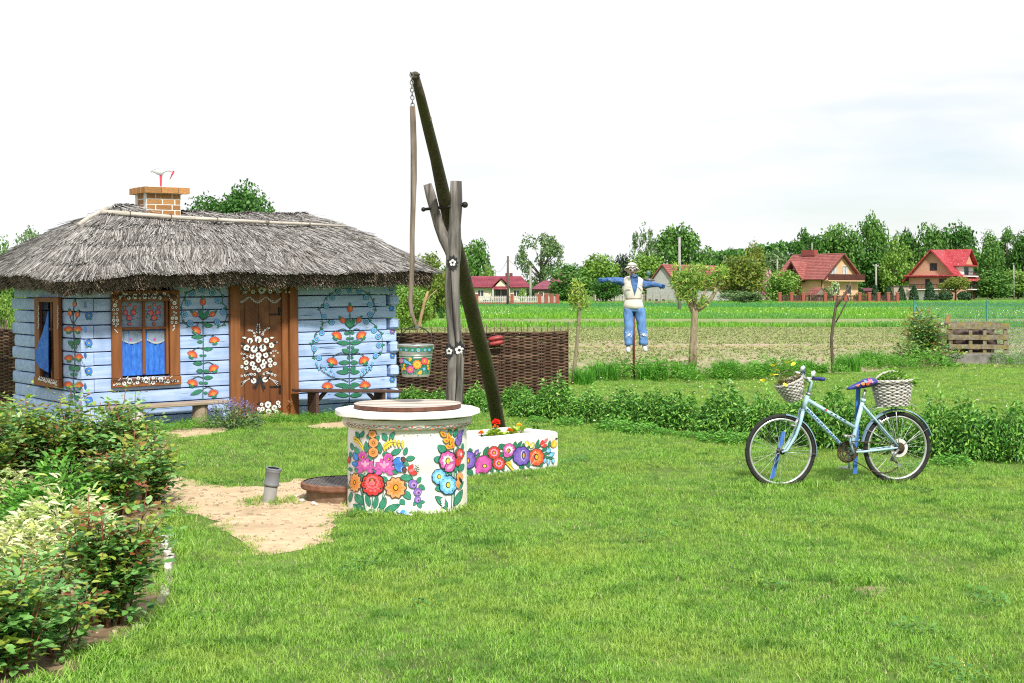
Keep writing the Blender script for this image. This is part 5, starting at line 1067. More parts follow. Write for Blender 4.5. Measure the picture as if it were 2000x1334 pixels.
for fl in (((884, 513, 8, 1),), ((897, 684, 10, 1), (877, 686, 8, .5))):
 pt = Paint()
 for (x, y, q, sq) in fl:
  for k in range(9): a = k*.7; pt.leaf(x+q*.5*math.cos(a), y+q*.5*math.sin(a), x+min(15, q*2.1)*math.cos(a)*(.8 if sq == 1 else .6), y+q*2.0*math.sin(a), 7, 'black', None, 0, rib=False)
  for k in range(5): a = k*1.257-1.57; pt.ell(x+q*.55*math.cos(a), y+q*.55*math.sin(a), q*.30, q*.34, 'white', 3, a, n=9)
  pt.ell(x, y, q*.25, None, 'black', 5)
 pt.obj('painted_flower', pmap, sw, PM, off=.010, dz=.0004)
ct = tip-SO+Vector((-.02, -.06, -.02)); cb = P(806, 209, 11.36)-SO
rod_top = P(806, 209, 11.36); rod = [(806, 208), (807, 240), (808, 290), (808, 350), (807, 400), (805, 460), (805, 520), (804, 560), (801, 588), (804, 610), (811, 632), (815, 640)]
mb = MB(); mb.tube([P(x, y, 11.36) -SO for x, y in rod], [W_(w, 11.36) for w in (11, 12, 12, 12, 11, 10, 10, 9, 9, 8, 7, 4)], 10)
for i, v in enumerate(mb.v): v += Vector((mnoise.noise(v*8), mnoise.noise(v*8+Vector((7, 0, 0))), 0))*.006
mb.obj('bucket_rod', RODW, sw, smooth=True)
CHN = M('chain_steel', (.14, .135, .13), (.26, .25, .24), scale=40, rough=.5, metal=.6)
n = 9; chn = MB(); ca = tip-SO+Vector((-.025, -.085, .0)); tops = ca
def chain_link(mb, a, b, k, w=.014):
 d = (b-a); x, y, d0 = fr(d); sdv = x if k % 2 else y; c = (a+b)/2; h = d.length*.62
 mb.tube([c+d0*(h*math.sin(t))+sdv*(w*math.cos(t)) for t in (i*math.pi/5 for i in range(10))], .0042, 5, closed=True)
for k in range(n): a = ca.lerp(cb, k/n); b2 = ca.lerp(cb, (k+1)/n); m = MB(); chain_link(m, a, b2, k); m.obj('chain_link', CHN, sw, smooth=True)
m = MB(); m.tube([tip-SO+Vector((-.036, -.02, .015)), tip-SO+Vector((-.025, -.045, .0)), tip-SO+Vector((.02, -.045, -.01)), tip-SO+Vector((.036, -.02, .0))], .008, 6); m.obj('chain_strap', IRON, sw)
m = MB(); m.tube([P(815, 636, 11.36)-SO, P(815, 642, 11.36)-SO], [.022, .016], 8); m.obj('rod_ferrule', M('zinc_dull', (.3, .3, .3), (.42, .42, .42), scale=15, metal=.7, rough=.5), sw)
BC = P(812, 735, 11.36); bk = thing('bucket', 'zinc bucket painted green with bright flowers hanging from the well sweep rod', 'bucket', BC)
ZINC = M('zinc', (.34, .36, .35), (.48, .50, .48), scale=9, rough=.42, metal=.65)
k_ = 11.36/F; rb, rt, hb = 26*k_, 34.5*k_, 60*k_
mb = MB(); mb.lathe([(rb, 0), (rb+.004, .01), (rt, hb), (rt+.006, hb+.003), (rt+.005, hb+.011), (rt-.004, hb+.009), (rb-.006, .02)], n=36); mb.obj('shell', ZINC, bk, smooth=True)
for zz in (.62, .70): mb = MB(); q = rb+(rt-rb)*zz; mb.lathe([(q, hb*zz-.006), (q+.006, hb*zz), (q+.001, hb*zz+.006)], n=36, caps=False); mb.obj('hoop', ZINC, bk, smooth=True)
mb = MB(); mb.tube([Vector((rt*1.02*math.cos(t), 0, hb-.01+hb*.66*math.sin(t))) for t in (math.pi*i/16 for i in range(17))], .0048, 6); mb.obj('handle', IRON, bk, smooth=True)
for sx in (-1, 1): mb = MB(); mb.box((sx*rt*1.0, 0, hb-.012), (.012, .03, .035), bev=.004); mb.obj('handle_ear', ZINC, bk)
def bmap(px, py, l):
 d = ray(px, py); z = EYE+d.z*(11.36-rt*.8)-BC.z; q = rb+(rt-rb)*min(1, max(0, z/hb))+l; return cylmap(BC.x, BC.y, q, BC)(px, py, 0)
pt = Paint(760, 540, 4.447)
def band(y0, y1, x0, x1, col, lv, sag=8):
 n = 14
 for i in range(n):
  a, b = i/n, (i+1)/n; xa, xb = x0+(x1-x0)*a, x0+(x1-x0)*b; sa, sb = sag*math.sin(math.pi*a), sag*math.sin(math.pi*b); pt.poly([(xa, y0+sa), (xb, y0+sb), (xb, y1+sb), (xa, y1+sa)], col, lv)
band(612, 648, 88, 392, 'green', 0)
for i in range(8): band(690+i*20, 710+i*20, 94+i*3.6, 378-i*5.0, 'green' if i % 2 else 'green', 0)
for k, x in enumerate((104, 148, 202, 255, 310, 350)): pt.flower(x, 634+6*math.sin(math.pi*(x-88)/304), 12 if k != 3 else 17, 6, 'ltblue', 'navy', 'gold', None, lv=3)
for k in range(14): x = 100+k*22; pt.leaf(x, 640, x+14, 624, 8, 'teal', None, 2, rib=False)
for (x, y, q, c, i) in ((243, 765, 42, 'orange', 'yellow'), (183, 808, 34, 'magenta', 'rose'), (308, 735, 32, 'red', 'rose'), (106, 732, 22, 'pink', 'palepink')): pt.flower(x, y, q, 10, c, 'brown', 'gold', i, lv=6, pointed=(c == 'orange'))
for (x, y) in ((178, 712), (178, 728), (190, 718), (265, 832), (278, 826), (272, 840), (258, 840), (130, 770), (126, 790), (136, 800), (118, 805), (340, 750), (336, 775), (345, 735), (340, 800)): pt.ell(x, y, 9, 11, 'gold', 5)
for (x, y, x2, y2) in ((130, 720, 155, 745), (150, 735, 178, 762), (165, 750, 195, 770), (290, 800, 320, 795), (292, 812, 318, 808), (130, 735, 160, 760)): pt.leaf(x, y, x2, y2, 13, 'ltblue', 'blue', 4, rib=False)
for k in range(34): a = k*2.4; q = 24+k*3.2; x, y = 235+q*math.cos(a), 780+q*.6*math.sin(a); pt.leaf(x, y, x+22*math.cos(a+.7), y+22*math.sin(a+.7), 12, 'teal', 'dk', 1, rib=False) if 110 < x < 355 and 700 < y < 855 else None
pt.obj('painted_flower', bmap, bk, PM, dz=.0003, off=.0012)
def hmat_obj(o): o.rotation_euler = (0, 0, TH)
BW1 = M('bench_grey_wood', (.26, .20, .145), (.40, .325, .25), scale=6, stretch=(.5, 5, 5), rough=.85, bump=.5)
BW2 = M('bench_brown_wood', (.055, .027, .02), (.10, .055, .042), scale=6, stretch=(.5, 5, 5), rough=.7, bump=.3)
def hpt(px, py, v): p = hfront(px, py, v); return p
a, b_ = hpt(212, 797, -.26), hpt(441, 786, -.22)
zb1 = HM @ Vector((a.x, -.26, a.z));
bn = thing('log_bench', 'plank bench on log stumps under the front window of the log house', 'bench', Vector((zb1.x, zb1.y, 0)), TH)
ln = b_.x-a.x; mb = MB(); mb.box((ln/2, .02, zb1.z), (ln, .25, .045), rot=Matrix.Rotation(-R(.5), 3, 'Y'), bev=.008)
for v in mb.v: v.z += .012*mnoise.noise(v*3)
mb.obj('seat', BW1, bn)
for px, mt_, lab in ((266, M('birch_bark', (.62, .60, .56), (.40, .37, .33), scale=14, rough=.9, bump=.5, c3=(.12, .10, .09), s3=9, lo3=.58, hi3=.66), 'white barked stump leg'), (392, M('stump_bark', (.22, .165, .11), (.33, .26, .19), scale=10, stretch=(4, 4, .6), rough=.9, bump=.6), 'brown stump leg')):
 u = hpt(px, 800, -.25).x-a.x; mb = MB(); mb.lathe([(.105, -.05), (.108, .05), (.10, .2), (.104, zb1.z-.023+.006*(u/ln))], (u, .03, 0), 14)
 for v in mb.v: v += Vector((mnoise.noise(v*6), mnoise.noise(v*6+Vector((5, 0, 0))), 0))*.01
 mb.obj('leg', mt_, bn, smooth=False, label=lab)
a, b_ = hpt(583, 763, -.30), hpt(776, 764, -.30); w0 = HM @ Vector((a.x, -.30, a.z)); ln = b_.x-a.x
bn = thing('brown_bench', 'dark brown board bench against the wall right of the door', 'bench', Vector((w0.x, w0.y, 0)), TH); zt_ = w0.z
slp = math.atan2((HM @ Vector((b_.x, -.3, b_.z))).z-w0.z, ln)
mb = MB(); mb.box((ln/2, .03, zt_+math.tan(slp)*ln/2), (ln+.04, .28, .038), rot=Matrix.Rotation(-slp, 3, 'Y'), bev=.006); mb.obj('seat', BW2, bn)
for px, sg in ((614, 1), (744, -1)):
 u = hpt(px, 790, -.30).x-a.x; zz = zt_+math.tan(slp)*u; mb = MB(); mb.box((u, .03, zz/2-.02), (.05, .25, zz-.005), bev=.006); mb.obj('leg', BW2, bn)
 mb = MB(); mb.prism([(u+sg*.028, -.0, zz-.21), (u+sg*.028, 0, zz-.145), (u+sg*.16, 0, zz-.025), (u+sg*.22, 0, zz-.025)], (0, .05, 0)); mb.obj('brace', BW2, bn)
WICK = LM('wicker_brown', [(.03, .015, .010), (.06, .03, .019), (.10, .055, .035), (.17, .105, .072)], trans=0, rough=.75, wscale=2.2, wcol=(.07, .035, .022))
STK = M('stake_wood', (.06, .04, .026), (.12, .085, .06), scale=12, rough=.9)
def wicker(name, label, A, B, h, seed, right_edge=True):
 A, B = Vector(A), Vector(B); L = (B-A).length; d = (B-A)/L; nrm_ = Vector((-d.y, d.x, 0)); t = thing(name, label, 'fence', A, math.atan2(d.y, d.x), 'wicker fences'); r = rs(seed)
 ns = max(2, int(L/.115)); sx = [L*i/ns for i in range(ns+1)]; top = lambda x: h+.03*mnoise.noise(Vector((x*1.1, seed, 0)))
 for i, x in enumerate(sx):
  e = .05+.10*r.uniform(0, 1)*(r.uniform() > .3); mb = MB(); mb.tube([(x, 0, -.05), (x+r.normal()*.006, r.normal()*.006, top(x)*.6), (x+r.normal()*.01, r.normal()*.01, top(x)+e+(.08 if i == ns and right_edge else 0))], [.011, .010, .008], 6); mb.obj('stake', STK, t, smooth=True)
 V = []; mb = MB(); rows = int(h/.025); hs = 2
 for k in range(rows):
  ph = k % 2; path = []; z0 = .012+k*.025; st = 0
  for i in range(ns*hs+1):
   x = L*i/(ns*hs); s = math.cos(math.pi*i/hs)*(1 if ph else -1); z = z0*(top(x)/h)+.007*mnoise.noise(Vector((x*2.2, k*1.7, seed)))+.004*mnoise.noise(Vector((x*9, k*3.1, seed)))
   path.append((x, s*.017, z))
  cut = 0
  while cut < len(path)-1:
   e = min(len(path), cut+int(r.uniform(9, 26))); seg = path[cut:e+1]
   if len(seg) > 1: rad = r.uniform(.0098, .0138); mb.tube(seg, rad, 6, flat=1.3)
   cut = e
 mb.obj('weave', WICK, t, smooth=True, kind='stuff', fix=False); return t
wf_r = wicker('wicker_fence', 'brown woven wicker fence to the right of the house behind the well', P(772, 700, 21.4)*1-Vector((0, 0, (P(772, 700, 21.4)).z)), Vector((P(1109, 700, 22.6).x, 22.6, 0)), 1.115, 3)
A_ = P(-60, 700, 21.6); B_ = P(41, 700, 20.9); wicker('wicker_fence', 'dark woven wicker fence beyond the left end wall of the house', (A_.x, A_.y, 0), (B_.x, B_.y, 0), 1.19, 5)
lp = P(966, 666, 21.98); ld = thing('ladybird_ornament', 'red and black ladybird ornament fixed on the wicker fence', 'ornament', lp)
REDP = M('ladybird_red', (.22, .022, .025), (.34, .05, .05), scale=6, rough=.45, c3=(.06, .015, .015), s3=9, lo3=.6, hi3=.68); BLKP = M('ladybird_black', (.02, .02, .022), (.06, .06, .065), scale=10, rough=.4)
ra = Matrix.Rotation(R(-10), 3, 'Y')
for sg in (-1, 1): mb = MB(); mb.ball(ra @ Vector((.015, -.02, sg*.037)), (.135, .06, .045), 14, 9, rot=ra.to_4x4()); mb.obj('wing_case', REDP, ld, smooth=True)
mb = MB(); mb.ball(ra @ Vector((-.125, -.02, -.005)), (.062, .055, .055), 12, 8); mb.obj('head', BLKP, ld, smooth=True); mb = MB(); mb.ball((0, .01, 0), (.12, .05, .07), 12, 8); mb.obj('body', BLKP, ld, smooth=True)
sk = thing('stork_figure', 'white stork figure with red legs and beak on the brick chimney', 'stork', CHTOP)
WH = M('stork_white', (.42, .43, .45), (.52, .53, .55), scale=9, rough=.6); SR = M('stork_red', (.50, .03, .06), (.62, .06, .08), scale=9, rough=.5); SBK = M('stork_grey', (.2, .2, .2))
kx = CHTOP.y/F
def sp_(px, py, dy=0): return Vector(((px-324)*kx, dy, (361-py)*kx))
mb = MB(); mb.loft([(sp_(x, y), Vector((-ny*w, 0, nx*w))*kx, Vector((0, .8*w*kx, 0))) for x, y, w, nx, ny in ((307, 330, .7, 1, -.2), (312, 330, 3, 1, .0), (317, 331, 5.5, 1, .1), (323, 332, 6, 1, .1), (328, 333, 5, 1, -.3), (332, 331, 3.2, .8, -.6), (336, 328.5, 2.2, .9, -.4), (341, 328, 2.0, 1, 0), (345, 329, 2.6, 1, 0), (348, 331, 2.2, .8, .6), (349, 332.5, .8, .6, .8))], 12); mb.obj('body', WH, sk, smooth=True)
mb = MB(); mb.loft([(sp_(x, y), Vector((0, 0, w))*kx, Vector((0, w*.5*kx, 0))) for x, y, w in ((304.5, 331.5, .6), (309, 329.5, 1.6), (314, 327, 2), (320, 326, 1.5))], 8); mb.obj('tail', SBK, sk, smooth=True)
for x in (323.3, 326.2): mb = MB(); mb.tube([sp_(x, 337), sp_((x+324.5)/2, 350), sp_(324.6+(x-324.5)*.4, 363)], [1.5*kx, 1.2*kx, 1.0*kx], 7); mb.obj('leg', SR, sk, smooth=True)
mb = MB(); mb.tube([sp_(349.5, 331), sp_(346, 337), sp_(342, 346)], [2.0*kx, 1.5*kx, .4*kx], 7); mb.ball(sp_(349, 330.5), 2.2*kx, 8, 6); mb.obj('beak', SR, sk, smooth=True)
# ================================================================ BICYCLE
def BY(px): return 12.40+(px-1527)/223.0*.22
BO = Vector((P(1640, 900, BY(1640)).x, BY(1640), 0))
def bz(zx, zy, off=0.0):
 px, py = 1430+zx/4.762, 680+zy/4.762; p = P(px, py, BY(px)); p.y += off; return p-BO
bike = thing('bicycle', 'light blue lady bicycle with two wicker baskets standing on the lawn', 'bicycle', BO)
LB = M('bike_blue', (.30, .47, .56), (.40, .57, .65), scale=12, rough=.38, c3=(.45, .62, .65), s3=14, lo3=.62, hi3=.75); LBD = M('bike_fender', (.13, .22, .30), (.24, .36, .44), scale=7, rough=.35)
RUB = M('rubber', (.012, .012, .013), (.028, .027, .026), scale=30, rough=.8); ALU = M('alloy', (.55, .56, .57), (.72, .73, .73), scale=30, rough=.3, metal=.75); CHR = M('chrome_dull', (.32, .33, .34), (.5, .5, .5), scale=25, rough=.35, metal=.7)
RST = M('chainring_rust', (.035, .026, .018), (.10, .07, .04), scale=22, rough=.7, metal=.4); NAVY = M('navy_paint', (.02, .025, .16), (.04, .05, .25), scale=14, rough=.4); BLU = M('support_blue', (.035, .12, .42), (.06, .19, .55), scale=6, rough=.6)
k = 12.5/F; ex = (bz(1535, 925)-bz(450, 960)); ex.z = 0; ex = ex.normalized(); eyv = Vector((-ex.y, ex.x, 0)); ROTB = Matrix(((ex.x, eyv.x, 0), (ex.y, eyv.y, 0), (0, 0, 1)))
def ring(mb, c, rad, tr, n=64, m=8, a0=0.0, a1=2*math.pi, flat=1.0):
 full = abs(a1-a0) > 6.28; N = n if full else n+1
 path = [c+ex*(rad*math.cos(a0+(a1-a0)*i/n))+Vector((0, 0, rad*math.sin(a0+(a1-a0)*i/n))) for i in range(N)]
 mb.tube(path, tr, m, closed=full, flat=flat)
for ci, c in enumerate((bz(450, 960), bz(1535, 925))):
 RW = 72.5*k if ci == 0 else 70.5*k*1.012; c.z = max(c.z, RW-.004) if False else c.z
 wh = thing('wheel', '', ''); del wh['label'], wh['category']; wh.parent = bike; wh.location = c; o0 = Vector((0, 0, 0))
 mb = MB(); ring(mb, o0, RW-.019, .0195); mb.obj('tyre', RUB, wh, smooth=True)
 mb = MB(); ring(mb, o0, RW-.046, .0115, flat=1.0); mb.obj('rim', ALU, wh, smooth=True)
 mb = MB(); mb.tube([eyv*-.045, eyv*-.03, eyv*.03, eyv*.045], [.026, .017, .017, .026], 12); mb.tube([eyv*-.062, eyv*.062], .007, 8); mb.obj('hub', M('hub_dark', (.03, .03, .03), (.07, .065, .06), scale=30, metal=.5, rough=.5) if ci == 0 else CHR, wh, smooth=True)
 for s in range(32):
  a = 2*math.pi*s/32; a2 = a+(.42 if s % 4 < 2 else -.42); sd = -.034 if s % 2 else .034
  mb = MB(); mb.tube([eyv*sd+ex*(.022*math.cos(a2))+Vector((0, 0, .022*math.sin(a2))), ex*((RW-.05)*math.cos(a))+Vector((0, 0, (RW-.05)*math.sin(a)))], .0013, 4, caps=False); mb.obj('spoke', ALU, wh)
 if ci == 1:
  mb = MB(); mb.lathe([(.012, 0), (.083, .003), (.086, .006), (.083, .009), (.012, .010)], n=30, rot=Matrix(((ex.x, 0, -eyv.x), (ex.y, 0, -eyv.y), (0, 1, 0))).to_3x3()); mb.v = [v-eyv*.030 for v in mb.v]; mb.obj('spoke_protector', M('clear_plastic', (.50, .50, .48), (.66, .66, .64), scale=18, rough=.35), wh)
  for i in range(6): mb = MB(); mb.lathe([(.014, 0), (.052-.005*i, .0), (.052-.005*i, .0028), (.014, .0028)], n=26, rot=Matrix(((ex.x, 0, -eyv.x), (ex.y, 0, -eyv.y), (0, 1, 0))).to_3x3()); mb.v = [v-eyv*(.043+.0048*i) for v in mb.v]; mb.obj('sprocket', RST, wh)
def tb(name, pts, rad, mat, n=10, par=None, flat=1.0): mb = MB(); mb.tube(pts, rad, n, flat=flat); return mb.obj(name, mat, par or bike, smooth=True)
fr_t = MB()
fr_t.tube([bz(708, 425), bz(655, 580)], [.021, .021], 12); fr_t.tube([bz(695, 478), bz(1140, 738)], .0175, 12); fr_t.tube([bz(668, 540), bz(1085, 975)], .0185, 12)
fr_t.tube([bz(1219, 482), bz(1160, 700), bz(1130, 830), bz(1100, 975)], .0185, 12)
for sd in (-.052, .052):
 fr_t.tube([bz(1105, 965, sd*.55), bz(1200, 958, sd), bz(1535, 918, sd*1.15)], [.012, .011, .009], 8); fr_t.tube([bz(1212, 530, sd*.3), bz(1260, 590, sd*.8), bz(1535, 915, sd*1.15)], [.011, .0105, .009], 8)
fr_t.tube([bz(1100, 975, -.05), bz(1100, 975, .05)], .024, 12); fr_t.obj('frame', LB, bike, smooth=True)
fk = MB(); fk.tube([bz(650, 575, -.055), bz(650, 575, .055)], .016, 8)
for sd in (-.055, .055): fk.tube([bz(648, 580, sd), bz(625, 680, sd), bz(585, 800, sd), bz(500, 945, sd), bz(452, 962, sd)], [.0165, .016, .014, .011, .010], 10)
fk.obj('fork', LB, bike, smooth=True)
hb = tb('handlebar', [bz(735, 265, -.30), bz(700, 270, -.22), bz(690, 285, -.05), bz(690, 285, .05), bz(700, 255, .22), bz(722, 235, .30)], .0115, CHR)
tb('stem', [bz(708, 425), bz(735, 320), bz(728, 312), bz(690, 286)], [.0155, .0155, .017, .018], LB)
tb('headset', [bz(712, 415), bz(704, 440)], .024, CHR)
for sd, a, b in ((-1, bz(700, 268, -.24), bz(768, 265, -.37)), (1, bz(705, 248, .24), bz(745, 225, .36))):
 tb('grip', [a, b], .0165, NAVY, par=hb); tb('brake_lever', [a+Vector((-.02, 0, .0)), a+Vector((-.055, sd*.02, .008)), a+Vector((-.05, sd*.12, -.012))], [.012, .008, .006], M('lever_white', (.62, .64, .66), (.72, .73, .74), scale=20, rough=.35), par=hb)
 tb('gear_shifter', [a+Vector((-.005, 0, .02)), a+Vector((.0, sd*-.01, .05)), a+Vector((.018, sd*-.01, .062))], [.016, .02, .012], M('lever_white', (0, 0, 0)), par=hb)
tb('brake_cable', [bz(690, 270, -.2), bz(640, 210, -.12), bz(600, 300, -.03), bz(640, 480, -.03), bz(640, 640, -.03)], .0028, IRON, 5)
tb('seat_post', [bz(1238, 385), bz(1214, 490)], .0135, CHR); tb('seat_clamp', [bz(1222, 470), bz(1216, 500)], .024, LB)
mb = MB(); secs = []
for zx, zyt, zyb, w in ((1066, 372, 388, .008), (1085, 358, 388, .020), (1130, 335, 385, .026), (1180, 310, 380, .035), (1225, 288, 372, .062), (1270, 275, 362, .085), (1305, 275, 345, .088), (1325, 285, 330, .07), (1334, 300, 318, .03)):
 c = (bz(zx, zyt)+bz(zx, zyb))/2; h = (bz(zx, zyt)-bz(zx, zyb)).length/2; secs.append((c, eyv*w, Vector((0, 0, h))))
mb.loft(secs, 16); sad = mb.obj('saddle', NAVY, bike, smooth=True)
pt = Paint(1430, 680, 4.762)
for (x, y, q, c) in ((1265, 300, 20, 'pink'), (1245, 330, 18, 'coral'), (1205, 328, 15, 'orange'), (1290, 310, 12, 'palepink'), (1160, 345, 12, 'coral'), (1225, 305, 13, 'bluegrey')): pt.flower(x, y, q, 6, c, 'navy', 'gold', None, lv=3)
for k2 in range(8): pt.leaf(1140+k2*22, 350-k2*9, 1158+k2*22, 338-k2*9, 12, 'bluegrey', None, 1, rib=False)
def sadmap(px, py, l):
 zx = (px-1430)*4.762; zy = (py-680)*4.762; w = float(np.interp(zx, [1066, 1130, 1180, 1225, 1270, 1325], [.01, .026, .035, .062, .085, .07])); t = float(np.interp(zx, [1066, 1130, 1180, 1225, 1270, 1325], [380, 360, 345, 330, 318, 308])); h = float(np.interp(zx, [1066, 1130, 1180, 1225, 1270, 1325], [10, 26, 36, 43, 45, 24]))
 u = max(-.95, min(.95, (t-zy)/h)); return bz(zx, zy, -(w*math.sqrt(1-u*u)+l+.002))
pt.obj('painted_flower', sadmap, sad, PM)
def guard(c, rad, a0, a1, name):
 mb = MB(); n = 26; V = []
 for i in range(n+1):
  a = a0+(a1-a0)*i/n
  for j, (w, dr) in enumerate(((-.028, -.012), (-.016, 0), (.016, 0), (.028, -.012))): V.append(c+ex*((rad+dr)*math.cos(a))+Vector((0, 0, (rad+dr)*math.sin(a)))+eyv*w)
 mb.v = V
 for i in range(n):
  for j in range(3): mb.f.append([i*4+j, i*4+j+1, i*4+4+j+1, i*4+4+j]); mb.m.append(0)
 return mb.obj(name, LBD, bike, smooth=True)
guard(bz(452, 960), 350/4.762*k, R(83), R(-10), 'mudguard'); guard(bz(1535, 925), 366/4.762*k, R(170), R(16), 'mudguard')
for a in (R(30), R(150), R(112)): tb('mudguard_stay', [bz(1535, 920, -.055), bz(1535, 925, -.03)+ex*(366/4.762*k*math.cos(a))+Vector((0, 0, 366/4.762*k*math.sin(a)))], .0028, CHR, 5)
tb('mudguard_stay', [bz(452, 962, -.055), bz(452, 960, -.03)+ex*(350/4.762*k*math.cos(R(-5)))+Vector((0, 0, 350/4.762*k*math.sin(R(-5))))], .0028, CHR, 5)
cc = bz(1052, 962)
def disc_rot(): return Matrix(((ex.x, 0, -eyv.x), (ex.y, 0, -eyv.y), (0, 1, 0))).to_3x3()
for q, off in ((.098, .040), (.082, .048), (.062, .056)):
 mb = MB(); mb.lathe([(q-.014, 0), (q, .0), (q, .003), (q-.014, .003), (q-.014, 0)], n=36, rot=disc_rot(), caps=False); mb.v = [v+cc-eyv*off for v in mb.v]; mb.obj('chainring', RST, bike)
mb = MB()
for i in range(5): a = 1.257*i+.4; mb.tube([cc-eyv*.05, cc-eyv*.05+ex*(.088*math.cos(a))+Vector((0, 0, .088*math.sin(a)))], .008, 6)
mb.obj('chainring_spider', RST, bike)
tb('crank', [bz(1108, 968, -.075), bz(1080, 870, -.082), bz(1065, 812, -.085)], [.013, .011, .011], LB); tb('crank', [bz(1098, 970, .075), bz(1100, 1050, .082), bz(1112, 1120, .085)], [.013, .011, .011], LB)
for zc, sd in (((1068, 805), -1), ((1085, 1130), 1)):
 c = bz(*zc, sd*.13); mb = MB()
 for s in (-1, 1): mb.box(c+ex*(.033*s), (.016, .085, .022), rot=ROTB, bev=.003)
 mb.box(c, (.03, .09, .014), rot=ROTB, bev=.003); mb.obj('pedal', CHR, bike)
 mb = MB(); mb.box(c+ex*-.05+Vector((0, 0, .004)), (.018, .04, .016), rot=ROTB, bev=.003); mb.obj('pedal_reflector', M('reflector', (.5, .5, .48)), bike)
tb('chain', [bz(1125, 1046, -.04), bz(1200, 1085, -.045), bz(1260, 1125, -.048), bz(1330, 1148, -.05), bz(1400, 1156, -.05), bz(1470, 1140, -.05), bz(1525, 1100, -.05)], .006, RST, 6); tb('chain', [bz(1052, 862, -.04), bz(1300, 872, -.045), bz(1535, 880, -.05)], .005, RST, 6)
dr = tb('derailleur', [bz(1530, 935, -.07), bz(1480, 985, -.075), bz(1470, 1020, -.07), bz(1520, 1060, -.06)], [.012, .014, .016, .010], M('derailleur_dark', (.10, .10, .11), (.3, .3, .3), scale=30, metal=.5, rough=.4))
for zc in ((1470, 1025), (1532, 1080)): mb = MB(); mb.lathe([(.004, 0), (.020, 0), (.020, .008), (.004, .008)], n=14, rot=disc_rot()); mb.v = [v+bz(*zc, -.055) for v in mb.v]; mb.obj('jockey_wheel', CHR, dr)
tb('brake_caliper', [bz(600, 660, -.05), bz(575, 690, -.06), bz(585, 720, -.055), bz(540, 710, -.05)], [.012, .014, .012, .008], ALU); tb('brake_caliper', [bz(1350, 660, -.05), bz(1375, 690, -.06), bz(1390, 700, -.055)], [.010, .013, .01], ALU)
rk = MB()
for sd in (-.06, .06): rk.tube([bz(1275, 585, sd), bz(1345, 546, sd), bz(1500, 536, sd), bz(1650, 518, sd), bz(1685, 535, sd), bz(1690, 575, sd)], .005, 6)
for zx in (1380, 1460, 1540, 1620): rk.tube([bz(zx, 541-(zx-1380)*.07, -.06), bz(zx, 541-(zx-1380)*.07, .06)], .004, 6)
for sd in (-.07, .07): rk.tube([bz(1500, 536, sd), bz(1530, 905, sd)], .004, 6)
rk.obj('rear_rack', CHR, bike, smooth=True)
pt = Paint(1430, 680, 4.762)
for i in range(26):
 t = (i+.5)/26; x, y = 690+390*t, 560+405*t; pt.leaf(x-9, y-3, x+11, y+6-12*(i % 2), 12, 'blue' if i % 3 else 'navy', None, 1+i % 2, rib=False); pt.leaf(x, y+6, x+9, y-8, 8, 'navy', None, 1, rib=False)
for (x, y) in ((868, 575), (925, 605), (965, 628), (1010, 652), (1050, 675)): pt.ell(x, y, 8, 5, 'brown', 1, .5); pt.leaf(x-16, y-10, x+4, y+4, 7, 'navy', None, 2, rib=False)
pt.flower(868, 573, 10, 5, 'coral', 'navy', None, None, lv=3)
pt.obj('painted_pattern', lambda px, py, l: bz((px-1430)*4.762, (py-680)*4.762, -(.0192+l)), bike, PM, gap=20)
def board(name, label, a, b, w, th):
 t = thing(name, label, 'post', Vector((a.x, a.y, 0)), 0, 'blue boards holding up the bicycle'); a, b = a-t.location, b-t.location; d = (b-a); mb = MB(); s = ex*(w/2); y = Vector((0, th, 0))
 mb.prism([a-s, a+s, b+s, b-s], y); mb.obj('board', BLU, t); return t
a, b = bz(385, 1225, .08)+BO, bz(497, 785, .08)+BO; board('support_board', 'leaning blue board behind the front wheel of the bicycle', a, b, .038, .022)
a, b = bz(1165, 1180, .085)+BO, bz(1197, 385, .085)+BO; board('support_board', 'upright blue board behind the saddle and rear wheel of the bicycle', a, b, .040, .022)
WKW = LM('basket_willow', [(.10, .09, .08), (.34, .32, .30), (.50, .475, .455), (.60, .58, .555)], trans=0, rough=.75); WKD = M('basket_shade', (.05, .042, .035), (.10, .085, .07), scale=20, rough=.9)
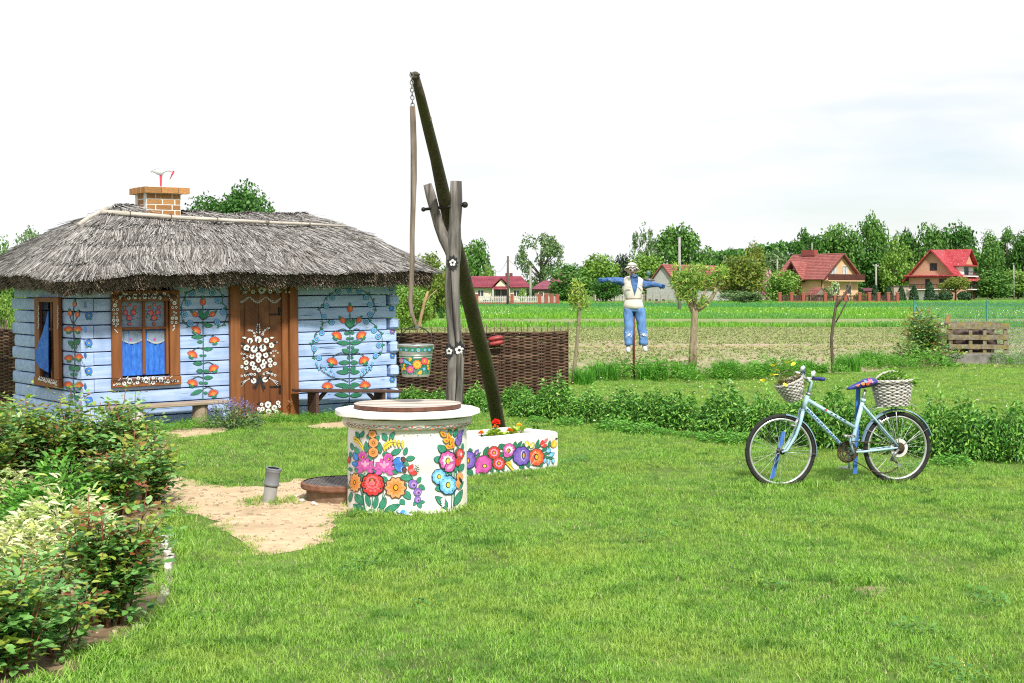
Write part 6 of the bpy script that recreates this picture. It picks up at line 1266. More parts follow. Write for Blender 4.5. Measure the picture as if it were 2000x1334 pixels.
def basket(label, org, rx, ry, bx, by, h, rows, tilt, handle, seed, sx=0.0):
 """oval basket woven from rows of withies round upright stakes"""
 t = thing('wicker_basket', label, 'basket', org, math.atan2(ex.y, ex.x), 'wicker baskets on the bicycle'); t.rotation_euler = (0, tilt, math.atan2(ex.y, ex.x)); r = rs(seed); n = 26; mb = MB()
 def q(a, z): f = z/h; f2 = f**.8; return Vector(((bx+(rx-bx)*f2)*math.cos(a)+sx*(1-f), (by+(ry-by)*f2)*math.sin(a), z))
 for kk in range(rows):
  z = h*(kk+.5)/rows; pth = []
  for i in range(n*2):
   a = 2*math.pi*i/(n*2); p = q(a, z); o = Vector((math.cos(a)/rx, math.sin(a)/ry, 0)).normalized(); s = math.cos(math.pi*i/1)*0+(1 if (i//2+kk) % 2 else -1)*(1 if i % 2 == 0 else 0); pth.append(p+o*(.0075*s)+Vector((0, 0, r.normal()*.0008)))
  mb.tube(pth, h/rows*.60, 5, closed=True, flat=1.0)
 mb.obj('weave', WKW, t, smooth=True, kind='stuff', fix=False)
 for i in range(n): a = 2*math.pi*(i+.0)/n; mb = MB(); mb.tube([q(a, 0), q(a, h*.5), q(a, h)], .0042, 5); mb.obj('stake', WKD, t, smooth=True)
 mb = MB(); mb.lathe([(1, 0), (1, .004), (.0, .004)], n=30); mb.v = [Vector((v.x*bx+sx, v.y*by, v.z+.004)) for v in mb.v]; mb.obj('base', WKD, t)
 mb = MB(); mb.lathe([(1, 0), (0, .001)], n=30); mb.v = [Vector((v.x*rx*.93, v.y*ry*.93, h*.80+v.z+.01*mnoise.noise(v*4))) for v in mb.v]; mb.obj('soil', M('potting_soil', (0, 0, 0)), t)
 for ph in (0, math.pi):
  mb = MB(); m = 60; mb.tube([q(2*math.pi*i/m, h)+Vector((math.cos(2*math.pi*i/m)*.006*math.cos(i*1.25+ph), math.sin(2*math.pi*i/m)*.006*math.cos(i*1.25+ph), .006*math.sin(i*1.25+ph))) for i in range(m)], .007, 5, closed=True); mb.obj('rim', WKW, t, smooth=True, fix=False)
 hx, hh, thick = handle
 for ph in ((0, math.pi) if thick > .006 else (0,)):
  mb = MB(); m = 28; mb.tube([Vector((hx*math.cos(math.pi*i/m), .006*math.cos(i*1.1+ph), h-.02+(hh+.02)*math.sin(math.pi*i/m)+.005*math.sin(i*1.1+ph)*(thick > .006))) for i in range(m+1)], thick, 6); mb.obj('handle', WKW if thick > .006 else RODW, t, smooth=True, fix=False)
 return t
org = bz(1493, 536, 0)+BO; rb_ = basket('larger grey wicker basket on the rear rack behind the saddle', org, .187, .15, .135, .105, .235, 15, R(-2), (.165, .078, .008), 3)
org = bz(585, 478, -.02)+BO; fb_ = basket('smaller dark wicker basket hanging at the front under the handlebar', org, .125, .12, .06, .07, .175, 11, R(-22), (.115, .10, .004), 4)
FERN = LM('fern_green', [(.08, .20, .02), (.14, .30, .03), (.22, .38, .06)], trans=.35); DRY = LM('dry_leaf', [(.10, .11, .03), (.16, .15, .05), (.22, .13, .06), (.12, .19, .03)], trans=.3)
def basket_plant(label, loc, n, rx, h, mat, seed, name, L, yellow=(), extra=()):
 r = rs(seed); t = thing(name, label, 'plant', loc, 0, None); a = r.uniform(0, 6.28, n); q = np.sqrt(r.uniform(0, 1, n)); z = h*(1-q**2)*r.uniform(.1, 1, n); pos = np.stack([rx*q*np.cos(a), rx*.7*q*np.sin(a), z], 1)
 ax = np.stack([np.cos(a), np.sin(a), r.uniform(-.1, 1, n)], 1); link('foliage', leaf_mesh('foliage', pos, ax, np.tile([0, 0, 1.0], (n, 1))+.5*r.normal(size=(n, 3)), L*r.uniform(.5, 1.2, n), L*.4, [mat], shape=1), t, kind='stuff')
 for (dx, dz) in extra:
  b = Vector((dx*.3, 0, .0)); e = Vector((dx, -.02, dz)); mb = MB(); mb.tube([b, b.lerp(e, .5)+Vector((0, 0, .02)), e], .0025, 5); mb.obj('stem', STEM, t); k3 = 9; pos = np.array([list(b.lerp(e, .4+.6*i/k3)) for i in range(k3)]); ax = unit(r, k3)+np.array([dx*2, 0, .2]); link('sprig_leaves', leaf_mesh('sprig_leaves', pos, ax, np.tile([0, -.3, 1.0], (k3, 1)), .05, .03, [mat], shape=1), t, kind='stuff')
 YM = LM('yellow_petal', [(.70, .52, .02), (.78, .62, .04), (.8, .7, .1)], trans=.2)
 for (zx, zy) in yellow:
  p = bz(zx, zy, -.02+r.normal()*.05)+BO-loc; b = Vector((p.x*.35, p.y*.35, 0)); mb = MB(); mb.tube([b, b.lerp(p, .6)+Vector((0, 0, .015)), p], .0016, 5); mb.obj('stem', STEM, t); m = 11; aa = np.arange(m)*2*math.pi/m; ax = np.stack([np.cos(aa), np.sin(aa)*.8, .25+0*aa], 1)
  tl = Matrix.Rotation(r.uniform(-.5, .7), 3, 'X') @ Matrix.Rotation(r.uniform(-.6, .6), 3, 'Y'); ax = np.array([list(tl @ Vector(v)) for v in ax]); nn = np.tile(list(tl @ Vector((0, 0, 1))), (m, 1)); link('flower_head', leaf_mesh('flower_head', np.tile(list(p), (m, 1)), ax, nn, .026, .014, [YM], shape=0), t)
 return t
basket_plant('feathery light green fern growing in the rear basket', bz(1485, 312)+BO+Vector((0, 0, -.02)), 460, .17, .15, FERN, 8, 'fern_plant', .055, extra=((.26, .045), (.22, -.01)))
basket_plant('straggly plant with small yellow daisies in the front basket', bz(545, 345)+BO, 260, .125, .11, DRY, 9, 'daisy_plant', .035, yellow=((505, 133), (553, 122), (552, 145), (400, 155), (380, 165), (425, 210), (370, 248), (340, 252), (395, 245), (270, 300), (285, 292), (460, 330), (395, 365)))
# ================================================================ SCARECROW
SY = 27.6; SO_ = G(1238, 740); SY = SO_.y
def sz(zx, zy, dy=0.0): p = P(1150+zx/5.129, 490+zy/5.129, SY); p.y += dy; return p-SO_
ks = SY/F/5.129
sc_ = thing('scarecrow', 'scarecrow in white vest and blue trousers on a dark red pole', 'scarecrow', SO_)
VEST = M('vest_white', (.58, .55, .49), (.70, .68, .63), scale=9, rough=.85, bump=.5, c3=(.42, .37, .30), s3=4, lo3=.56, hi3=.8); SHIRT = M('shirt_blue', (.03, .085, .25), (.07, .155, .37), scale=12, rough=.8, bump=.5, c3=(.22, .34, .58), s3=9, lo3=.55, hi3=.72); JEANS = M('trouser_blue', (.085, .20, .46), (.15, .29, .58), scale=7, rough=.85, bump=.6, stretch=(2, 1, .8)); SKN = M('painted_face', (.50, .34, .29), (.58, .43, .38), scale=8, rough=.6)
GLOVE = M('glove_blue', (.035, .10, .28), (.06, .15, .36), scale=14, rough=.7); SHOE = M('shoe_white', (.52, .51, .52), (.64, .63, .64), scale=12, rough=.7); HATM = M('hat_cream', (.55, .52, .44), (.66, .63, .55), scale=10, rough=.85, bump=.2); PIPE = M('red_pipe', (.11, .028, .02), (.17, .05, .035), scale=9, rough=.6)
mb = MB(); mb.tube([sz(455, 1300, .03), sz(452, 900, .03), sz(450, 560, .03)], .026, 10); mb.obj('pole', PIPE, sc_, smooth=True)
def ell(mb_secs, n=16): mb = MB(); mb.loft([(sz(x, y, dy), Vector((w*ks, 0, 0)), Vector((0, d*ks, 0))) for (x, y, w, d, dy) in mb_secs], n); return mb
def wrinkle(mb, amp, f): mb.v = [v+Vector((mnoise.noise(v*f), mnoise.noise(v*f+Vector((5, 0, 0))), 0))*amp for v in mb.v]; return mb
mb = wrinkle(ell([(432, 250, 34, 30, 0), (438, 262, 70, 42, 0), (442, 285, 105, 52, 0), (442, 330, 108, 58, 0), (438, 380, 108, 60, 0), (440, 430, 92, 56, 0), (445, 468, 76, 48, 0), (446, 480, 76, 48, 0), (447, 500, 88, 54, 0), (449, 540, 100, 58, 0), (450, 578, 106, 60, 0), (450, 580, 90, 50, 0)], 20), .012, 9); mb.obj('vest', VEST, sc_, smooth=True)
mb = ell([(445, 470, 79, 51, 0), (446, 478, 81, 53, 0), (446, 486, 79, 51, 0)], 20); mb.obj('cord', M('cord', (.25, .21, .15)), sc_, smooth=True)
mb = MB(); fq = [(410, 246), (492, 248), (490, 290), (478, 370), (460, 437), (436, 370), (420, 300)]; mb.prism([sz(x, y, -.135 if y > 260 else -.10) for x, y in fq], (0, .03, 0)); mb.obj('shirt_front', SHIRT, sc_)
for sg, q in ((-1, [(432, 228), (415, 236), (432, 262), (440, 248)]), (1, [(440, 248), (452, 262), (484, 250), (468, 230)])): mb = MB(); mb.prism([sz(x, y, -.14) for x, y in q], (0, .02, 0)); mb.obj('collar', SHIRT, sc_)
for (x0, y0) in ((395, 362), (515, 345)): mb = MB(); mb.box(sz(x0, y0, -.158), (.10, .012, .012), rot=Matrix.Rotation(.25, 3, 'Y')); mb.obj('pocket_edge', M('vest_shadow', (.36, .32, .26)), sc_)
arm_l = [(352, 315, 45, -.0), (310, 305, 42, .0), (260, 296, 34, .0), (215, 290, 25, .0), (185, 290, 21, .0)]; arm_r = [(540, 335, 42, .0), (585, 338, 36, .0), (630, 335, 32, .0), (665, 340, 25, .0), (685, 342, 20, .0)]
for arm in (arm_l, arm_r): mb = MB(); mb.loft([(sz(x, y), Vector((0, w*ks, 0)), Vector((0, 0, w*ks))) for x, y, w, _ in [tuple(p*(1-t)+q*t for p, q in zip(arm[i], arm[i+1])) for i in range(4) for t in (0, .25, .5, .75)]+[arm[4]]], 14); wrinkle(mb, .03, 14); mb.obj('sleeve', SHIRT, sc_, smooth=True)
for palm, fings in (([(188, 290, 20), (165, 290, 22), (140, 292, 22), (122, 294, 16)], [((128, 278), (104, 280), (90, 288)), ((124, 286), (100, 291), (87, 298)), ((124, 295), (102, 302), (90, 306)), ((128, 303), (110, 311), (98, 315)), ((150, 305), (136, 318), (122, 322))]), ([(682, 343, 19), (705, 346, 21), (725, 350, 21), (738, 353, 14)], [((735, 341), (755, 342), (766, 348)), ((738, 349), (757, 354), (764, 362)), ((737, 357), (754, 365), (758, 372)), ((732, 362), (745, 372), (748, 379)), ((712, 362), (722, 374), (730, 378))])):
 mb = MB(); mb.loft([(sz(x, y), Vector((0, w*ks*.6, 0)), Vector((0, 0, w*ks))) for x, y, w in palm], 12)
 for i, f in enumerate(fings): mb.tube([sz(x, y, -.02+.012*i) for x, y in f], [.020, .017, .011], 8)
 mb.obj('glove', GLOVE, sc_, smooth=True)
mb = MB(); legs = [[(400, 572, 54, 50), (400, 620, 50, 48), (400, 720, 46, 44), (398, 830, 42, 42), (397, 945, 40, 40), (397, 946, 30, 30)], [(508, 572, 56, 50), (515, 620, 52, 48), (530, 720, 48, 44), (542, 830, 43, 42), (545, 940, 41, 40), (545, 941, 30, 30)]]
for lg in legs: mb.loft([(sz(x, y), Vector((w*ks, 0, 0)), Vector((0, d*ks, 0))) for x, y, w, d in [tuple(p*(1-t)+q*t for p, q in zip(lg[i], lg[i+1])) for i in range(4) for t in (0, .25, .5, .75)]+lg[4:]], 16)
mb.loft([(sz(452, 560), Vector((95*ks, 0, 0)), Vector((0, 50*ks, 0))), (sz(452, 590), Vector((98*ks, 0, 0)), Vector((0, 50*ks, 0))), (sz(453, 615), Vector((60*ks, 0, 0)), Vector((0, 42*ks, 0)))], 16); wrinkle(mb, .03, 9); mb.obj('trousers', JEANS, sc_, smooth=True)
for q in ([(395, 940, 20, 20, 0), (394, 965, 24, 26, -.01), (393, 990, 24, 40, -.04), (393, 1008, 22, 40, -.05), (393, 1018, 14, 28, -.05)], [(553, 936, 20, 20, 0), (558, 960, 24, 26, -.01), (562, 982, 25, 40, -.04), (564, 1000, 23, 40, -.05), (565, 1008, 14, 28, -.05)]): mb = ell(q, 14); mb.obj('shoe', SHOE, sc_, smooth=True)
mb = ell([(434, 255, 22, 22, .0), (432, 235, 26, 26, .0), (431, 226, 30, 34, -.01), (431, 208, 44, 44, -.01), (430, 185, 50, 48, -.01), (430, 160, 50, 48, 0), (430, 140, 42, 44, 0), (430, 128, 20, 24, 0)], 18); hd = mb.obj('head', SKN, sc_, smooth=True)
mb = MB(); mb.ball(sz(427, 196, -.25), (.022, .035, .03), 10, 7); mb.obj('nose', SKN, hd, smooth=True)
for x in (380, 482): mb = MB(); mb.ball(sz(x, 190, .01), (.012, .03, .045), 8, 6); mb.obj('ear', SKN, hd, smooth=True)
BK2 = M('face_black', (.02, .02, .02));
for x in (408, 450):
 mb = MB(); mb.ball(sz(x, 182, -.232), (.028, .012, .020), 10, 6); mb.obj('eye', M('eye_white', (.7, .7, .68)), hd, smooth=True); mb = MB(); mb.ball(sz(x+1, 183, -.243), (.011, .006, .013), 8, 5); mb.obj('pupil', BK2, hd, smooth=True)
 mb = MB(); mb.tube([sz(x+19*math.cos(t), 183+15*math.sin(t), -.247) for t in (i*math.pi/8 for i in range(16))], .005, 5, closed=True); mb.obj('spectacle_ring', BK2, hd, smooth=True); mb = MB(); mb.tube([sz(x-18, 166, -.235), sz(x, 160, -.238), sz(x+18, 165, -.235)], .008, 5); mb.obj('eyebrow', BK2, hd)
mb = MB(); mb.tube([sz(427, 180, -.25), sz(432, 180, -.25)], .005, 5); mb.obj('spectacle_bridge', BK2, hd)
mb = MB(); mb.tube([sz(405, 206, -.228), sz(420, 201, -.238), sz(428, 204, -.24), sz(438, 201, -.238), sz(452, 206, -.228)], [.004, .012, .012, .012, .004], 6); mb.obj('moustache', BK2, hd); mb = MB(); mb.tube([sz(415, 216, -.205), sz(430, 219, -.21), sz(445, 216, -.205)], .008, 6); mb.obj('mouth', M('mouth_red', (.35, .06, .06)), hd)
mb = MB(); mb.lathe([(.001, .30), (.12, .285), (.21, .225), (.255, .13), (.265, .06), (.31, .02), (.39, -.06), (.395, -.075), (.38, -.075), (.30, .0), (.255, .03), (.25, .09)], n=30, sx=1.0, sy=1.0, rot=Matrix.Rotation(R(-16), 3, 'X') @ Matrix.Rotation(R(4), 3, 'Y'), caps=False)
hz_ = 72*ks/.36; mb.v = [v*hz_+sz(432, 176, .0) for v in mb.v]; ht_ = mb.obj('hat', HATM, sc_, smooth=True); mb = MB(); mb.lathe([(.262, .06), (.268, .075), (.262, .12)], n=30, rot=Matrix.Rotation(R(-16), 3, 'X') @ Matrix.Rotation(R(4), 3, 'Y'), caps=False); mb.v = [v*hz_*1.01+sz(432, 176, .0) for v in mb.v]; mb.obj('hat_band', M('hat_band', (.16, .15, .13)), ht_, smooth=True)
for lx, tx2 in ((398, 1), (545, -1)):
 pt = Paint(1150, 490, 5.129); r = rs(int(lx))
 for k2 in range(22): x, y = lx+r.uniform(-36, 36), 835+r.uniform(-26, 30); pt.leaf(x, y, x+10*math.cos(k2), y+10*math.sin(k2), 7, 'white', None, 1, rib=False)
 pt.flower(lx, 838, 12, 6, 'white', None, None, None, lv=1)
 cx_ = lx
 def lm(px, py, l, c=lx):
  zx, zy = (px-1150)*5.129, (py-490)*5.129; u = max(-.97, min(.97, (zx-c)/44)); return sz(zx, zy, -(43*ks*math.sqrt(1-u*u)+.014+l))
 pt.obj('painted_pattern', lm, sc_, PM, gap=25)
bird = thing('bird_ornament', 'small dark bird ornament perched on the arm of the scarecrow', 'ornament', sz(597, 305)+SO_)
mb = MB(); mb.ball((0, 0, .03), (.075, .05, .038), 12, 8); mb.ball((-.05, -.02, .05), (.03, .028, .028), 10, 7); mb.tube([(.06, 0, .03), (.14, .01, .015)], [.02, .008], 6); mb.obj('body', M('bird_dark', (.05, .05, .05), (.22, .21, .2), scale=25, rough=.7), bird, smooth=True); mb = MB(); mb.ball((.0, 0, .16), (.045, .04, .06), 12, 9); mb.tube([(0, 0, .05), (0, 0, .12)], .012, 6); mb.obj('crest', M('bird_green', (.05, .13, .11), (.12, .2, .18), scale=18, rough=.5), bird, smooth=True)
# ================================================================ GARDEN PLANTS
RG = LM('rose_leaf_green', [(.035, .115, .028), (.065, .18, .04), (.10, .24, .055), (.16, .30, .085), (.27, .38, .18)], rough=.36, trans=.22, spec=.5)
RY = LM('rose_leaf_young', [(.13, .24, .03), (.20, .30, .04), (.27, .33, .06), (.24, .24, .04)], rough=.4, trans=.35, spec=.45)
RB_ = LM('rose_leaf_bronze', [(.17, .10, .02), (.22, .12, .025), (.19, .045, .025), (.24, .17, .035)], rough=.38, trans=.35, spec=.5)
CANE = M('rose_cane', (.16, .035, .025), (.24, .09, .04), scale=10, rough=.5); CANEG = M('rose_cane_green', (.07, .12, .03), (.13, .10, .04), scale=10, rough=.5)
def leaf_unit(name, mat, seed):
 r = rs(seed); return leaf_mesh(name, [[0, 0, 0]], [[1, 0, 0]], [[0, 0, 1]], [1], [.68], [mat], fold=.12+.1*r.uniform(), curl=.06+.12*r.uniform(), shape=1)
UNITS = {m.name: [leaf_unit('leaf', m, i) for i in range(3)] for m in (RG, RY, RB_)}
def rose(loc, h, spread, ncane, seed, label, n_obj=0, leaf=.040, bronze=.5, name='rose_bush', dens=1.0):
 r = rs(seed); t = thing(name, label, 'rose bush', loc, 0, 'rose bushes in the garden bed'); canes = MB(); L = []
 def cane(p0, d, ln, rad, lvl):
  pts = [p0]; n = 7; p = p0.copy(); d = d.normalized()
  for i in range(n):
   d = (d+Vector((r.normal()*.10, r.normal()*.10, .07 if lvl == 0 else .05))).normalized(); p = p+d*(ln/n); pts.append(p.copy())
  canes.tube(pts, [rad*(1-.6*i/n) for i in range(n+1)], 6, mi=0 if r.uniform() < .65 else 1)
  az = r.uniform(0, 6.28); st = .031/dens; m = int(ln/st)
  for i in range(m):
   f = (i+.5)/m
   if lvl == 0 and f < .06: continue
   k = f*n; q = pts[int(k)].lerp(pts[min(n, int(k)+1)], k % 1); az += 2.4+r.normal()*.3; hd = Vector((math.cos(az), math.sin(az), r.uniform(-.05, .7))).normalized(); pl = leaf*r.uniform(1.0, 1.9)
   top = f if lvl == 0 else f*.8+.1
   mt = 2 if r.uniform() < bronze*max(0, (top-.66)/.34)**1.4*.95 else (1 if r.uniform() < .16+.75*max(0, top-.45) else 0)
   tip = q+hd*pl*2; sdv = hd.cross(Vector((0, 0, 1))).normalized(); sz_ = leaf*r.uniform(.85, 1.45)*(1.0 if f < .85 else .75)
   for (a, s, k2) in ((1.0, 0, 1.05), (.66, 1, .95), (.66, -1, .95), (.34, 1, .8), (.34, -1, .8)):
    if a < .5 and r.uniform() < .35: continue
    dl_ = (hd*(1 if s == 0 else .42)+sdv*s*.9+Vector((0, 0, r.normal()*.22))).normalized(); nn = Vector((r.normal()*.38, r.normal()*.38, 1.0)); L.append((q+hd*pl*2*a*.8, dl_, nn, sz_*k2, mt))
   if r.uniform() < .30 and lvl == 0 and .08 < f < .8: cane(q, (hd+Vector((0, 0, .9))), ln*(1-f)*r.uniform(.5, .9), rad*.6, 1)
 for i in range(ncane):
  a = 6.28*i/ncane+r.normal()*.3; q = spread*r.uniform(.25, 1); b = Vector((math.cos(a)*q*.35, math.sin(a)*q*.35, -.01)); tgt = Vector((math.cos(a)*q, math.sin(a)*q, h*r.uniform(.62, 1.05))); cane(b, (tgt-b), (tgt-b).length, .007, 0)
 canes.obj('canes', [CANE, CANEG], t, smooth=True, kind='stuff', fix=False)
 mats = (RG, RY, RB_); lw = Vector(loc); L.sort(key=lambda l: (lw+l[0]-CAMP).length)
 for (p, d, nn, s, mt) in L[:n_obj]:
  me = UNITS[mats[mt].name][r.randint(3)]; o = link('leaf', me, t); x = d; y = nn.cross(x).normalized(); z = x.cross(y); o.matrix_local = Matrix.Translation(p) @ Matrix(((x.x, y.x, z.x, 0), (x.y, y.y, z.y, 0), (x.z, y.z, z.z, 0), (0, 0, 0, 1))) @ Matrix.Scale(s, 4)
 rest = L[n_obj:]
 if rest: link('foliage', leaf_mesh('foliage', [l[0][:] for l in rest], [l[1][:] for l in rest], [l[2][:] for l in rest], [l[3] for l in rest], [l[3]*.68 for l in rest], mats, [l[4] for l in rest], fold=.15, curl=.12, shape=1), t, kind='stuff')
 return t
rose(G(15, 1318), .53, .28, 12, 1, 'rose bush with round dark green leaves in the bottom left corner', 280, leaf=.050, bronze=.15)
rose(G(112, 1280), .43, .23, 9, 2, 'low rose bush with yellow tipped shoots on the front of the bed', 200, leaf=.047, bronze=.25)
rose(G(215, 1222), .70, .27, 13, 3, 'tall rose bush with bronze red young leaves beside the brick edging', 290, leaf=.047, bronze=1.0)
rose(G(60, 1200), .42, .26, 8, 4, 'rose bush with reddish shoot tips at the left edge behind the front roses', 120, leaf=.044, bronze=.5)
for i, (px, py, h, sp, lab) in enumerate(((290, 985, .66, .27, 'dark green rose bush at the edge of the sand patch'), (225, 1010, .62, .26, 'rose bush with dense dark leaves behind the tall bronze tipped rose'), (245, 965, .86, .30, 'rose bush in front of the stump of the log bench'), (170, 955, .90, .32, 'rose bush below the front corner of the blue house'), (100, 960, .92, .32, 'rose bush below the side window of the blue house'), (35, 965, .92, .33, 'rose bush in front of the left wicker fence'), (-35, 985, .98, .30, 'rose bush with yellow leaves cut off by the left edge of the view'))):
 rose(G(px, py), h, sp, 9, 10+i, lab, 0, leaf=.052, bronze=.22 if i else .12, dens=.95)
VG = LM('variegated_leaf', [(.56, .60, .24), (.64, .65, .38), (.66, .65, .46), (.28, .42, .10), (.58, .63, .18)], trans=.3, bright=.8, rough=.5)
GB = LM('border_leaf', [(.05, .17, .02), (.085, .25, .03), (.13, .32, .045), (.20, .38, .08)], trans=.32, rough=.45, spec=.4)
GB2 = LM('peony_leaf', [(.028, .11, .018), (.055, .175, .026), (.09, .24, .034), (.145, .305, .048), (.23, .39, .075)], trans=.28, rough=.42, spec=.42)
def herb_mesh(seed, w, h, n, L, Wd, mat, droop=.35, up=.5, shape=1):
 r = rs(seed); a = r.uniform(0, 6.28, n); q = np.sqrt(r.uniform(0, 1, n)); dome = h*np.maximum(0, 1-.95*q**2.3)**.7; z = dome*r.uniform(.04, 1, n)**.5
 lump = np.array([mnoise.noise(Vector((math.cos(b)*c*2.8+seed, math.sin(b)*c*2.2, 0))) for b, c in zip(a, q)]); z *= 1+.55*lump
 pos = np.stack([w*q*np.cos(a), w*q*np.sin(a), np.maximum(z, .01)], 1); b = a+r.normal(0, .9, n); ax = np.stack([np.cos(b), np.sin(b), up+r.normal(0, .35, n)], 1); nn = np.tile([0, 0, 1.0], (n, 1))+.45*r.normal(size=(n, 3))
 return leaf_mesh('foliage', pos, ax, nn, L*r.uniform(.6, 1.25, n), Wd*r.uniform(.7, 1.2, n), [mat], fold=.14, curl=droop, shape=shape)
def stems_mesh(seed, w, h, n, mat):
 r = rs(seed); mb = MB()
 for i in range(n): a = r.uniform(0, 6.28); q = w*math.sqrt(r.uniform(0, 1)); mb.tube([(q*.3*math.cos(a), q*.3*math.sin(a), -.01), (q*.7*math.cos(a), q*.7*math.sin(a), h*.5), (q*math.cos(a), q*math.sin(a), h*r.uniform(.75, 1.0)*math.sqrt(1-.6*(q/w)**2))], [.005, .004, .002], 5)
 return mb.mesh('stems', mat, True, False)
def herb(name, label, cat, loc, me, st, sc=(1, 1, 1), rz=0, group=None):
 t = thing(name, label, cat, loc, rz, group); t.scale = sc; link('foliage', me, t, kind='stuff'); link('stems', st, t, kind='stuff'); return t
herb('variegated_plant', 'pale yellow and white variegated plant between the bronze roses and green plants', 'plant', G(120, 1092), herb_mesh(1, .42, .47, 1200, .075, .022, VG), stems_mesh(1, .34, .33, 30, STEM), group='variegated plants in the bed')
herb('variegated_plant', 'smaller pale variegated plant at the left edge below the back roses', 'plant', G(8, 1000), herb_mesh(2, .28, .34, 520, .07, .022, VG), stems_mesh(2, .25, .3, 20, STEM), group='variegated plants in the bed')
herb('variegated_plant', 'pale variegated plant low in the bed behind the bottom left rose', 'plant', G(35, 1120), herb_mesh(7, .30, .28, 560, .07, .022, VG), stems_mesh(7, .25, .25, 20, STEM), group='variegated plants in the bed')
herb('phlox_plant', 'bright green leafy border plant behind the pale variegated plant', 'plant', G(118, 1018), herb_mesh(3, .34, .47, 900, .085, .034, GB, up=.8), stems_mesh(3, .3, .45, 26, STEM), group='green border plants')
herb('phlox_plant', 'bright green leafy plant left of the larger green border plant', 'plant', G(60, 1030), herb_mesh(5, .24, .30, 420, .08, .032, GB, up=.8), stems_mesh(5, .2, .28, 16, STEM), group='green border plants')
herb('phlox_plant', 'small bright green plant rising among the pale variegated leaves', 'plant', G(178, 1075), herb_mesh(6, .17, .33, 240, .08, .032, GB, up=.9), stems_mesh(6, .15, .3, 10, STEM), group='green border plants')
herb('ground_cover_plant', 'low dark green cushion plant at the left edge of the bed', 'plant', G(20, 1045), herb_mesh(4, .32, .17, 900, .035, .02, GB2), stems_mesh(4, .28, .12, 20, STEM))
EDG = M('white_brick', (.46, .44, .41), (.62, .60, .57), scale=9, rough=.9, bump=.5, c3=(.22, .165, .11), s3=3, lo3=.42, hi3=.62, objrand=.1)
ebm = MB().box((0, 0, 0), (1, 1, 1), bev=.08).mesh('brick', EDG); ebm2 = MB().box((0, 0, 0), (1, 1, 1), bev=.08).mesh('brick', M('weathered_brick', (.20, .16, .115), (.36, .32, .27), scale=7, rough=.95, bump=.6, objrand=.15)); ed = thing('bed_edging', 'curved row of partly white bricks edging the garden bed beside the lawn', 'edging', G(326, 1100))
epx = [(317, 1058), (325, 1078), (330, 1098), (331, 1122), (327, 1146), (318, 1168), (305, 1190), (290, 1210), (270, 1228), (244, 1246), (214, 1264), (180, 1284), (146, 1304), (104, 1324)]
for i in range(len(epx)-1):
 a, b = G(*epx[i]), G(*epx[i+1]); c = (a+b)/2-ed.location; d = b-a; o = link('brick', ebm if i in (0, 1, 2, 4) else ebm2, ed); sink = .0 if i < 3 else .03+.006*i; o.location = (c.x, c.y, .018-sink*.6); o.scale = (d.length*.94, .052, .07); o.rotation_euler = (U(-.12, .12), U(-.1, .1), math.atan2(d.y, d.x)+U(-.08, .08))
HM_ = [herb_mesh(20+i, .42, .40, 2100, .078, .030, GB2, droop=.4, up=.3) for i in range(5)]; HS_ = [stems_mesh(20+i, .36, .36, 30, STEM) for i in range(5)]
HL_ = [herb_mesh(40+i, .30, .17, 520, .075, .026, GB, droop=.3, up=.4) for i in range(3)]; HLS = [stems_mesh(40+i, .22, .13, 12, STEM) for i in range(3)]
rowp = [(800, 806, 762, 74, 'leafy plant at the foot of the wicker fence beside the house corner'), (852, 806, 768, 66, 'leafy plant at the foot of the fence left of the forked well post'), (925, 812, 762, 66, 'leafy plant between the forked well post and the dark leaning pole'), (948, 806, 770, 60, 'leafy plant right behind the dark leaning pole at the fence'), (1012, 806, 757, 74, 'leafy plant at the fence right of the dark leaning pole'), (1030, 822, 775, 70, 'leafy plant in front of the fence just right of the trough'), (1085, 826, 752, 92, 'tallest leafy plant at the right end of the wicker fence'), (1150, 832, 772, 84, 'leafy plant standing just past the right end of the wicker fence'), (1222, 838, 770, 88, 'leafy plant below the scarecrow and left of its pole line'), (1272, 842, 772, 90, 'leafy plant below the right shoe of the scarecrow'), (1325, 846, 774, 100, 'leafy plant in the row below the pollard willow'), (1418, 858, 768, 112, 'broad leafy plant in the row left of the bicycle'), (1490, 866, 782, 90, 'leafy plant just behind the left edge of the front wheel'), (1560, 876, 786, 100, 'leafy plant seen through the front wheel of the bicycle'), (1625, 882, 776, 112, 'leafy plant behind the bicycle frame below the top tube'), (1690, 888, 800, 90, 'leafy plant behind the blue board under the bicycle saddle'), (1750, 892, 806, 90, 'leafy plant seen through the rear wheel of the bicycle'), (1828, 900, 794, 92, 'leafy plant just right of the rear wheel'), (1900, 905, 800, 108, 'leafy plant in the right hand row between the rear wheel and the picture edge'), (1975, 908, 806, 108, 'leafy plant at the right edge of the view')]
for i, (px, by, ty, w, lab) in enumerate(rowp):
 g_ = G(px, by-8); s = w/F*g_.y/2/.42*1.02; hz2 = (EYE-(ty-HY)*g_.y/F)/.37; herb('leafy_perennial', lab, 'plant', g_, HM_[i % 5], HS_[i % 5], (s, s, max(.55, hz2)), i*1.3, 'leafy plants in the row across the lawn')
lowp = [(1050, 832, 'low plant in front of the row near the right end of the trough'), (1110, 838, 'low plant in front of the tallest leafy plant'), (1250, 852, 'low plant in front of the row below the scarecrow'), (1300, 856, 'low spreading plant in front of the row midway to the bicycle'), (1395, 868, 'low plant in front of the broad plant left of the bicycle'), (1440, 872, 'low plant beside the left edge of the front wheel'), (1350, 862, 'low plant in front of the row under the pollard willow'), (1860, 915, 'low plant on the grass right of the rear wheel'), (1200, 846, 'low plant in front of the row left of the scarecrow pole')]
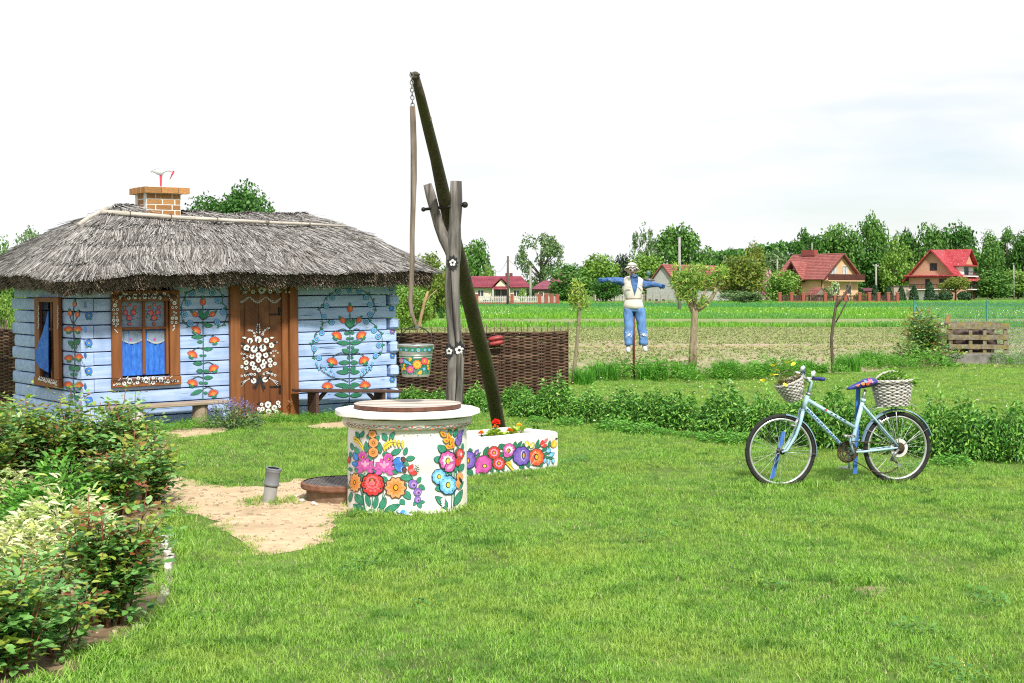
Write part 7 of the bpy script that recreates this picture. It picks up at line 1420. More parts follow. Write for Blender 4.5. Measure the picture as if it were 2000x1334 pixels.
for i, (px, by, lab) in enumerate(lowp): s = .5+.3*(i % 3)/2; herb('low_perennial', lab, 'plant', G(px, by-6), HL_[i % 3], HLS[i % 3], (s, s, s), i*2.1, 'low plants in front of the row')
TG = LM('tuft_blade', [(.03, .15, .012), (.05, .20, .016), (.08, .26, .02), (.13, .32, .04)], trans=.35, rough=.5)
TMs = [blades_mesh('blades', 400+i, 420, .26, .56, .012, TG, bend=.45, segs=3) for i in range(4)]
tp = [(1178, 746, 702, 62, 'grass tuft left of the scarecrow pole'), (1275, 746, 700, 66, 'grass tuft right of the scarecrow pole'), (1335, 742, 702, 56, 'grass tuft at the foot of the pollard willow'), (1415, 742, 696, 58, 'grass tuft between the pollard willow and the front basket'), (1487, 736, 703, 46, 'narrow dark grass tuft left of the front basket'), (1565, 733, 697, 62, 'grass tuft above the handlebar of the bicycle'), (1598, 732, 708, 44, 'small grass tuft left of the bare forked sapling'), (1655, 729, 686, 60, 'tall grass tuft right of the bare forked sapling'), (1700, 718, 680, 56, 'grass tuft behind the saddle and rear basket'), (1738, 716, 690, 46, 'grass tuft beside the bush with orange leaf tips'), (1140, 755, 715, 50, 'grass tuft at the foot of the slim young willow')]
for i, (px, by, ty, w, lab) in enumerate(tp): g_ = G(px, by-3); t = thing('grass_tuft', lab, 'grass tuft', g_, i*1.7, 'tall grass tufts along the field'); link('blades', TMs[i % 4], t, kind='stuff'); s = w/F*g_.y/2/.30; t.scale = (s, s, (EYE-(ty-HY)*g_.y/F)/.52)
WM_ = [herb_mesh(60+i, .45, .34, 600, .075, .022, LM('weed_leaf', [(.06, .19, .02), (.10, .27, .03), (.16, .34, .05)], trans=.35), up=.8) for i in range(3)]
wp = [(1150, 740, 'weeds behind the slim young willow'), (1215, 738, 'weeds beside the scarecrow pole'), (1305, 744, 'weeds between two grass tufts left of the pollard willow'), (1372, 742, 'weeds right of the pollard willow trunk'), (1450, 740, 'weeds left of the narrow dark grass tuft'), (1525, 738, 'weeds above the front basket of the bicycle'), (1620, 731, 'weeds at the foot of the bare forked sapling'), (1760, 722, 'weeds left of the bush with orange leaf tips'), (1805, 720, 'weeds under the bush with orange leaf tips'), (1680, 722, 'weeds between the tall grass tufts right of the bare sapling'), (1192, 741, 'weeds just left of the scarecrow pole'), (1252, 738, 'weeds hugging the right side of the scarecrow pole'), (1395, 742, 'weeds left of the tuft midway between willow and bicycle'), (1430, 740, 'weeds right of the tuft midway between willow and bicycle'), (1510, 738, 'weeds right of the narrow dark grass tuft'), (1545, 735, 'weeds behind the yellow daisies of the front basket'), (1720, 718, 'weeds behind the rear basket')]
for i, (px, by, lab) in enumerate(wp): t = thing('weed_clump', lab, 'weeds', G(px, by), i*1.1, 'weeds along the field edge'); s = 1.1+.25*(i % 3); t.scale = (s, s*.7, s*.72); link('foliage', WM_[i % 3], t, kind='stuff')
cg = G(455, 836); ct_ = herb('catmint', 'grey green bush with purple flower spikes beside the door', 'flowering bush', cg, herb_mesh(80, .36, .30, 900, .045, .020, LM('catmint_leaf', [(.05, .10, .05), (.09, .15, .075), (.14, .20, .10)], trans=.2), up=.7), stems_mesh(80, .3, .28, 30, STEM))
r = rs(81); n = 64; a = r.uniform(0, 6.28, n); q = np.sqrt(r.uniform(0, 1, n)); base = np.stack([.33*q*np.cos(a), .33*q*np.sin(a), .30*np.sqrt(1-.8*q*q)*(.9+.2*r.uniform(size=n))], 1); P2 = []; A2 = []
for b, aa, qq in zip(base, a, q):
 d = np.array([math.cos(aa)*qq*.5, math.sin(aa)*qq*.5, 1.0]); d /= np.linalg.norm(d)
 for k2 in range(12): P2.append(b+d*(k2*.008)); A2.append(r.normal(size=3)+d*.4)
link('flower_spikes', leaf_mesh('flower_spikes', P2, A2, r.normal(size=(len(P2), 3))+[0, 0, .6], .018, .012, [LM('catmint_flower', [(.11, .10, .24), (.16, .14, .32), (.24, .22, .40)], trans=.25)]), ct_, kind='stuff')
for i, (px, py, s, lab) in enumerate(((525, 826, .75, 'feathery green weeds at the door step'), (552, 826, .55, 'grass and weeds in front of the right door post'), (600, 826, .6, 'weeds at the foot of the right door post'), (648, 824, .7, 'weeds under the brown bench'), (390, 838, .7, 'weeds round the brown stump of the log bench'), (350, 842, .6, 'weeds along the wall under the log bench'), (300, 842, .6, 'weeds behind the white barked stump'), (690, 818, .6, 'weeds by the wall left of the well rim'))):
 t = thing('weed_clump', lab, 'weeds', G(px, py), i, 'weeds along the house wall'); s *= .8; t.scale = (s, s*.7, s*.85); link('foliage', WM_[i % 3], t, kind='stuff')
BARKY = M('willow_bark', (.17, .14, .09), (.30, .26, .17), scale=9, stretch=(4, 4, .8), rough=.9, bump=.6, c3=(.22, .20, .07), s3=3); BARKD = M('dark_bark', (.06, .045, .032), (.13, .10, .075), scale=9, stretch=(4, 4, .8), rough=.9, bump=.7)
WL = LM('willow_leaf', [(.06, .17, .03), (.11, .25, .04), (.18, .33, .06), (.30, .40, .12)], trans=.35); WLY = LM('willow_leaf_young', [(.16, .28, .03), (.28, .38, .05), (.40, .45, .10), (.30, .36, .08)], trans=.4)
def limb(mb, pts, widths, Y, org, n=10, dys=None):
 q = [P(x, y, Y)-org for x, y in pts]
 if dys: q = [v+Vector((0, d, 0)) for v, d in zip(q, dys)]
 mb.tube(q, [w/F*Y/2 for w in widths], n)
def spray(centers, n, L, Wd, mats, seed, up=.6, split=.3):
 r = rs(seed); pos = [];
 for (c, rad, m) in centers: u = unit(r, m)*np.cbrt(r.uniform(.1, 1, m))[:, None]*np.array(rad); pos.append(u+np.array(c[:]))
 pos = np.concatenate(pos); m = len(pos); ax = unit(r, m)+[0, 0, up]; return leaf_mesh('crown', pos, ax, unit(r, m)*.8+[0, -.4, .6], L*r.uniform(.6, 1.2, m), Wd*r.uniform(.7, 1.2, m), mats, (r.uniform(size=m) < split).astype(int), curl=.3)
o_ = G(1119, 752); Y = o_.y; t = thing('young_willow', 'slim young willow with a small tuft of yellow green leaves past the fence', 'tree', o_); mb = MB(); limb(mb, [(1119, 756), (1122, 715), (1127, 670), (1130, 630), (1131, 605), (1131, 585)], [9, 8, 7, 7, 8, 7], Y, o_)
for b in ([(1131, 600), (1124, 575), (1118, 560)], [(1131, 598), (1137, 572), (1140, 560)], [(1131, 590), (1131, 565), (1129, 552)]): limb(mb, b, [5, 4, 2], Y, o_, 6)
mb.obj('trunk', BARKY, t, smooth=True); w = lambda x, y, dy=0: P(x, y, Y)-o_+Vector((0, dy, 0)); k = Y/F
link('crown', spray([(w(1128, 572), (17*k, .16, 22*k), 300), (w(1133, 590), (20*k, .18, 16*k), 260), (w(1126, 556), (9*k, .08, 10*k), 70), (w(1145, 600), (9*k, .1, 10*k), 60), (w(1118, 590), (8*k, .1, 14*k), 70), (w(1128, 640), (4*k, .05, 20*k), 14)], 0, .085, .020, [WL, WLY], 5, split=.6), t, kind='stuff')
o_ = G(1353, 716); Y = o_.y; k = Y/F; t = thing('pollard_willow', 'pollard willow with a twin trunk and bushy green crown at the field edge', 'tree', o_); mb = MB()
limb(mb, [(1349, 720), (1351, 680), (1354, 640), (1356, 612), (1354, 600)], [11, 10, 10, 11, 10], Y, o_); limb(mb, [(1357, 720), (1357, 680), (1358, 640), (1359, 612), (1360, 600)], [9, 8, 9, 10, 10], Y, o_)
for b, wd in (([(1354, 610), (1343, 585), (1333, 570), (1322, 552)], [9, 8, 7, 5]), ([(1354, 606), (1350, 585), (1345, 565), (1340, 545)], [8, 7, 6, 4]), ([(1357, 606), (1358, 580), (1360, 560)], [8, 6, 4]), ([(1359, 608), (1375, 598), (1390, 582), (1402, 560), (1412, 538)], [9, 8, 8, 7, 5]), ([(1358, 605), (1370, 585), (1380, 565)], [7, 6, 4])): limb(mb, b, wd, Y, o_, 8)
mb.obj('trunk', BARKY, t, smooth=True); w = lambda x, y, dy=0: P(x, y, Y)-o_+Vector((0, dy, 0))
cs = [(w(1332, 548), (20*k, .22, 20*k), 420), (w(1352, 545, -.1), (22*k, .25, 18*k), 420), (w(1375, 552, .1), (20*k, .25, 18*k), 360), (w(1408, 535), (15*k, .2, 14*k), 260), (w(1345, 572, -.15), (18*k, .2, 18*k), 320), (w(1318, 550), (10*k, .15, 16*k), 120), (w(1362, 525), (26*k, .2, 8*k), 160), (w(1395, 550), (14*k, .2, 14*k), 200), (w(1372, 590, -.1), (12*k, .15, 14*k), 80), (w(1330, 575), (12*k, .15, 18*k), 130), (w(1322, 525), (8*k, .1, 9*k), 50), (w(1352, 700), (6*k, .06, 24*k), 40)]
link('crown', spray(cs, 0, .13, .030, [WL, WLY], 6, split=.3), t, kind='stuff')
o_ = G(1627, 728); Y = o_.y; k = Y/F; t = thing('bare_sapling', 'thin bare forked sapling with cut branches beside the bicycle handlebar', 'tree', o_); mb = MB()
limb(mb, [(1627, 732), (1625, 690), (1624, 660), (1629, 620), (1633, 595), (1637, 575), (1640, 555)], [7, 6, 6, 6, 5, 4, 3], Y, o_); limb(mb, [(1632, 600), (1645, 583), (1655, 566), (1662, 552)], [5, 5, 4, 4], Y, o_, 8); limb(mb, [(1632, 630), (1642, 612), (1652, 592), (1663, 572)], [3, 3, 3, 2], Y, o_, 6); mb.obj('trunk', BARKD, t, smooth=True)
w = lambda x, y, dy=0: P(x, y, Y)-o_+Vector((0, dy, 0)); link('crown', spray([(w(1632, 560), (11*k, .1, 9*k), 70), (w(1634, 575), (6*k, .08, 6*k), 24)], 0, .06, .03, [LM('sapling_leaf', [(.35, .42, .22), (.5, .55, .35), (.2, .32, .1)], trans=.35), WL], 7), t, kind='stuff')
Y = 24.5; o_ = Vector((P(816, 650, Y).x, Y, 0)); t = thing('dead_branch', 'pale brown dead branch sticking up behind the left part of the fence', 'branch', o_); mb = MB(); limb(mb, [(812, 745), (816, 650), (822, 620), (829, 590), (836, 569)], [7, 6, 6, 6, 4], Y, o_, 8); limb(mb, [(829, 592), (840, 578), (853, 566)], [3, 2.5, 1.5], Y, o_, 6); mb.obj('branch', M('dead_wood', (.30, .19, .09), (.42, .30, .17), scale=9, rough=.9), t, smooth=True)
cl = thing('chain_link_fence', 'green chain link fence with round green posts at the right edge', 'fence', G(1786, 702)); o_ = cl.location; Yc = o_.y
GP = M('fence_green', (.015, .13, .10), (.03, .20, .15), scale=9, rough=.5); GW = M('wire_green', (.045, .16, .14), (.08, .22, .19), scale=9, rough=.5)
ztop = P(1786, 590, Yc).z; cpx = [(1786, Yc), (1928, Yc+1.2), (2070, Yc+2.4)]; cp = [Vector((P(x, 600, y).x, y, 0))-o_ for x, y in cpx]
for i, p in enumerate(cp): mb = MB(); mb.tube([p+Vector((0, 0, -.1)), p+Vector((0, 0, ztop+.02))], .036*(1 if i == 0 else .85), 10); mb.ball(p+Vector((0, 0, ztop+.02)), .036*(1 if i == 0 else .85), 10, 5); mb.obj('post', GP, cl, smooth=True)
mb = MB(); mb.tube([cp[0]+Vector((.02, 0, ztop-.06)), cp[0]+(cp[1]-cp[0])*.34+Vector((0, .02, .2))], .026, 8); mb.obj('brace', GP, cl, smooth=True)
for i in range(2):
 a, b = cp[i], cp[i+1]; d = (b-a); Ln = d.length; d = d/Ln; mb = MB()
 for z in (ztop-.01, ztop*.5, .06): mb.tube([a+Vector((0, 0, z)), b+Vector((0, 0, z))], .0035, 4, caps=False)
 mb.obj('line_wire', GW, cl, kind='stuff'); mb = MB(); hh = ztop-.08; st_ = .085; q = -hh
 while q < Ln:
  for sg in (1, -1):
   x0, x1 = q, q+hh; z0, z1 = (.06, .06+hh) if sg > 0 else (.06+hh, .06)
   if x0 < 0: z0 += (z1-z0)*(-x0/hh); x0 = 0
   if x1 > Ln: z1 -= (z1-z0)*((x1-Ln)/max(1e-6, x1-x0)); x1 = Ln
   if x1-x0 > .02: mb.tube([a+d*x0+Vector((0, .004*sg, z0)), a+d*x1+Vector((0, .004*sg, z1))], .0042, 3, caps=False)
  q += st_
 mb.obj('mesh', GW, cl, kind='stuff', fix=False)
g_ = G(1808, 712); rose(g_, 1.42, .55, 12, 77, 'tall bush with orange tipped leaves in front of the chain link fence', 0, leaf=.072, bronze=.55, name='garden_bush', dens=.62)['category'] = 'bush'
for o in list(COL.objects):
 if o.name.startswith('garden_bush'): o['group'] = 'bushes by the chain link fence'
g_ = G(1775, 716); rose(g_, .7, .5, 8, 78, 'lower green bush left of the orange tipped bush at the field edge', 0, leaf=.07, bronze=.1, name='garden_bush', dens=.6); [o.__setitem__('group', 'bushes by the chain link fence') or o.__setitem__('category', 'bush') for o in COL.objects if o.name == 'garden_bush.001']
g_ = G(1850, 716); t = rose(g_, .55, .5, 8, 79, 'low green bush left of the mossy compost crate', 0, leaf=.07, bronze=.1, name='garden_bush', dens=.6); t['group'] = 'bushes by the chain link fence'; t['category'] = 'bush'
CO = G(1921, 712); k = CO.y/F; MOSS = M('mossy_board', (.13, .105, .07), (.24, .21, .16), scale=11, rough=.95, bump=.6, c3=(.22, .18, .04), s3=9, lo3=.5, hi3=.68, objrand=.12)
cw = thing('concrete_wall', 'low grey concrete wall under the wooden compost crate', 'wall', CO); mb = MB(); mb.box((.1, .18, .10), (170*k, .18, .30), bev=.015); mb.obj('block', M('old_concrete', (.13, .125, .115), (.24, .23, .21), scale=6, rough=.95, bump=.5), cw)
cr_ = thing('compost_crate', 'mossy wooden compost crate of loose boards standing on the concrete wall', 'crate', CO+Vector((0, .36, .0)))
def cz(px, py): return Vector(((px-1921)*k, 0, (712-py)*k))
for dy, dk in ((0, 1), (.95, .98)):
 for (x0, x1, y0, y1) in ((1861, 1982, 632, 644), (1861, 1981, 655, 665), (1863, 1981, 674, 683), (1864, 1980, 690, 699)):
  a, b = cz(x0, y0), cz(x1, y1); mb = MB(); mb.box(((a.x+b.x)/2, dy, (a.z+b.z)/2+dy*.02), ((b.x-a.x)*dk, .025, a.z-b.z), rot=Matrix.Rotation(U(-.012, .012), 3, 'Y'), bev=.004); mb.obj('board', MOSS, cr_)
for x in (1867, 1906, 1934, 1975):
 for dy in (.035, .92):
  a = cz(x, 634); mb = MB(); mb.box((a.x, dy, a.z/2+.02), (.085, .045, a.z), bev=.005); mb.obj('post', MOSS, cr_)
for sx in (1864, 1979):
 for y0 in (637, 660, 679): a = cz(sx, y0); mb = MB(); mb.box((a.x, .48, a.z), (.025, .94, .12), bev=.004); mb.obj('board', MOSS, cr_)
mb = MB(); mb.ball((0, .5, .55), (.62, .40, .38), 18, 9); mb.v = [v+Vector((0, 0, .08*mnoise.noise(v*4))) for v in mb.v]; h_ = mb.obj('compost_heap', M('compost', (.05, .035, .03), (.12, .085, .07), scale=12, rough=.98, bump=.8), loc=cr_.location); tag(h_, 'dark brown compost heap inside the mossy crate', 'compost')
mb = MB(); a = cz(1886, 632); mb.prism([(a.x-.06, .98, a.z), (a.x+.06, .98, a.z), (a.x+.06, .98, a.z+.16), (a.x+.02, .98, a.z+.21), (a.x-.02, .98, a.z+.15), (a.x-.05, .98, a.z+.12)], (0, .03, 0)); mb.prism([(a.x-.03, .985, 0), (a.x+.03, .985, 0), (a.x+.03, .985, a.z), (a.x-.03, .985, a.z)], (0, .02, 0)); mb.obj('broken_board', M('orange_board', (.26, .14, .06), (.34, .20, .09), scale=9), cr_)
for i, (px, py, s, lab) in enumerate(((1955, 712, .6, 'yellow green weeds in front of the compost crate'), (1990, 714, .6, 'yellow green weeds at the right end of the concrete wall'))): t = thing('weed_clump', lab, 'weeds', G(px, py), i, 'weeds by the compost crate'); t.scale = (s, s, s*1.5); link('foliage', WM_[i], t, kind='stuff')
# ================================================================ BACKGROUND: trees
def tree_meshes(seed, kind, leafmat, bark, nleaf, lsize):
 """unit tree: height 1, crown half-width 1 (scaled per tree), built from leaf clumps spread round limbs"""
 r = rs(seed); zb, zt, ncl, cr, fill = {'round': (.12, 1.0, 46, .30, .9), 'globe': (.35, 1.0, 60, .40, .9), 'airy': (.18, 1.0, 44, .19, .8), 'tall': (.10, 1.0, 50, .34, .9), 'bush': (.0, 1.0, 36, .36, .9), 'umbrella': (.38, 1.0, 34, .32, .9)}[kind]
 C = []; zc = (zb+zt)/2; hz = (zt-zb)/2
 for i in range(ncl):
  while True:
   u = r.uniform(-1, 1, 3)
   if np.linalg.norm(u) < 1: break
  u = u/np.linalg.norm(u)*np.linalg.norm(u)**.45
  if kind == 'globe': u = np.sign(u)*np.abs(u)**.7*.95
  prof = 1.0 if kind != 'round' else (1.0 if u[2] > -.4 else .85)
  if kind == 'tall': prof = 1-.28*max(0, u[2])
  if kind == 'umbrella': u[2] = abs(u[2])*1.4-.55
  q = (1-cr*.75); C.append((u[0]*q*prof, u[1]*q*prof, zc+u[2]*hz*(1-cr*.6), cr*r.uniform(.6, 1.25)))
 mb = MB(); tr = .055 if kind != 'airy' else .045; H0 = 3.0
 mb.tube([(0, 0, -.02), (.02, .01, zb*.7+.05), (0, .02, zc), (.02, 0, zt*.85)], [tr, tr*.8, tr*.5, tr*.12], 8)
 for c in C[:24 if kind == 'airy' else 14]: z0 = max(zb*.6+.03, c[2]*.55); mb.tube([(0, 0, z0), (c[0]*.5, c[1]*.5, (z0+c[2])/2+.02), c[:3]], [tr*.4, tr*.25, tr*.07], 5, caps=False)
 tm = mb.mesh('trunk', bark, True, False)
 pos = []; nor = []
 per = max(8, nleaf//ncl)
 for c in C:
  u = unit(r, per); rad = np.cbrt(r.uniform(.15, 1, per))[:, None]; asp = .55*hz/.5; p = u*rad*c[3]*np.array([1, 1, .5])+np.array(c[:3]); pos.append(p); nor.append(u)
 pos = np.concatenate(pos); nor = np.concatenate(nor); n = len(pos); ax = unit(r, n); nn = nor*.9+unit(r, n)*.7+[0, 0, .35]
 lm = leaf_mesh('crown', pos*np.array([1, 1, 2.0]), ax, nn, lsize*r.uniform(.6, 1.3, n), lsize*.72, [leafmat], curl=.1)
 return tm, lm
FD = LM('leaf_dark', [(.014, .06, .010), (.028, .095, .014), (.045, .13, .02), (.075, .175, .03)], trans=.25, wscale=.25, wcol=(.05, .14, .02))
FM = LM('leaf_mid', [(.03, .095, .018), (.05, .14, .024), (.08, .185, .034), (.12, .23, .05)], trans=.28, wscale=.2, wcol=(.085, .19, .03))
FL = LM('leaf_light', [(.06, .15, .02), (.10, .21, .03), (.15, .27, .045), (.21, .31, .07)], trans=.3, wscale=.3, wcol=(.13, .24, .03))
FY = LM('leaf_yellow', [(.09, .14, .02), (.14, .19, .028), (.19, .23, .04), (.15, .13, .03)], trans=.3, wscale=.35, wcol=(.10, .16, .02))
FC = LM('needle_dark', [(.010, .030, .012), (.018, .046, .017), (.030, .065, .024)], trans=.1); FT = LM('thuja_green', [(.018, .05, .022), (.03, .08, .03), (.05, .11, .04)], trans=.12)
FP = LM('blossom_pink', [(.45, .2, .26), (.55, .33, .36), (.25, .2, .12)], trans=.25); FA = LM('leaf_airy', [(.05, .11, .035), (.08, .155, .05), (.12, .20, .07), (.2, .26, .12)], trans=.3)
BARK = M('bark', (.10, .085, .07), (.17, .15, .125), scale=3, rough=.9)
TM_ = {}
def tmesh(kind, mat, var, nleaf, ls):
 key = (kind, mat.name, var, nleaf)
 if key not in TM_: TM_[key] = tree_meshes(31*var+len(TM_)*7, kind, mat, BARK, int(nleaf*1.25), ls*(1.25 if kind != 'airy' else 1.0))
 return TM_[key]
def tree(name, label, cat, px, base_y, top_y, w, Y, kind, mat, var=0, nleaf=2600, ls=.16, group='background trees', rz=None):
 """px/top_y/w in photo pixels at depth Y"""
 x = P(px, HY, Y).x; ztop = (EYE+(HY-top_y)/F*Y)*1.05; hw = w/F*Y/2*1.06; t = thing(name, label, cat, (x, Y, 0), (px*7 % 6.28) if rz is None else rz, group); tm, lm = tmesh(kind, mat, var, nleaf, ls)
 t.scale = (hw, hw, 1); o = link('trunk', tm, t); o.scale = (1, 1, ztop); c = link('crown', lm, t, kind='stuff'); c.scale = (1, 1, ztop/2.0); return t
TB = 'trees behind the village'
T = [
('tree', 'dense dark green maple rising behind the thatched roof right of the chimney', 452, 388, 185, 80, 'globe', FD, 0, 12000, .055),
('tree', 'small pale airy tree above the left slope of the thatched roof', 60, 452, 82, 120, 'airy', FA, 0, 1500, .11),
('tree', 'dark green tree at the left picture edge above the eaves', 2, 478, 66, 60, 'round', FM, 1, 2600, .10),
('tree', 'tall rounded tree behind the yellow house left of its chimneys', 928, 474, 72, 275, 'tall', FM, 0, 2200, .10),
('tree', 'small tree beside the tall rounded tree behind the yellow house', 955, 520, 34, 270, 'round', FL, 1, 1200, .13),
('tree', 'airy open tree with visible limbs right of the yellow house', 1056, 459, 100, 250, 'airy', FA, 1, 2600, .085),
('tree', 'broad bushy tree hiding the purple roofed house', 1112, 522, 98, 205, 'bush', FM, 1, 3200, .10),
('tree', 'bright green round tree left of the scarecrow hat', 1172, 502, 80, 232, 'round', FL, 0, 2600, .11),
('tree', 'dark tree behind the bright tree left of the scarecrow', 1160, 512, 50, 250, 'round', FD, 1, 1800, .12),
('conifer', 'black green conifer just left of the scarecrow head', 1216, 497, 46, 262, 'tall', FC, 1, 2000, .10),
('tree', 'small orchard tree with a pale trunk under the scarecrow arm', 1183, 545, 62, 200, 'round', FD, 2, 1700, .12),
('tree', 'airy tree left of the large tree behind the barn', 1262, 445, 66, 300, 'airy', FA, 2, 1700, .10),
('tree', 'large dense tree with a round top behind the grey barn', 1325, 448, 108, 285, 'round', FM, 2, 3600, .09),
('tree', 'light green tree between the scarecrow and the barn roof', 1262, 497, 92, 262, 'bush', FL, 2, 2800, .10),
('tree', 'tree rising behind the right end of the barn roof', 1378, 488, 62, 300, 'round', FM, 0, 1700, .12),
('tree', 'round yellow green tree right of the barn', 1450, 498, 96, 215, 'bush', FY, 0, 3200, .09),
('tree', 'small pointed tree above the yellow green tree', 1430, 487, 30, 300, 'tall', FD, 2, 1000, .16),
('tree', 'brownish green tree behind the yellow green tree', 1475, 474, 46, 310, 'airy', FY, 2, 1500, .12),
('tree', 'pale green trees between the round tree and the peach house', 1512, 492, 74, 330, 'round', FA, 3, 2200, .11),
('tree', 'bright green bushy tree at the left corner of the peach house', 1527, 529, 74, 208, 'bush', FL, 3, 2800, .10),
('tree', 'spruce like dark tree left of the peach house ridge', 1578, 456, 66, 330, 'airy', FD, 3, 2600, .11),
('tree', 'leafy tree directly above the peach house chimney', 1640, 446, 100, 345, 'round', FM, 3, 3600, .09),
('tree', 'tallest tree in the far row between the two big houses', 1700, 430, 86, 350, 'tall', FM, 4, 3600, .085),
('tree', 'willow like paler tree left of the brick house roof', 1752, 470, 72, 335, 'bush', FL, 4, 3000, .09),
('tree', 'dark tree behind the left gable of the brick house', 1768, 448, 62, 375, 'round', FD, 4, 2200, .11),
('tree', 'tree with a rounded top directly behind the red roof ridge', 1815, 446, 76, 370, 'round', FM, 5, 2800, .10),
('tree', 'dark tree behind the right gable of the brick house', 1868, 442, 84, 380, 'round', FD, 5, 3000, .10),
('tree', 'bright green tall tree to the right of the red roof', 1930, 462, 70, 330, 'tall', FM, 5, 3000, .09),
('tree', 'tall loose tree near the right picture edge', 1968, 452, 70, 350, 'airy', FM, 6, 3000, .10),
('tree', 'tree cut off by the right picture edge', 2006, 458, 70, 345, 'tall', FD, 6, 2600, .10),
('shrub', 'low green shrub right of the brick house below the tall trees', 1938, 530, 84, 300, 'bush', FM, 6, 2400, .11),
('shrub', 'low green shrub at the right edge below the tall trees', 1988, 528, 80, 305, 'bush', FL, 6, 2400, .11),
('tree', 'dark undergrowth tree between the peach house and the cone hedges', 1715, 500, 84, 345, 'bush', FD, 7, 2600, .11),
('tree', 'mid green tree behind the far row at the right', 1895, 480, 70, 365, 'bush', FD, 8, 2400, .11),
('shrub', 'pink blossoming shrub between the round tree and the bright bushy tree', 1497, 530, 40, 255, 'bush', FP, 7, 900, .15),
('shrub', 'low spreading hedge mound below the yellow green tree', 1446, 568, 92, 195, 'bush', FA, 7, 2200, .10),
('shrub', 'yellowish tall shrub behind the right tip of the thatch', 838, 492, 84, 75, 'bush', FY, 7, 3400, .085),
('shrub', 'green tall shrub beside the forked well post beyond the fence', 862, 520, 60, 90, 'bush', FM, 7, 2600, .10),
('shrub', 'long leaved willow shrub just right of the house corner', 806, 556, 84, 62, 'bush', FL, 7, 3200, .085),
('shrub', 'dark shrub between the well rod and the forked post', 852, 575, 66, 100, 'bush', FD, 7, 1800, .12),
('shrub', 'dark shrub behind the leaning well pole', 905, 545, 40, 140, 'bush', FM, 8, 1600, .12),
('shrub', 'green shrub at the left edge behind the wicker fence', 8, 578, 56, 34, 'bush', FL, 8, 1800, .10),
('shrub', 'pale green shrub between the left eaves and the fence', 40, 572, 44, 40, 'airy', FL, 8, 1300, .11),
('shrub', 'grey green shrub by the right wall of the yellow house', 1037, 556, 34, 262, 'bush', FA, 8, 1100, .14),
('shrub', 'white blossoming shrub behind the little well roof of the peach house', 1610, 562, 46, 222, 'bush', FA, 9, 1200, .13),
('shrub', 'yellow green shrub by the right corner of the peach house', 1680, 572, 30, 222, 'bush', FY, 9, 900, .15),
('tree', 'small slim garden tree in front of the yellow house window', 1020, 566, 16, 185, 'round', FL, 9, 500, .2),
('tree', 'flat topped yellow green tree in front of the brick house', 1866, 543, 68, 255, 'umbrella', FY, 9, 2600, .09),
]
for q in T:
 nm, lab, px, top, w, Y, kind, mat, var, nl, ls = q
 tree(nm, lab, 'tree' if nm != 'shrub' else 'shrub', px, 0, top, w, Y, kind, mat, var, nl, ls, TB if nm != 'shrub' else 'background shrubs')
def wood(name, x0, x1, Y, h, n, mat, seed):
 r = rs(seed); x = r.uniform(x0, x1, n); hh = h*(.75+.35*np.array([mnoise.noise(Vector((a*.03, seed, 0))) for a in x])); z = hh*r.uniform(0, 1, n)**.7; y = Y+r.uniform(-6, 6, n); pos = np.stack([x, y, z], 1)
 link(name, leaf_mesh(name, pos, unit(r, n), unit(r, n)*.7+[0, -.7, .5], r.uniform(.8, 1.7, n), r.uniform(.7, 1.3, n), [mat]), kind='stuff')
wood('far_wood', 60, 190, 420, 18.5, 17000, FD, 1); wood('far_wood', -60, 62, 430, 6.0, 8000, FM, 2); wood('far_wood', -240, -60, 300, 5, 7000, FM, 3); wood('far_undergrowth', 80, 160, 392, 6, 6000, FD, 4)
def topiary(label, px, by, top, w, Y, mat, seed, shape='cone', group='clipped evergreens by the houses'):
 r = rs(seed); x = P(px, HY, Y).x; h = (by-top)/F*Y; z0 = max(0, EYE+(HY-by)/F*Y); z0 = 0; h = EYE+(HY-top)/F*Y; hw = w/F*Y/2; n = 1100; t = thing('clipped_cone' if shape == 'cone' else 'clipped_bush', label, 'shrub', (x, Y, 0), 0, group); a = r.uniform(0, 6.28, n); f = r.uniform(0, 1, n)**.8
 prof = (np.sqrt(np.maximum(0, 1-f))*(.35+.65*np.minimum(1, f*3+.6))*.55+.55*(1-f))*hw/1.05 if shape == 'cone' else hw*np.sqrt(np.maximum(0, 1-(2*f-1)**2*.9)) if shape == 'ball' else hw*np.where(f > .85, np.sqrt(np.maximum(0, (1-f)/.15)), 1.0)
 nr = np.stack([np.cos(a), np.sin(a), .4+0*a], 1); pos = np.stack([prof*np.cos(a), prof*np.sin(a), f*h], 1); link('foliage', leaf_mesh('foliage', pos, unit(r, n)+[0, 0, .5], nr+.3*unit(r, n), hw*.30, hw*.24, [mat]), t, kind='stuff')
 mb = MB(); mb.lathe([(hw*.8, 0), (hw*.62, h*.35), (hw*.35, h*.65), (.02, h*.93)] if shape == 'cone' else [(hw*.5, 0), (hw*.9, h*.3), (hw*.9, h*.7), (.02, h*.97)], n=12); mb.obj('core', FC if False else M('topiary_core', (.015, .03, .012)), t); return t
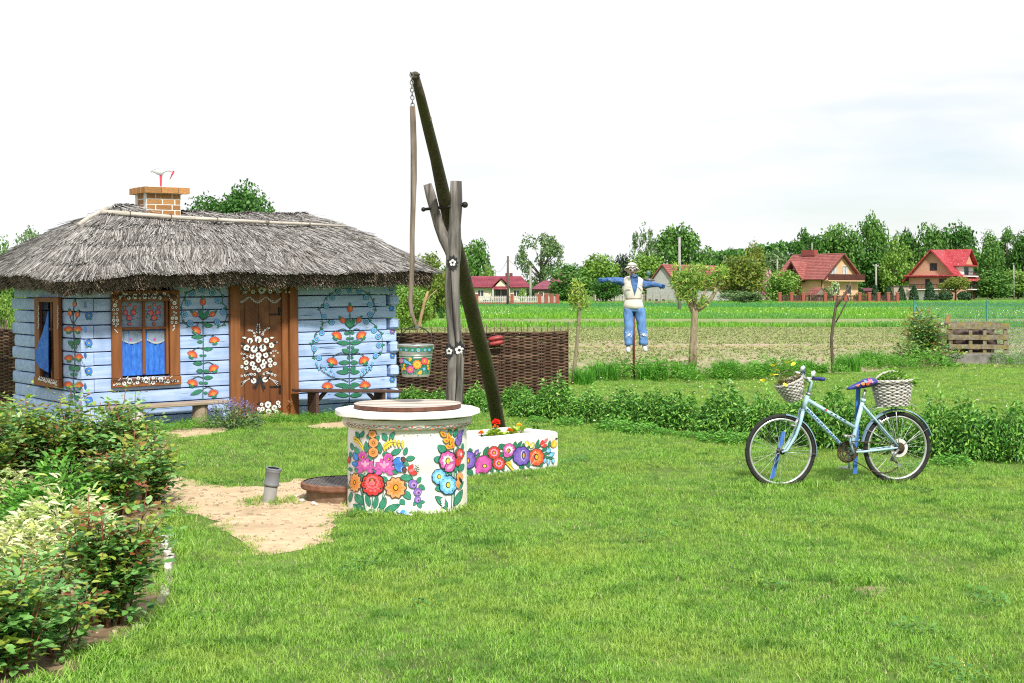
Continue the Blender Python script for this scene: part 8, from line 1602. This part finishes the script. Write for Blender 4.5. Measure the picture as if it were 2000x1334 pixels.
for i, (px, top, w, Y, sh, lab) in enumerate(((1684, 566, 16, 245, 'cone', 'clipped evergreen cone touching the right corner of the peach house'), (1709, 558, 20, 245, 'cone', 'clipped cone hedge at the foot of the utility pole'), (1735, 560, 20, 250, 'cone', 'clipped cone hedge between the two big houses left of the garage'), (1760, 560, 20, 250, 'cone', 'clipped cone hedge in front of the grey garage wall'), (1785, 558, 19, 245, 'cone', 'greener clipped cone at the left corner of the brick house'), (1816, 552, 23, 240, 'cone', 'tallest clipped cone in front of the white basement wall'), (1830, 575, 7, 240, 'cone', 'tiny clipped cone beside the tallest cone'), (1847, 571, 24, 250, 'ball', 'round clipped bush left under the flat topped tree'), (1884, 571, 25, 248, 'ball', 'round clipped bush right under the flat topped tree'), (959, 586, 9, 190, 'col', 'left evergreen column in front of the yellow house porch'), (948, 586, 9, 196, 'col', 'evergreen column beside the brick pillar of the yellow house'), (971, 586, 10, 188, 'col', 'right evergreen column in front of the yellow house porch'))): topiary(lab, px, 0, top, w, Y, FT, i+1, sh)
# ================================================================ BACKGROUND: houses
RT = lambda nm, a, b: M(nm, a, b, scale=2.2, stretch=(1, 1, 1), rough=.6, bump=.3)
PEACH = M('peach_render', (.63, .36, .21), (.69, .42, .26), scale=.8, rough=.9); TRIMW = M('window_trim', (.68, .62, .52)); DBRN = M('dark_brown_wood', (.075, .022, .018), (.11, .035, .028), scale=3, rough=.6); GLASS = M('window_glass', (.035, .04, .05), rough=.12, spec=.6); NETC = M('net_curtain', (.40, .40, .40), (.6, .6, .6), scale=2, rough=.8)
RROOF = M('red_tile', (.24, .07, .062), (.33, .115, .10), scale=1.6, rough=.6, bump=.4); CRIM = M('crimson_sheet', (.20, .032, .055), (.26, .05, .075), scale=.8, rough=.45); BRED = M('red_sheet', (.30, .026, .036), (.38, .05, .06), scale=1.2, rough=.5, c3=(.66, .30, .32), s3=2.2, lo3=.6, hi3=.75)
CREAMW = M('cream_render', (.68, .63, .44), (.73, .69, .52), scale=.8, rough=.9); GREYB = M('grey_block', (.36, .35, .34), (.47, .46, .45), scale=3, rough=.95, bump=.3); BRICKP = M('pink_brick', (.49, .25, .165), (.59, .34, .235), scale=4, rough=.9); WHT = M('white_render', (.70, .70, .70), (.76, .76, .76), scale=1, rough=.9); FBR = M('fence_brick', (.26, .07, .045), (.33, .10, .07), scale=6, rough=.9); PURP = M('purple_roof', (.19, .055, .085), (.27, .085, .12), scale=1.2, rough=.6); TIMB = M('old_timber', (.16, .12, .09), (.26, .21, .17), scale=3, rough=.9)
def hthing(name, label, px, Y, rz, cat='house'): x = P(px, HY, Y).x; return thing(name, label, cat, (x, Y, 0), rz)
def part(par, name, mat, c, d, rot=None, bev=0, label=None): mb = MB(); mb.box(c, d, rot, bev); return mb.obj(name, mat, par, label=label)
def slab(par, name, pts, th, mat, ribs=0.0, label=None):
 """roof plane: quad (eave a, eave b, ridge c, ridge d) of thickness th, with raised tile courses"""
 a, b, c, d = [Vector(p) for p in pts]; n = (b-a).cross(d-a).normalized(); n = n if n.z > 0 else -n; mb = MB(); mb.prism([a, b, c, d], n*th)
 if ribs:
  m = int((d-a).length/ribs)
  for i in range(m): f = (i+.15)/m; p, q = a.lerp(d, f), b.lerp(c, f); mb.tube([p+n*(th+.005), q+n*(th+.005)], ribs*.16, 4, caps=False, flat=.6)
 return mb.obj(name, mat, par, label=label)
def gable_house(t, W, L, hw, hr, ov, wall, roofm, ribs=.35, wallname='wall', hip=0.0, base=-.3):
 mb = MB(); A = [(0, 0), (W, 0), (W, L), (0, L)]; v = [Vector((x, y, base)) for x, y in A]+[Vector((x, y, hw)) for x, y in A]+[Vector((W/2, 0, hr)), Vector((W/2, L, hr))]
 mb.add(v, [(0, 1, 5, 8, 4), (1, 2, 6, 5), (2, 3, 7, 9, 6), (3, 0, 4, 7)]); mb.obj(wallname, wall, t)
 s = (hr-hw)/(W/2); e = hw-ov*s
 for sg in (0, 1):
  x0 = -ov if sg == 0 else W+ov; slab(t, 'roof', [(x0, -ov, e+.06), (x0, L+ov, e+.06), (W/2, L+ov-hip, hr+.06), (W/2, -ov, hr+.06)], .14, roofm, ribs)
  mb = MB(); mb.prism([Vector((x0, -ov-.03, e-.16)), Vector((x0, -ov-.03, e+.05)), Vector((W/2, -ov-.03, hr+.05)), Vector((W/2, -ov-.03, hr-.16))], (0, .06, 0)); mb.obj('bargeboard', DBRN if roofm is not BRED else roofm, t)
def window(t, face, u, z, w, h, W=0, trim=TRIMW, glass=GLASS, frame=None, curtain=False, panes=2, name='window'):
 """face 'f' (y=0), 'l' (x=0) or 'r' (x=W): surround proud of the wall, panes as sub-parts"""
 def at(c, d):
  (a, o, zz), (da, do, dz) = c, d
  if face == 'f': return (a, -o, zz), (da, do, dz)
  if face == 'l': return (-o, a, zz), (do, da, dz)
  return (W+o, a, zz), (do, da, dz)
 c, d = at((u, .0, z), (w+.30, .10, h+.30)); f = part(t, name, trim, c, d) if trim else part(t, name, frame or DBRN, *at((u, 0, z), (w+.1, .08, h+.1)))
 c, d = at((u, .045, z), (w, .05, h)); part(f, 'frame', frame or DBRN, c, d)
 for i in range(panes):
  pw = w/panes; uu = u-w/2+pw*(i+.5); c, d = at((uu, .075, z), (pw*.80, .02, h*.86)); part(f, 'pane', NETC if curtain else glass, c, d)
 return f
def railing(t, x0, x1, y, z, h, mat, solid=False, axis='x', name='balcony_railing'):
 mb = MB()
 def bx(a, zz, da, dz): mb.box((a, y, zz) if axis == 'x' else (y, a, zz), (da, .06, dz) if axis == 'x' else (.06, da, dz))
 L = abs(x1-x0); c = (x0+x1)/2; bx(c, z+h, L, .12); bx(c, z+.10, L, .10); n = int(L/(.22 if solid else .3))
 for i in range(n+1): bx(min(x0, x1)+L*i/n, z+h/2, .15 if solid else .05, h)
 return mb.obj(name, mat, t)
a = R(36); k = 236/F; W_h = 84*k/math.cos(a)*.98; L_h = 66*k/math.sin(a)
ph = hthing('peach_house', 'peach coloured house with red tiled roof and brown wooden balconies', 1607, 230, a); hw, hr = 4.2, 8.0
gable_house(ph, W_h, L_h, hw, hr, .75, PEACH, RROOF, .38)
for u in (W_h*.30, W_h*.62): window(ph, 'f', u, 5.2, 1.35, 1.5, curtain=True)
for u in (W_h*.72, W_h*.33): window(ph, 'f', u, 2.1, 1.15, 1.5)
window(ph, 'f', W_h*.30, .15, .8, .4, panes=1); window(ph, 'f', W_h*.68, .15, .8, .4, panes=1)
part(ph, 'balcony_floor', M('balcony_slab', (.55, .36, .22)), (W_h*.5, -.65, 3.52), (W_h*1.02, 1.3, .22)); railing(ph, -.1, W_h*1.02, -1.28, 3.6, .95, DBRN, True)
yd = L_h*.60; wd = 3.3
mb = MB(); mb.add([(-.35, yd-wd/2, 3.4), (-.35, yd+wd/2, 3.4), (-.35, yd, 3.4+2.9), (2.6, yd-wd/2, 3.4), (2.6, yd+wd/2, 3.4), (2.6, yd, 6.3)], [(0, 1, 2), (0, 3, 4, 1), (0, 2, 5, 3), (1, 4, 5, 2)]); mb.obj('dormer_wall', PEACH, ph)
for sg in (-1, 1):
 slab(ph, 'dormer_roof', [(-1.25, yd+sg*(wd/2+.7), 3.55), (3.3, yd+sg*(wd/2+.7), 3.55), (3.9, yd, 6.75), (-1.25, yd, 6.75)], .14, RROOF, .38); mb = MB(); mb.prism([Vector((-1.28, yd+sg*(wd/2+.7), 3.4)), Vector((-1.28, yd+sg*(wd/2+.7), 3.66)), Vector((-1.28, yd, 6.86)), Vector((-1.28, yd, 6.55))], (.06, 0, 0)); mb.obj('bargeboard', DBRN, ph)
mb = MB(); part(ph, 'balcony_door', DBRN, (-.39, yd, 4.4), (.08, 1.1, 1.9)); part(ph, 'balcony_floor', DBRN, (-.9, yd, 3.35), (1.5, wd+1.0, .2)); railing(ph, yd-wd/2-.5, yd+wd/2+.5, -1.6, 3.45, .9, DBRN, True, 'y')
part(ph, 'door', M('front_door', (.16, .045, .03), (.20, .06, .04), scale=3), (-.03, yd-.1, 1.55), (.1, 1.9, 2.6)); part(ph, 'door_post', DBRN, (-.9, yd+wd/2, 1.6), (.16, .16, 3.5)); part(ph, 'drainpipe', DBRN, (-.08, .15, 2.0), (.12, .12, 4.2)); window(ph, 'l', L_h*.92, 2.0, .9, 1.3)
stp = MB()
for i in range(6): stp.box((-.8-.3*i, yd-.2, .55-.11*i), (.3, 2.0, .22))
stp.obj('entrance_steps', M('steps_brown', (.13, .06, .05), (.18, .09, .07), scale=3), ph)
ch_ = part(ph, 'chimney', M('chimney_red', (.24, .055, .05), (.3, .08, .07), scale=3), (W_h*.47, L_h*.68, hr+.35), (.9, 3.0, 1.0)); part(ch_, 'antenna', WHT, (W_h*.47, L_h*.62, hr+1.4), (.08, .08, 1.4))
lw = hthing('garden_well', 'little wooden well house with red tiled roof inside the brick fence', 1604, 205, R(25), 'well'); kk = 205/F
for sg in (0, 1): slab(lw, 'roof', [(-1.15 if sg == 0 else 1.15, -.1, 1.15), (-1.15 if sg == 0 else 1.15, 2.0, 1.15), (0, 2.0, 2.25), (0, -.1, 2.25)], .1, RROOF, .3)
mb = MB(); mb.add([(-.95, 0, 1.25), (.95, 0, 1.25), (0, 0, 2.2)], [(0, 1, 2)]); mb.obj('gable_board', TIMB, lw); mb = MB(); mb.lathe([(.8, -.1), (.8, .85)], (0, .95, 0), 12); mb.obj('well_ring', TIMB, lw)
for x, y in ((-.85, .1), (.85, .1), (-.85, 1.8), (.85, 1.8)): part(lw, 'post', DBRN, (x, y, .6), (.14, .14, 1.4))
def pillar_fence(name, label, pts, Y, h, mat, panel, pan_h, group=None, w=.42, pm='picket', cap=True):
 t = thing(name, label, 'fence', (P(pts[0], HY, Y).x, Y, 0)); o = t.location
 for i, px in enumerate(pts):
  x = P(px, HY, Y).x-o.x; b = part(t, 'pillar', mat, (x, 0, h/2-.15), (w, w, h+.3));
  if cap: part(b, 'cap', M('pillar_cap', (.36, .16, .11)), (x, 0, h+.04), (w+.12, w+.12, .08))
  if i+1 < len(pts):
   x2 = P(pts[i+1], HY, Y).x-o.x; mb = MB(); n = max(2, int((x2-x)/.24)); mb.box(((x+x2)/2, 0, .18), (x2-x-w, .2, .36), mi=1); mb.box(((x+x2)/2, 0, pan_h*.85), (x2-x-w, .05, .08)); mb.box(((x+x2)/2, 0, pan_h*.45), (x2-x-w, .05, .08))
   for q in range(n): mb.box((x+w/2+(x2-x-w)*(q+.5)/n, -.03, pan_h*.55+.1), (.11, .03, pan_h*.8))
   mb.obj('panel', [panel, mat], t)
 return t
pillar_fence('brick_fence', 'fence of red brick pillars and dark panels in front of the peach house', [1523, 1546, 1569, 1612, 1631, 1651, 1679, 1698, 1716, 1735, 1753], 200, 1.55, FBR, M('fence_dark', (.05, .028, .024)), 1.15)
YF = 172; LG_ = M('fence_grey', (.42, .40, .38), (.52, .50, .48), scale=2)
pillar_fence('picket_fence', 'pale picket fence with brick pillars in front of the yellow house', [905, 931, 1000, 1054, 1067, 1078, 1089], YF, 1.35, FBR, LG_, 1.15)
pillar_fence('picket_fence', 'pale picket fence behind the orchard tree left of the scarecrow', [1160, 1186, 1200, 1232, 1258], 205, 1.45, TIMB, LG_, 1.3, cap=False, w=.2)
pillar_fence('picket_fence', 'thin wire fence at the foot of the grey barn', [1262, 1275, 1290, 1305, 1320, 1340], 190, 1.3, TIMB, GREYB, .3, cap=False, w=.08)
k = 232/F; yh = hthing('yellow_house', 'long low pale yellow house with a crimson sheet roof', 922, 232, 0); Wd = 106*k; D = 8.0; hw = 2.35; hr = 4.25
mb = MB(); mb.box((Wd/2, D/2, hw/2-.1), (Wd, D, hw+.2)); mb.obj('wall', CREAMW, yh)
for y0, y1 in ((-.8, D/2), (D+.8, D/2)): slab(yh, 'roof', [(-2.4, y0, hw+.02), (Wd+.75, y0, hw+.02), (Wd-.9, y1, hr), (-1.5, y1, hr)], .12, CRIM, .55)
slab(yh, 'roof', [(Wd+.75, -.8, hw+.02), (Wd+.75, D+.8, hw+.02), (Wd-.9, D/2, hr), (Wd-.9, D/2-.01, hr)], .12, CRIM)
xg = 57*k; gw = 34*k/2
mb = MB(); mb.prism([(xg-gw*.86, -.55, hw-.05), (xg+gw*.86, -.55, hw-.05), (xg, -.55, hw+1.45)], (0, 2.5, 0)); mb.obj('gable_wall', CREAMW, yh)
for sg in (-1, 1): slab(yh, 'gable_roof', [(xg+sg*(gw+.25), -1.0, hw-.05), (xg+sg*(gw+.25), 2.6, hw-.05), (xg, 3.4, hw+1.62), (xg, -1.0, hw+1.62)], .12, CRIM)
slab(yh, 'porch_roof', [(xg-gw*.95, -1.7, hw-.30), (xg+gw*.95, -1.7, hw-.30), (xg+gw*.95, -.5, hw+.1), (xg-gw*.95, -.5, hw+.1)], .1, CRIM); part(yh, 'porch_shade_panel', M('porch_shade', (.30, .28, .24)), (xg, -.03, 1.2), (gw*1.75, .06, 2.0))  # flat panel on the wall under the porch roof; porch shade put into its colour
for x in (xg-gw*.4, xg+gw*.35): window(yh, 'f', x, 1.45, .75, 1.1, panes=1, trim=None)
part(yh, 'porch_wall', M('porch_red', (.22, .12, .11)), (xg, -1.6, .55), (gw*1.85, .1, .7))
for x in (xg-gw*.93, xg+gw*.93): part(yh, 'porch_post', WHT, (x, -1.6, 1.1), (.16, .16, 2.2))
for x in (17*k, 87*k): window(yh, 'f', x, 1.42, 1.0, 1.1, frame=WHT)
for x in (68*k, 76*k): part(yh, 'chimney', M('chimney_dark', (.13, .05, .05)), (x, D/2, hr+.25), (.55, .55, .75))
pu = hthing('purple_roof_house', 'small old house with purple red roof half hidden by the bushy tree', 1043, 236, R(-8)); k = 236/F; mb = MB(); mb.box((2.3, 3, 1.0), (4.4, 6, 2.3)); mb.obj('wall', TIMB, pu)
slab(pu, 'roof', [(-.5, -.5, 2.05), (5.2, -.5, 2.05), (5.2, 2.6, 3.5), (1.3, 2.6, 3.5)], .12, PURP, .5); slab(pu, 'upper_roof', [(2.4, 2.4, 3.4), (7.2, 2.4, 3.4), (7.0, 5, 5.1), (3.4, 5, 5.1)], .12, PURP, .5); mb = MB(); mb.box((4.6, 4.6, 1.8), (4, 4, 3.4)); mb.obj('rear_wall', TIMB, pu); window(pu, 'f', 1.2, 1.15, .7, .8, panes=1); part(pu, 'doorway', M('dark_doorway', (.03, .025, .02)), (3.3, -.02, .9), (1.2, .06, 1.9))
k = 225/F; bnr = hthing('grey_barn', 'grey block barn with steep red tiled roof behind the pollard willow', 1263, 225, R(-38)); Wb = 58*k/math.cos(R(38)); gable_house(bnr, Wb, 16.5, 2.4, 6.0, .28, GREYB, RROOF, .38)
ax_ = Wb; slab(bnr, 'lean_to_roof', [(ax_-.4, -.4, 2.0), (ax_+3.2, -.4, 1.95), (ax_+3.2, 2.6, 2.75), (ax_-.4, 2.6, 2.75)], .12, RROOF, .38); part(bnr, 'lean_to_wall', GREYB, (ax_+1.35, 1.3, .9), (2.9, 2.4, 2.0)); part(bnr, 'drainpipe', M('pipe_grey', (.25, .25, .25)), (ax_-.2, -.14, 1.0), (.1, .1, 2.2))
for x in (.6, 1.9, 3.2): window(bnr, 'f', x, .25, .35, .35, panes=1, trim=None)
a = R(-40); k = 290/F; W_b = 77*k/math.cos(R(40))*.99; L_b = 68*k/math.sin(R(40))*.90
bh = hthing('brick_house', 'tall unfinished pink brick house with a bright red metal roof', 1775, 300, a); hw, hr = 4.9, 10.6
gable_house(bh, W_b, L_b, hw, hr, 1.0, BRICKP, BRED, .0)
part(bh, 'skirt_roof', BRED, (W_b/2, -.7, hw+.05), (W_b+1.6, 1.4, .22), rot=Matrix.Rotation(-.22, 3, 'X'))
DKW = M('empty_window', (.02, .022, .028), rough=.4)
window(bh, 'f', W_b*.52, 7.0, 1.5, 1.5, trim=None, glass=DKW); window(bh, 'f', W_b*.40, 3.3, 1.0, 2.1, trim=None, glass=DKW, panes=1); window(bh, 'f', W_b*.72, 3.7, 1.6, 1.5, trim=None, glass=DKW); window(bh, 'f', W_b*.25, .9, 1.0, 1.1, trim=None, glass=DKW, panes=1); window(bh, 'f', W_b*.75, .9, 1.3, 1.1, trim=None, glass=DKW)
part(bh, 'white_basement', WHT, (W_b*.35, -.06, .85), (W_b*.55, .1, 1.9)); part(bh, 'balcony_floor', WHT, (W_b*.5, -.6, 2.15), (W_b*.9, 1.2, .22)); railing(bh, W_b*.06, W_b*.94, -1.15, 2.3, .95, IRON)
window(bh, 'r', L_b*.22, 3.7, 1.9, 1.4, W=W_b, trim=None, glass=DKW); window(bh, 'r', L_b*.66, 3.3, 2.2, 2.3, W=W_b, trim=None, glass=DKW); window(bh, 'r', L_b*.72, 1.0, 1.3, 1.0, W=W_b, trim=None, glass=DKW)
part(bh, 'balcony_floor', WHT, (W_b+.7, L_b*.75, 2.15), (1.4, L_b*.5, .22)); railing(bh, L_b*.5, L_b, W_b+1.35, 2.3, .95, IRON, axis='y')
yd = L_b*.62; wd = L_b*.62
mb = MB(); mb.add([(W_b-.2, yd-wd/2, 5.0), (W_b-.2, yd+wd/2, 5.0), (W_b-.2, yd+wd/2, 7.4), (W_b-.2, yd, 10.4), (W_b-.2, yd-wd/2, 7.4), (W_b/2, yd-wd/2, 5.0), (W_b/2, yd+wd/2, 5.0), (W_b/2, yd+wd/2, 7.4), (W_b/2, yd, 10.4), (W_b/2, yd-wd/2, 7.4)], [(0, 1, 2, 4), (4, 2, 3), (0, 4, 9, 5), (1, 6, 7, 2), (4, 3, 8, 9), (2, 7, 8, 3)]);
dwall = mb.obj('dormer_wall', WHT, bh); mb = MB(); mb.prism([(W_b-.15, yd-wd/2+.2, 7.45), (W_b-.15, yd+wd/2-.2, 7.45), (W_b-.15, yd, 10.2)], (.05, 0, 0)); mb.obj('dormer_gable', BRICKP, bh)
for sg in (-1, 1): slab(bh, 'dormer_roof', [(W_b+.75, yd+sg*(wd/2+.5), 7.1), (W_b/2, yd+sg*(wd/2+.5), 7.1), (W_b/2, yd, 10.75), (W_b+.75, yd, 10.75)], .14, BRED)
part(bh, 'dormer_skirt', BRED, (W_b+.3, yd, 7.35), (1.1, wd+.6, .2), rot=Matrix.Rotation(.3, 3, 'Y')); part(bh, 'dormer_door', DKW, (W_b-.17, yd-wd*.1, 6.0), (.08, wd*.36, 1.9)); part(bh, 'dormer_balcony', WHT, (W_b+.4, yd, 5.0), (1.2, wd, .25)); railing(bh, yd-wd/2, yd+wd/2, W_b+.95, 5.1, .85, IRON, axis='y')
gr = hthing('garage', 'plain grey garage wall left of the brick house', 1746, 300, R(-6), 'garage'); part(gr, 'wall', M('garage_render', (.33, .26, .21), (.40, .33, .27), scale=1.5, rough=.95), (2.0, 2.5, 1.3), (4.0, 5, 3.0)); part(gr, 'roof', M('garage_roof', (.08, .07, .065)), (2.0, 2.5, 2.9), (4.4, 5.4, .2))
sh = hthing('red_shed', 'dark red shed between the peach house and the cone hedges', 1688, 262, 0, 'shed'); part(sh, 'wall', M('shed_red', (.16, .02, .035)), (1.2, 1, .9), (2.4, 2, 1.9)); slab(sh, 'roof', [(-.2, -.3, 1.75), (2.6, -.3, 1.75), (2.6, 2.2, 2.3), (-.2, 2.2, 2.3)], .1, M('shed_roof', (.10, .03, .04)))
sh = hthing('red_shed', 'small rusty red shed beyond the meadow left of the forked well post', 847, 180, 0, 'shed'); part(sh, 'wall', M('rusty_red', (.27, .08, .05), (.33, .13, .08), scale=3), (.55, .5, .4), (1.1, 1, .9)); part(sh, 'roof', M('shed_roof', (.1, .03, .04)), (.55, .5, .9), (1.3, 1.2, .1))
CONC = M('pole_concrete', (.26, .25, .24), (.36, .35, .33), scale=2, rough=.9); WDP = M('pole_wood', (.085, .065, .05), (.14, .11, .085), scale=3, stretch=(3, 3, .4), rough=.9)
PT_ = {}
def upole(px, top, by, w, Y, mat, label, arm=True):
 x = P(px, HY, Y).x; h = EYE+(HY-top)/F*Y; t = thing('utility_pole', label, 'pole', (x, Y, 0), 0, 'utility poles'); mb = MB(); rr = w/F*Y/2; mb.tube([(0, 0, -.3), (0, 0, h*.5), (0, 0, h)], [rr*1.25, rr, rr*.8], 8); mb.obj('pole', mat, t, smooth=True)
 if arm:
  part(t, 'crossarm', mat, (0, -.1, h-.35), (rr*5, .1, .1))
  for s in (-1, 1): mb = MB(); mb.lathe([(.03, 0), (.06, .05), (.06, .12), (.02, .16)], (s*rr*2.2, -.1, h-.3), 8); mb.obj('insulator', WHT, t)
 PT_[px] = Vector((x, Y, h)); return t
upole(992, 500, 597, 5, 165, WDP, 'dark wooden utility pole in front of the yellow house', False); upole(1036, 520, 590, 5, 200, CONC, 'grey concrete utility pole at the right end of the yellow house', False); upole(1327, 463, 608, 6, 118, CONC, 'tall grey utility pole standing behind the pollard willow', False); upole(1711, 516, 580, 4, 265, CONC, 'slim pale utility pole among the cone hedges'); upole(1518, 505, 560, 3, 300, CONC, 'faint thin pole in the gap left of the peach house', False); upole(1980, 518, 560, 3, 300, CONC, 'thin pale pole before the shrubs at the right edge', False)
def cable(label, pts, rad=.02):
 q = []
 for i in range(len(pts)-1):
  a, b = pts[i], pts[i+1]; sg = (b-a).length*.016
  for j in range(8): f = j/8; p = a.lerp(b, f); p.z -= sg*4*f*(1-f); q.append(p)
 q.append(pts[-1]); o = Vector((q[0].x, q[0].y, 0)); mb = MB(); mb.tube([p-o for p in q], rad, 4, caps=False); c = mb.obj('overhead_cable', M('cable_black', (.03, .03, .032)), loc=o); tag(c, label, 'cable', 'overhead cables')
cable('overhead cable from the barn pole across the peach house to the right edge', [P(1327, 478, 118), P(1545, 497, 190), P(1700, 487, 170), P(2010, 451, 120)], .022); cable('faint overhead cable sagging left from the dark wooden pole', [P(992, 505, 165), P(965, 528, 215), P(930, 560, 270)], .02); cable('faint overhead cable between the wooden pole and the concrete pole', [P(992, 506, 165), P(1036, 524, 200)], .02)
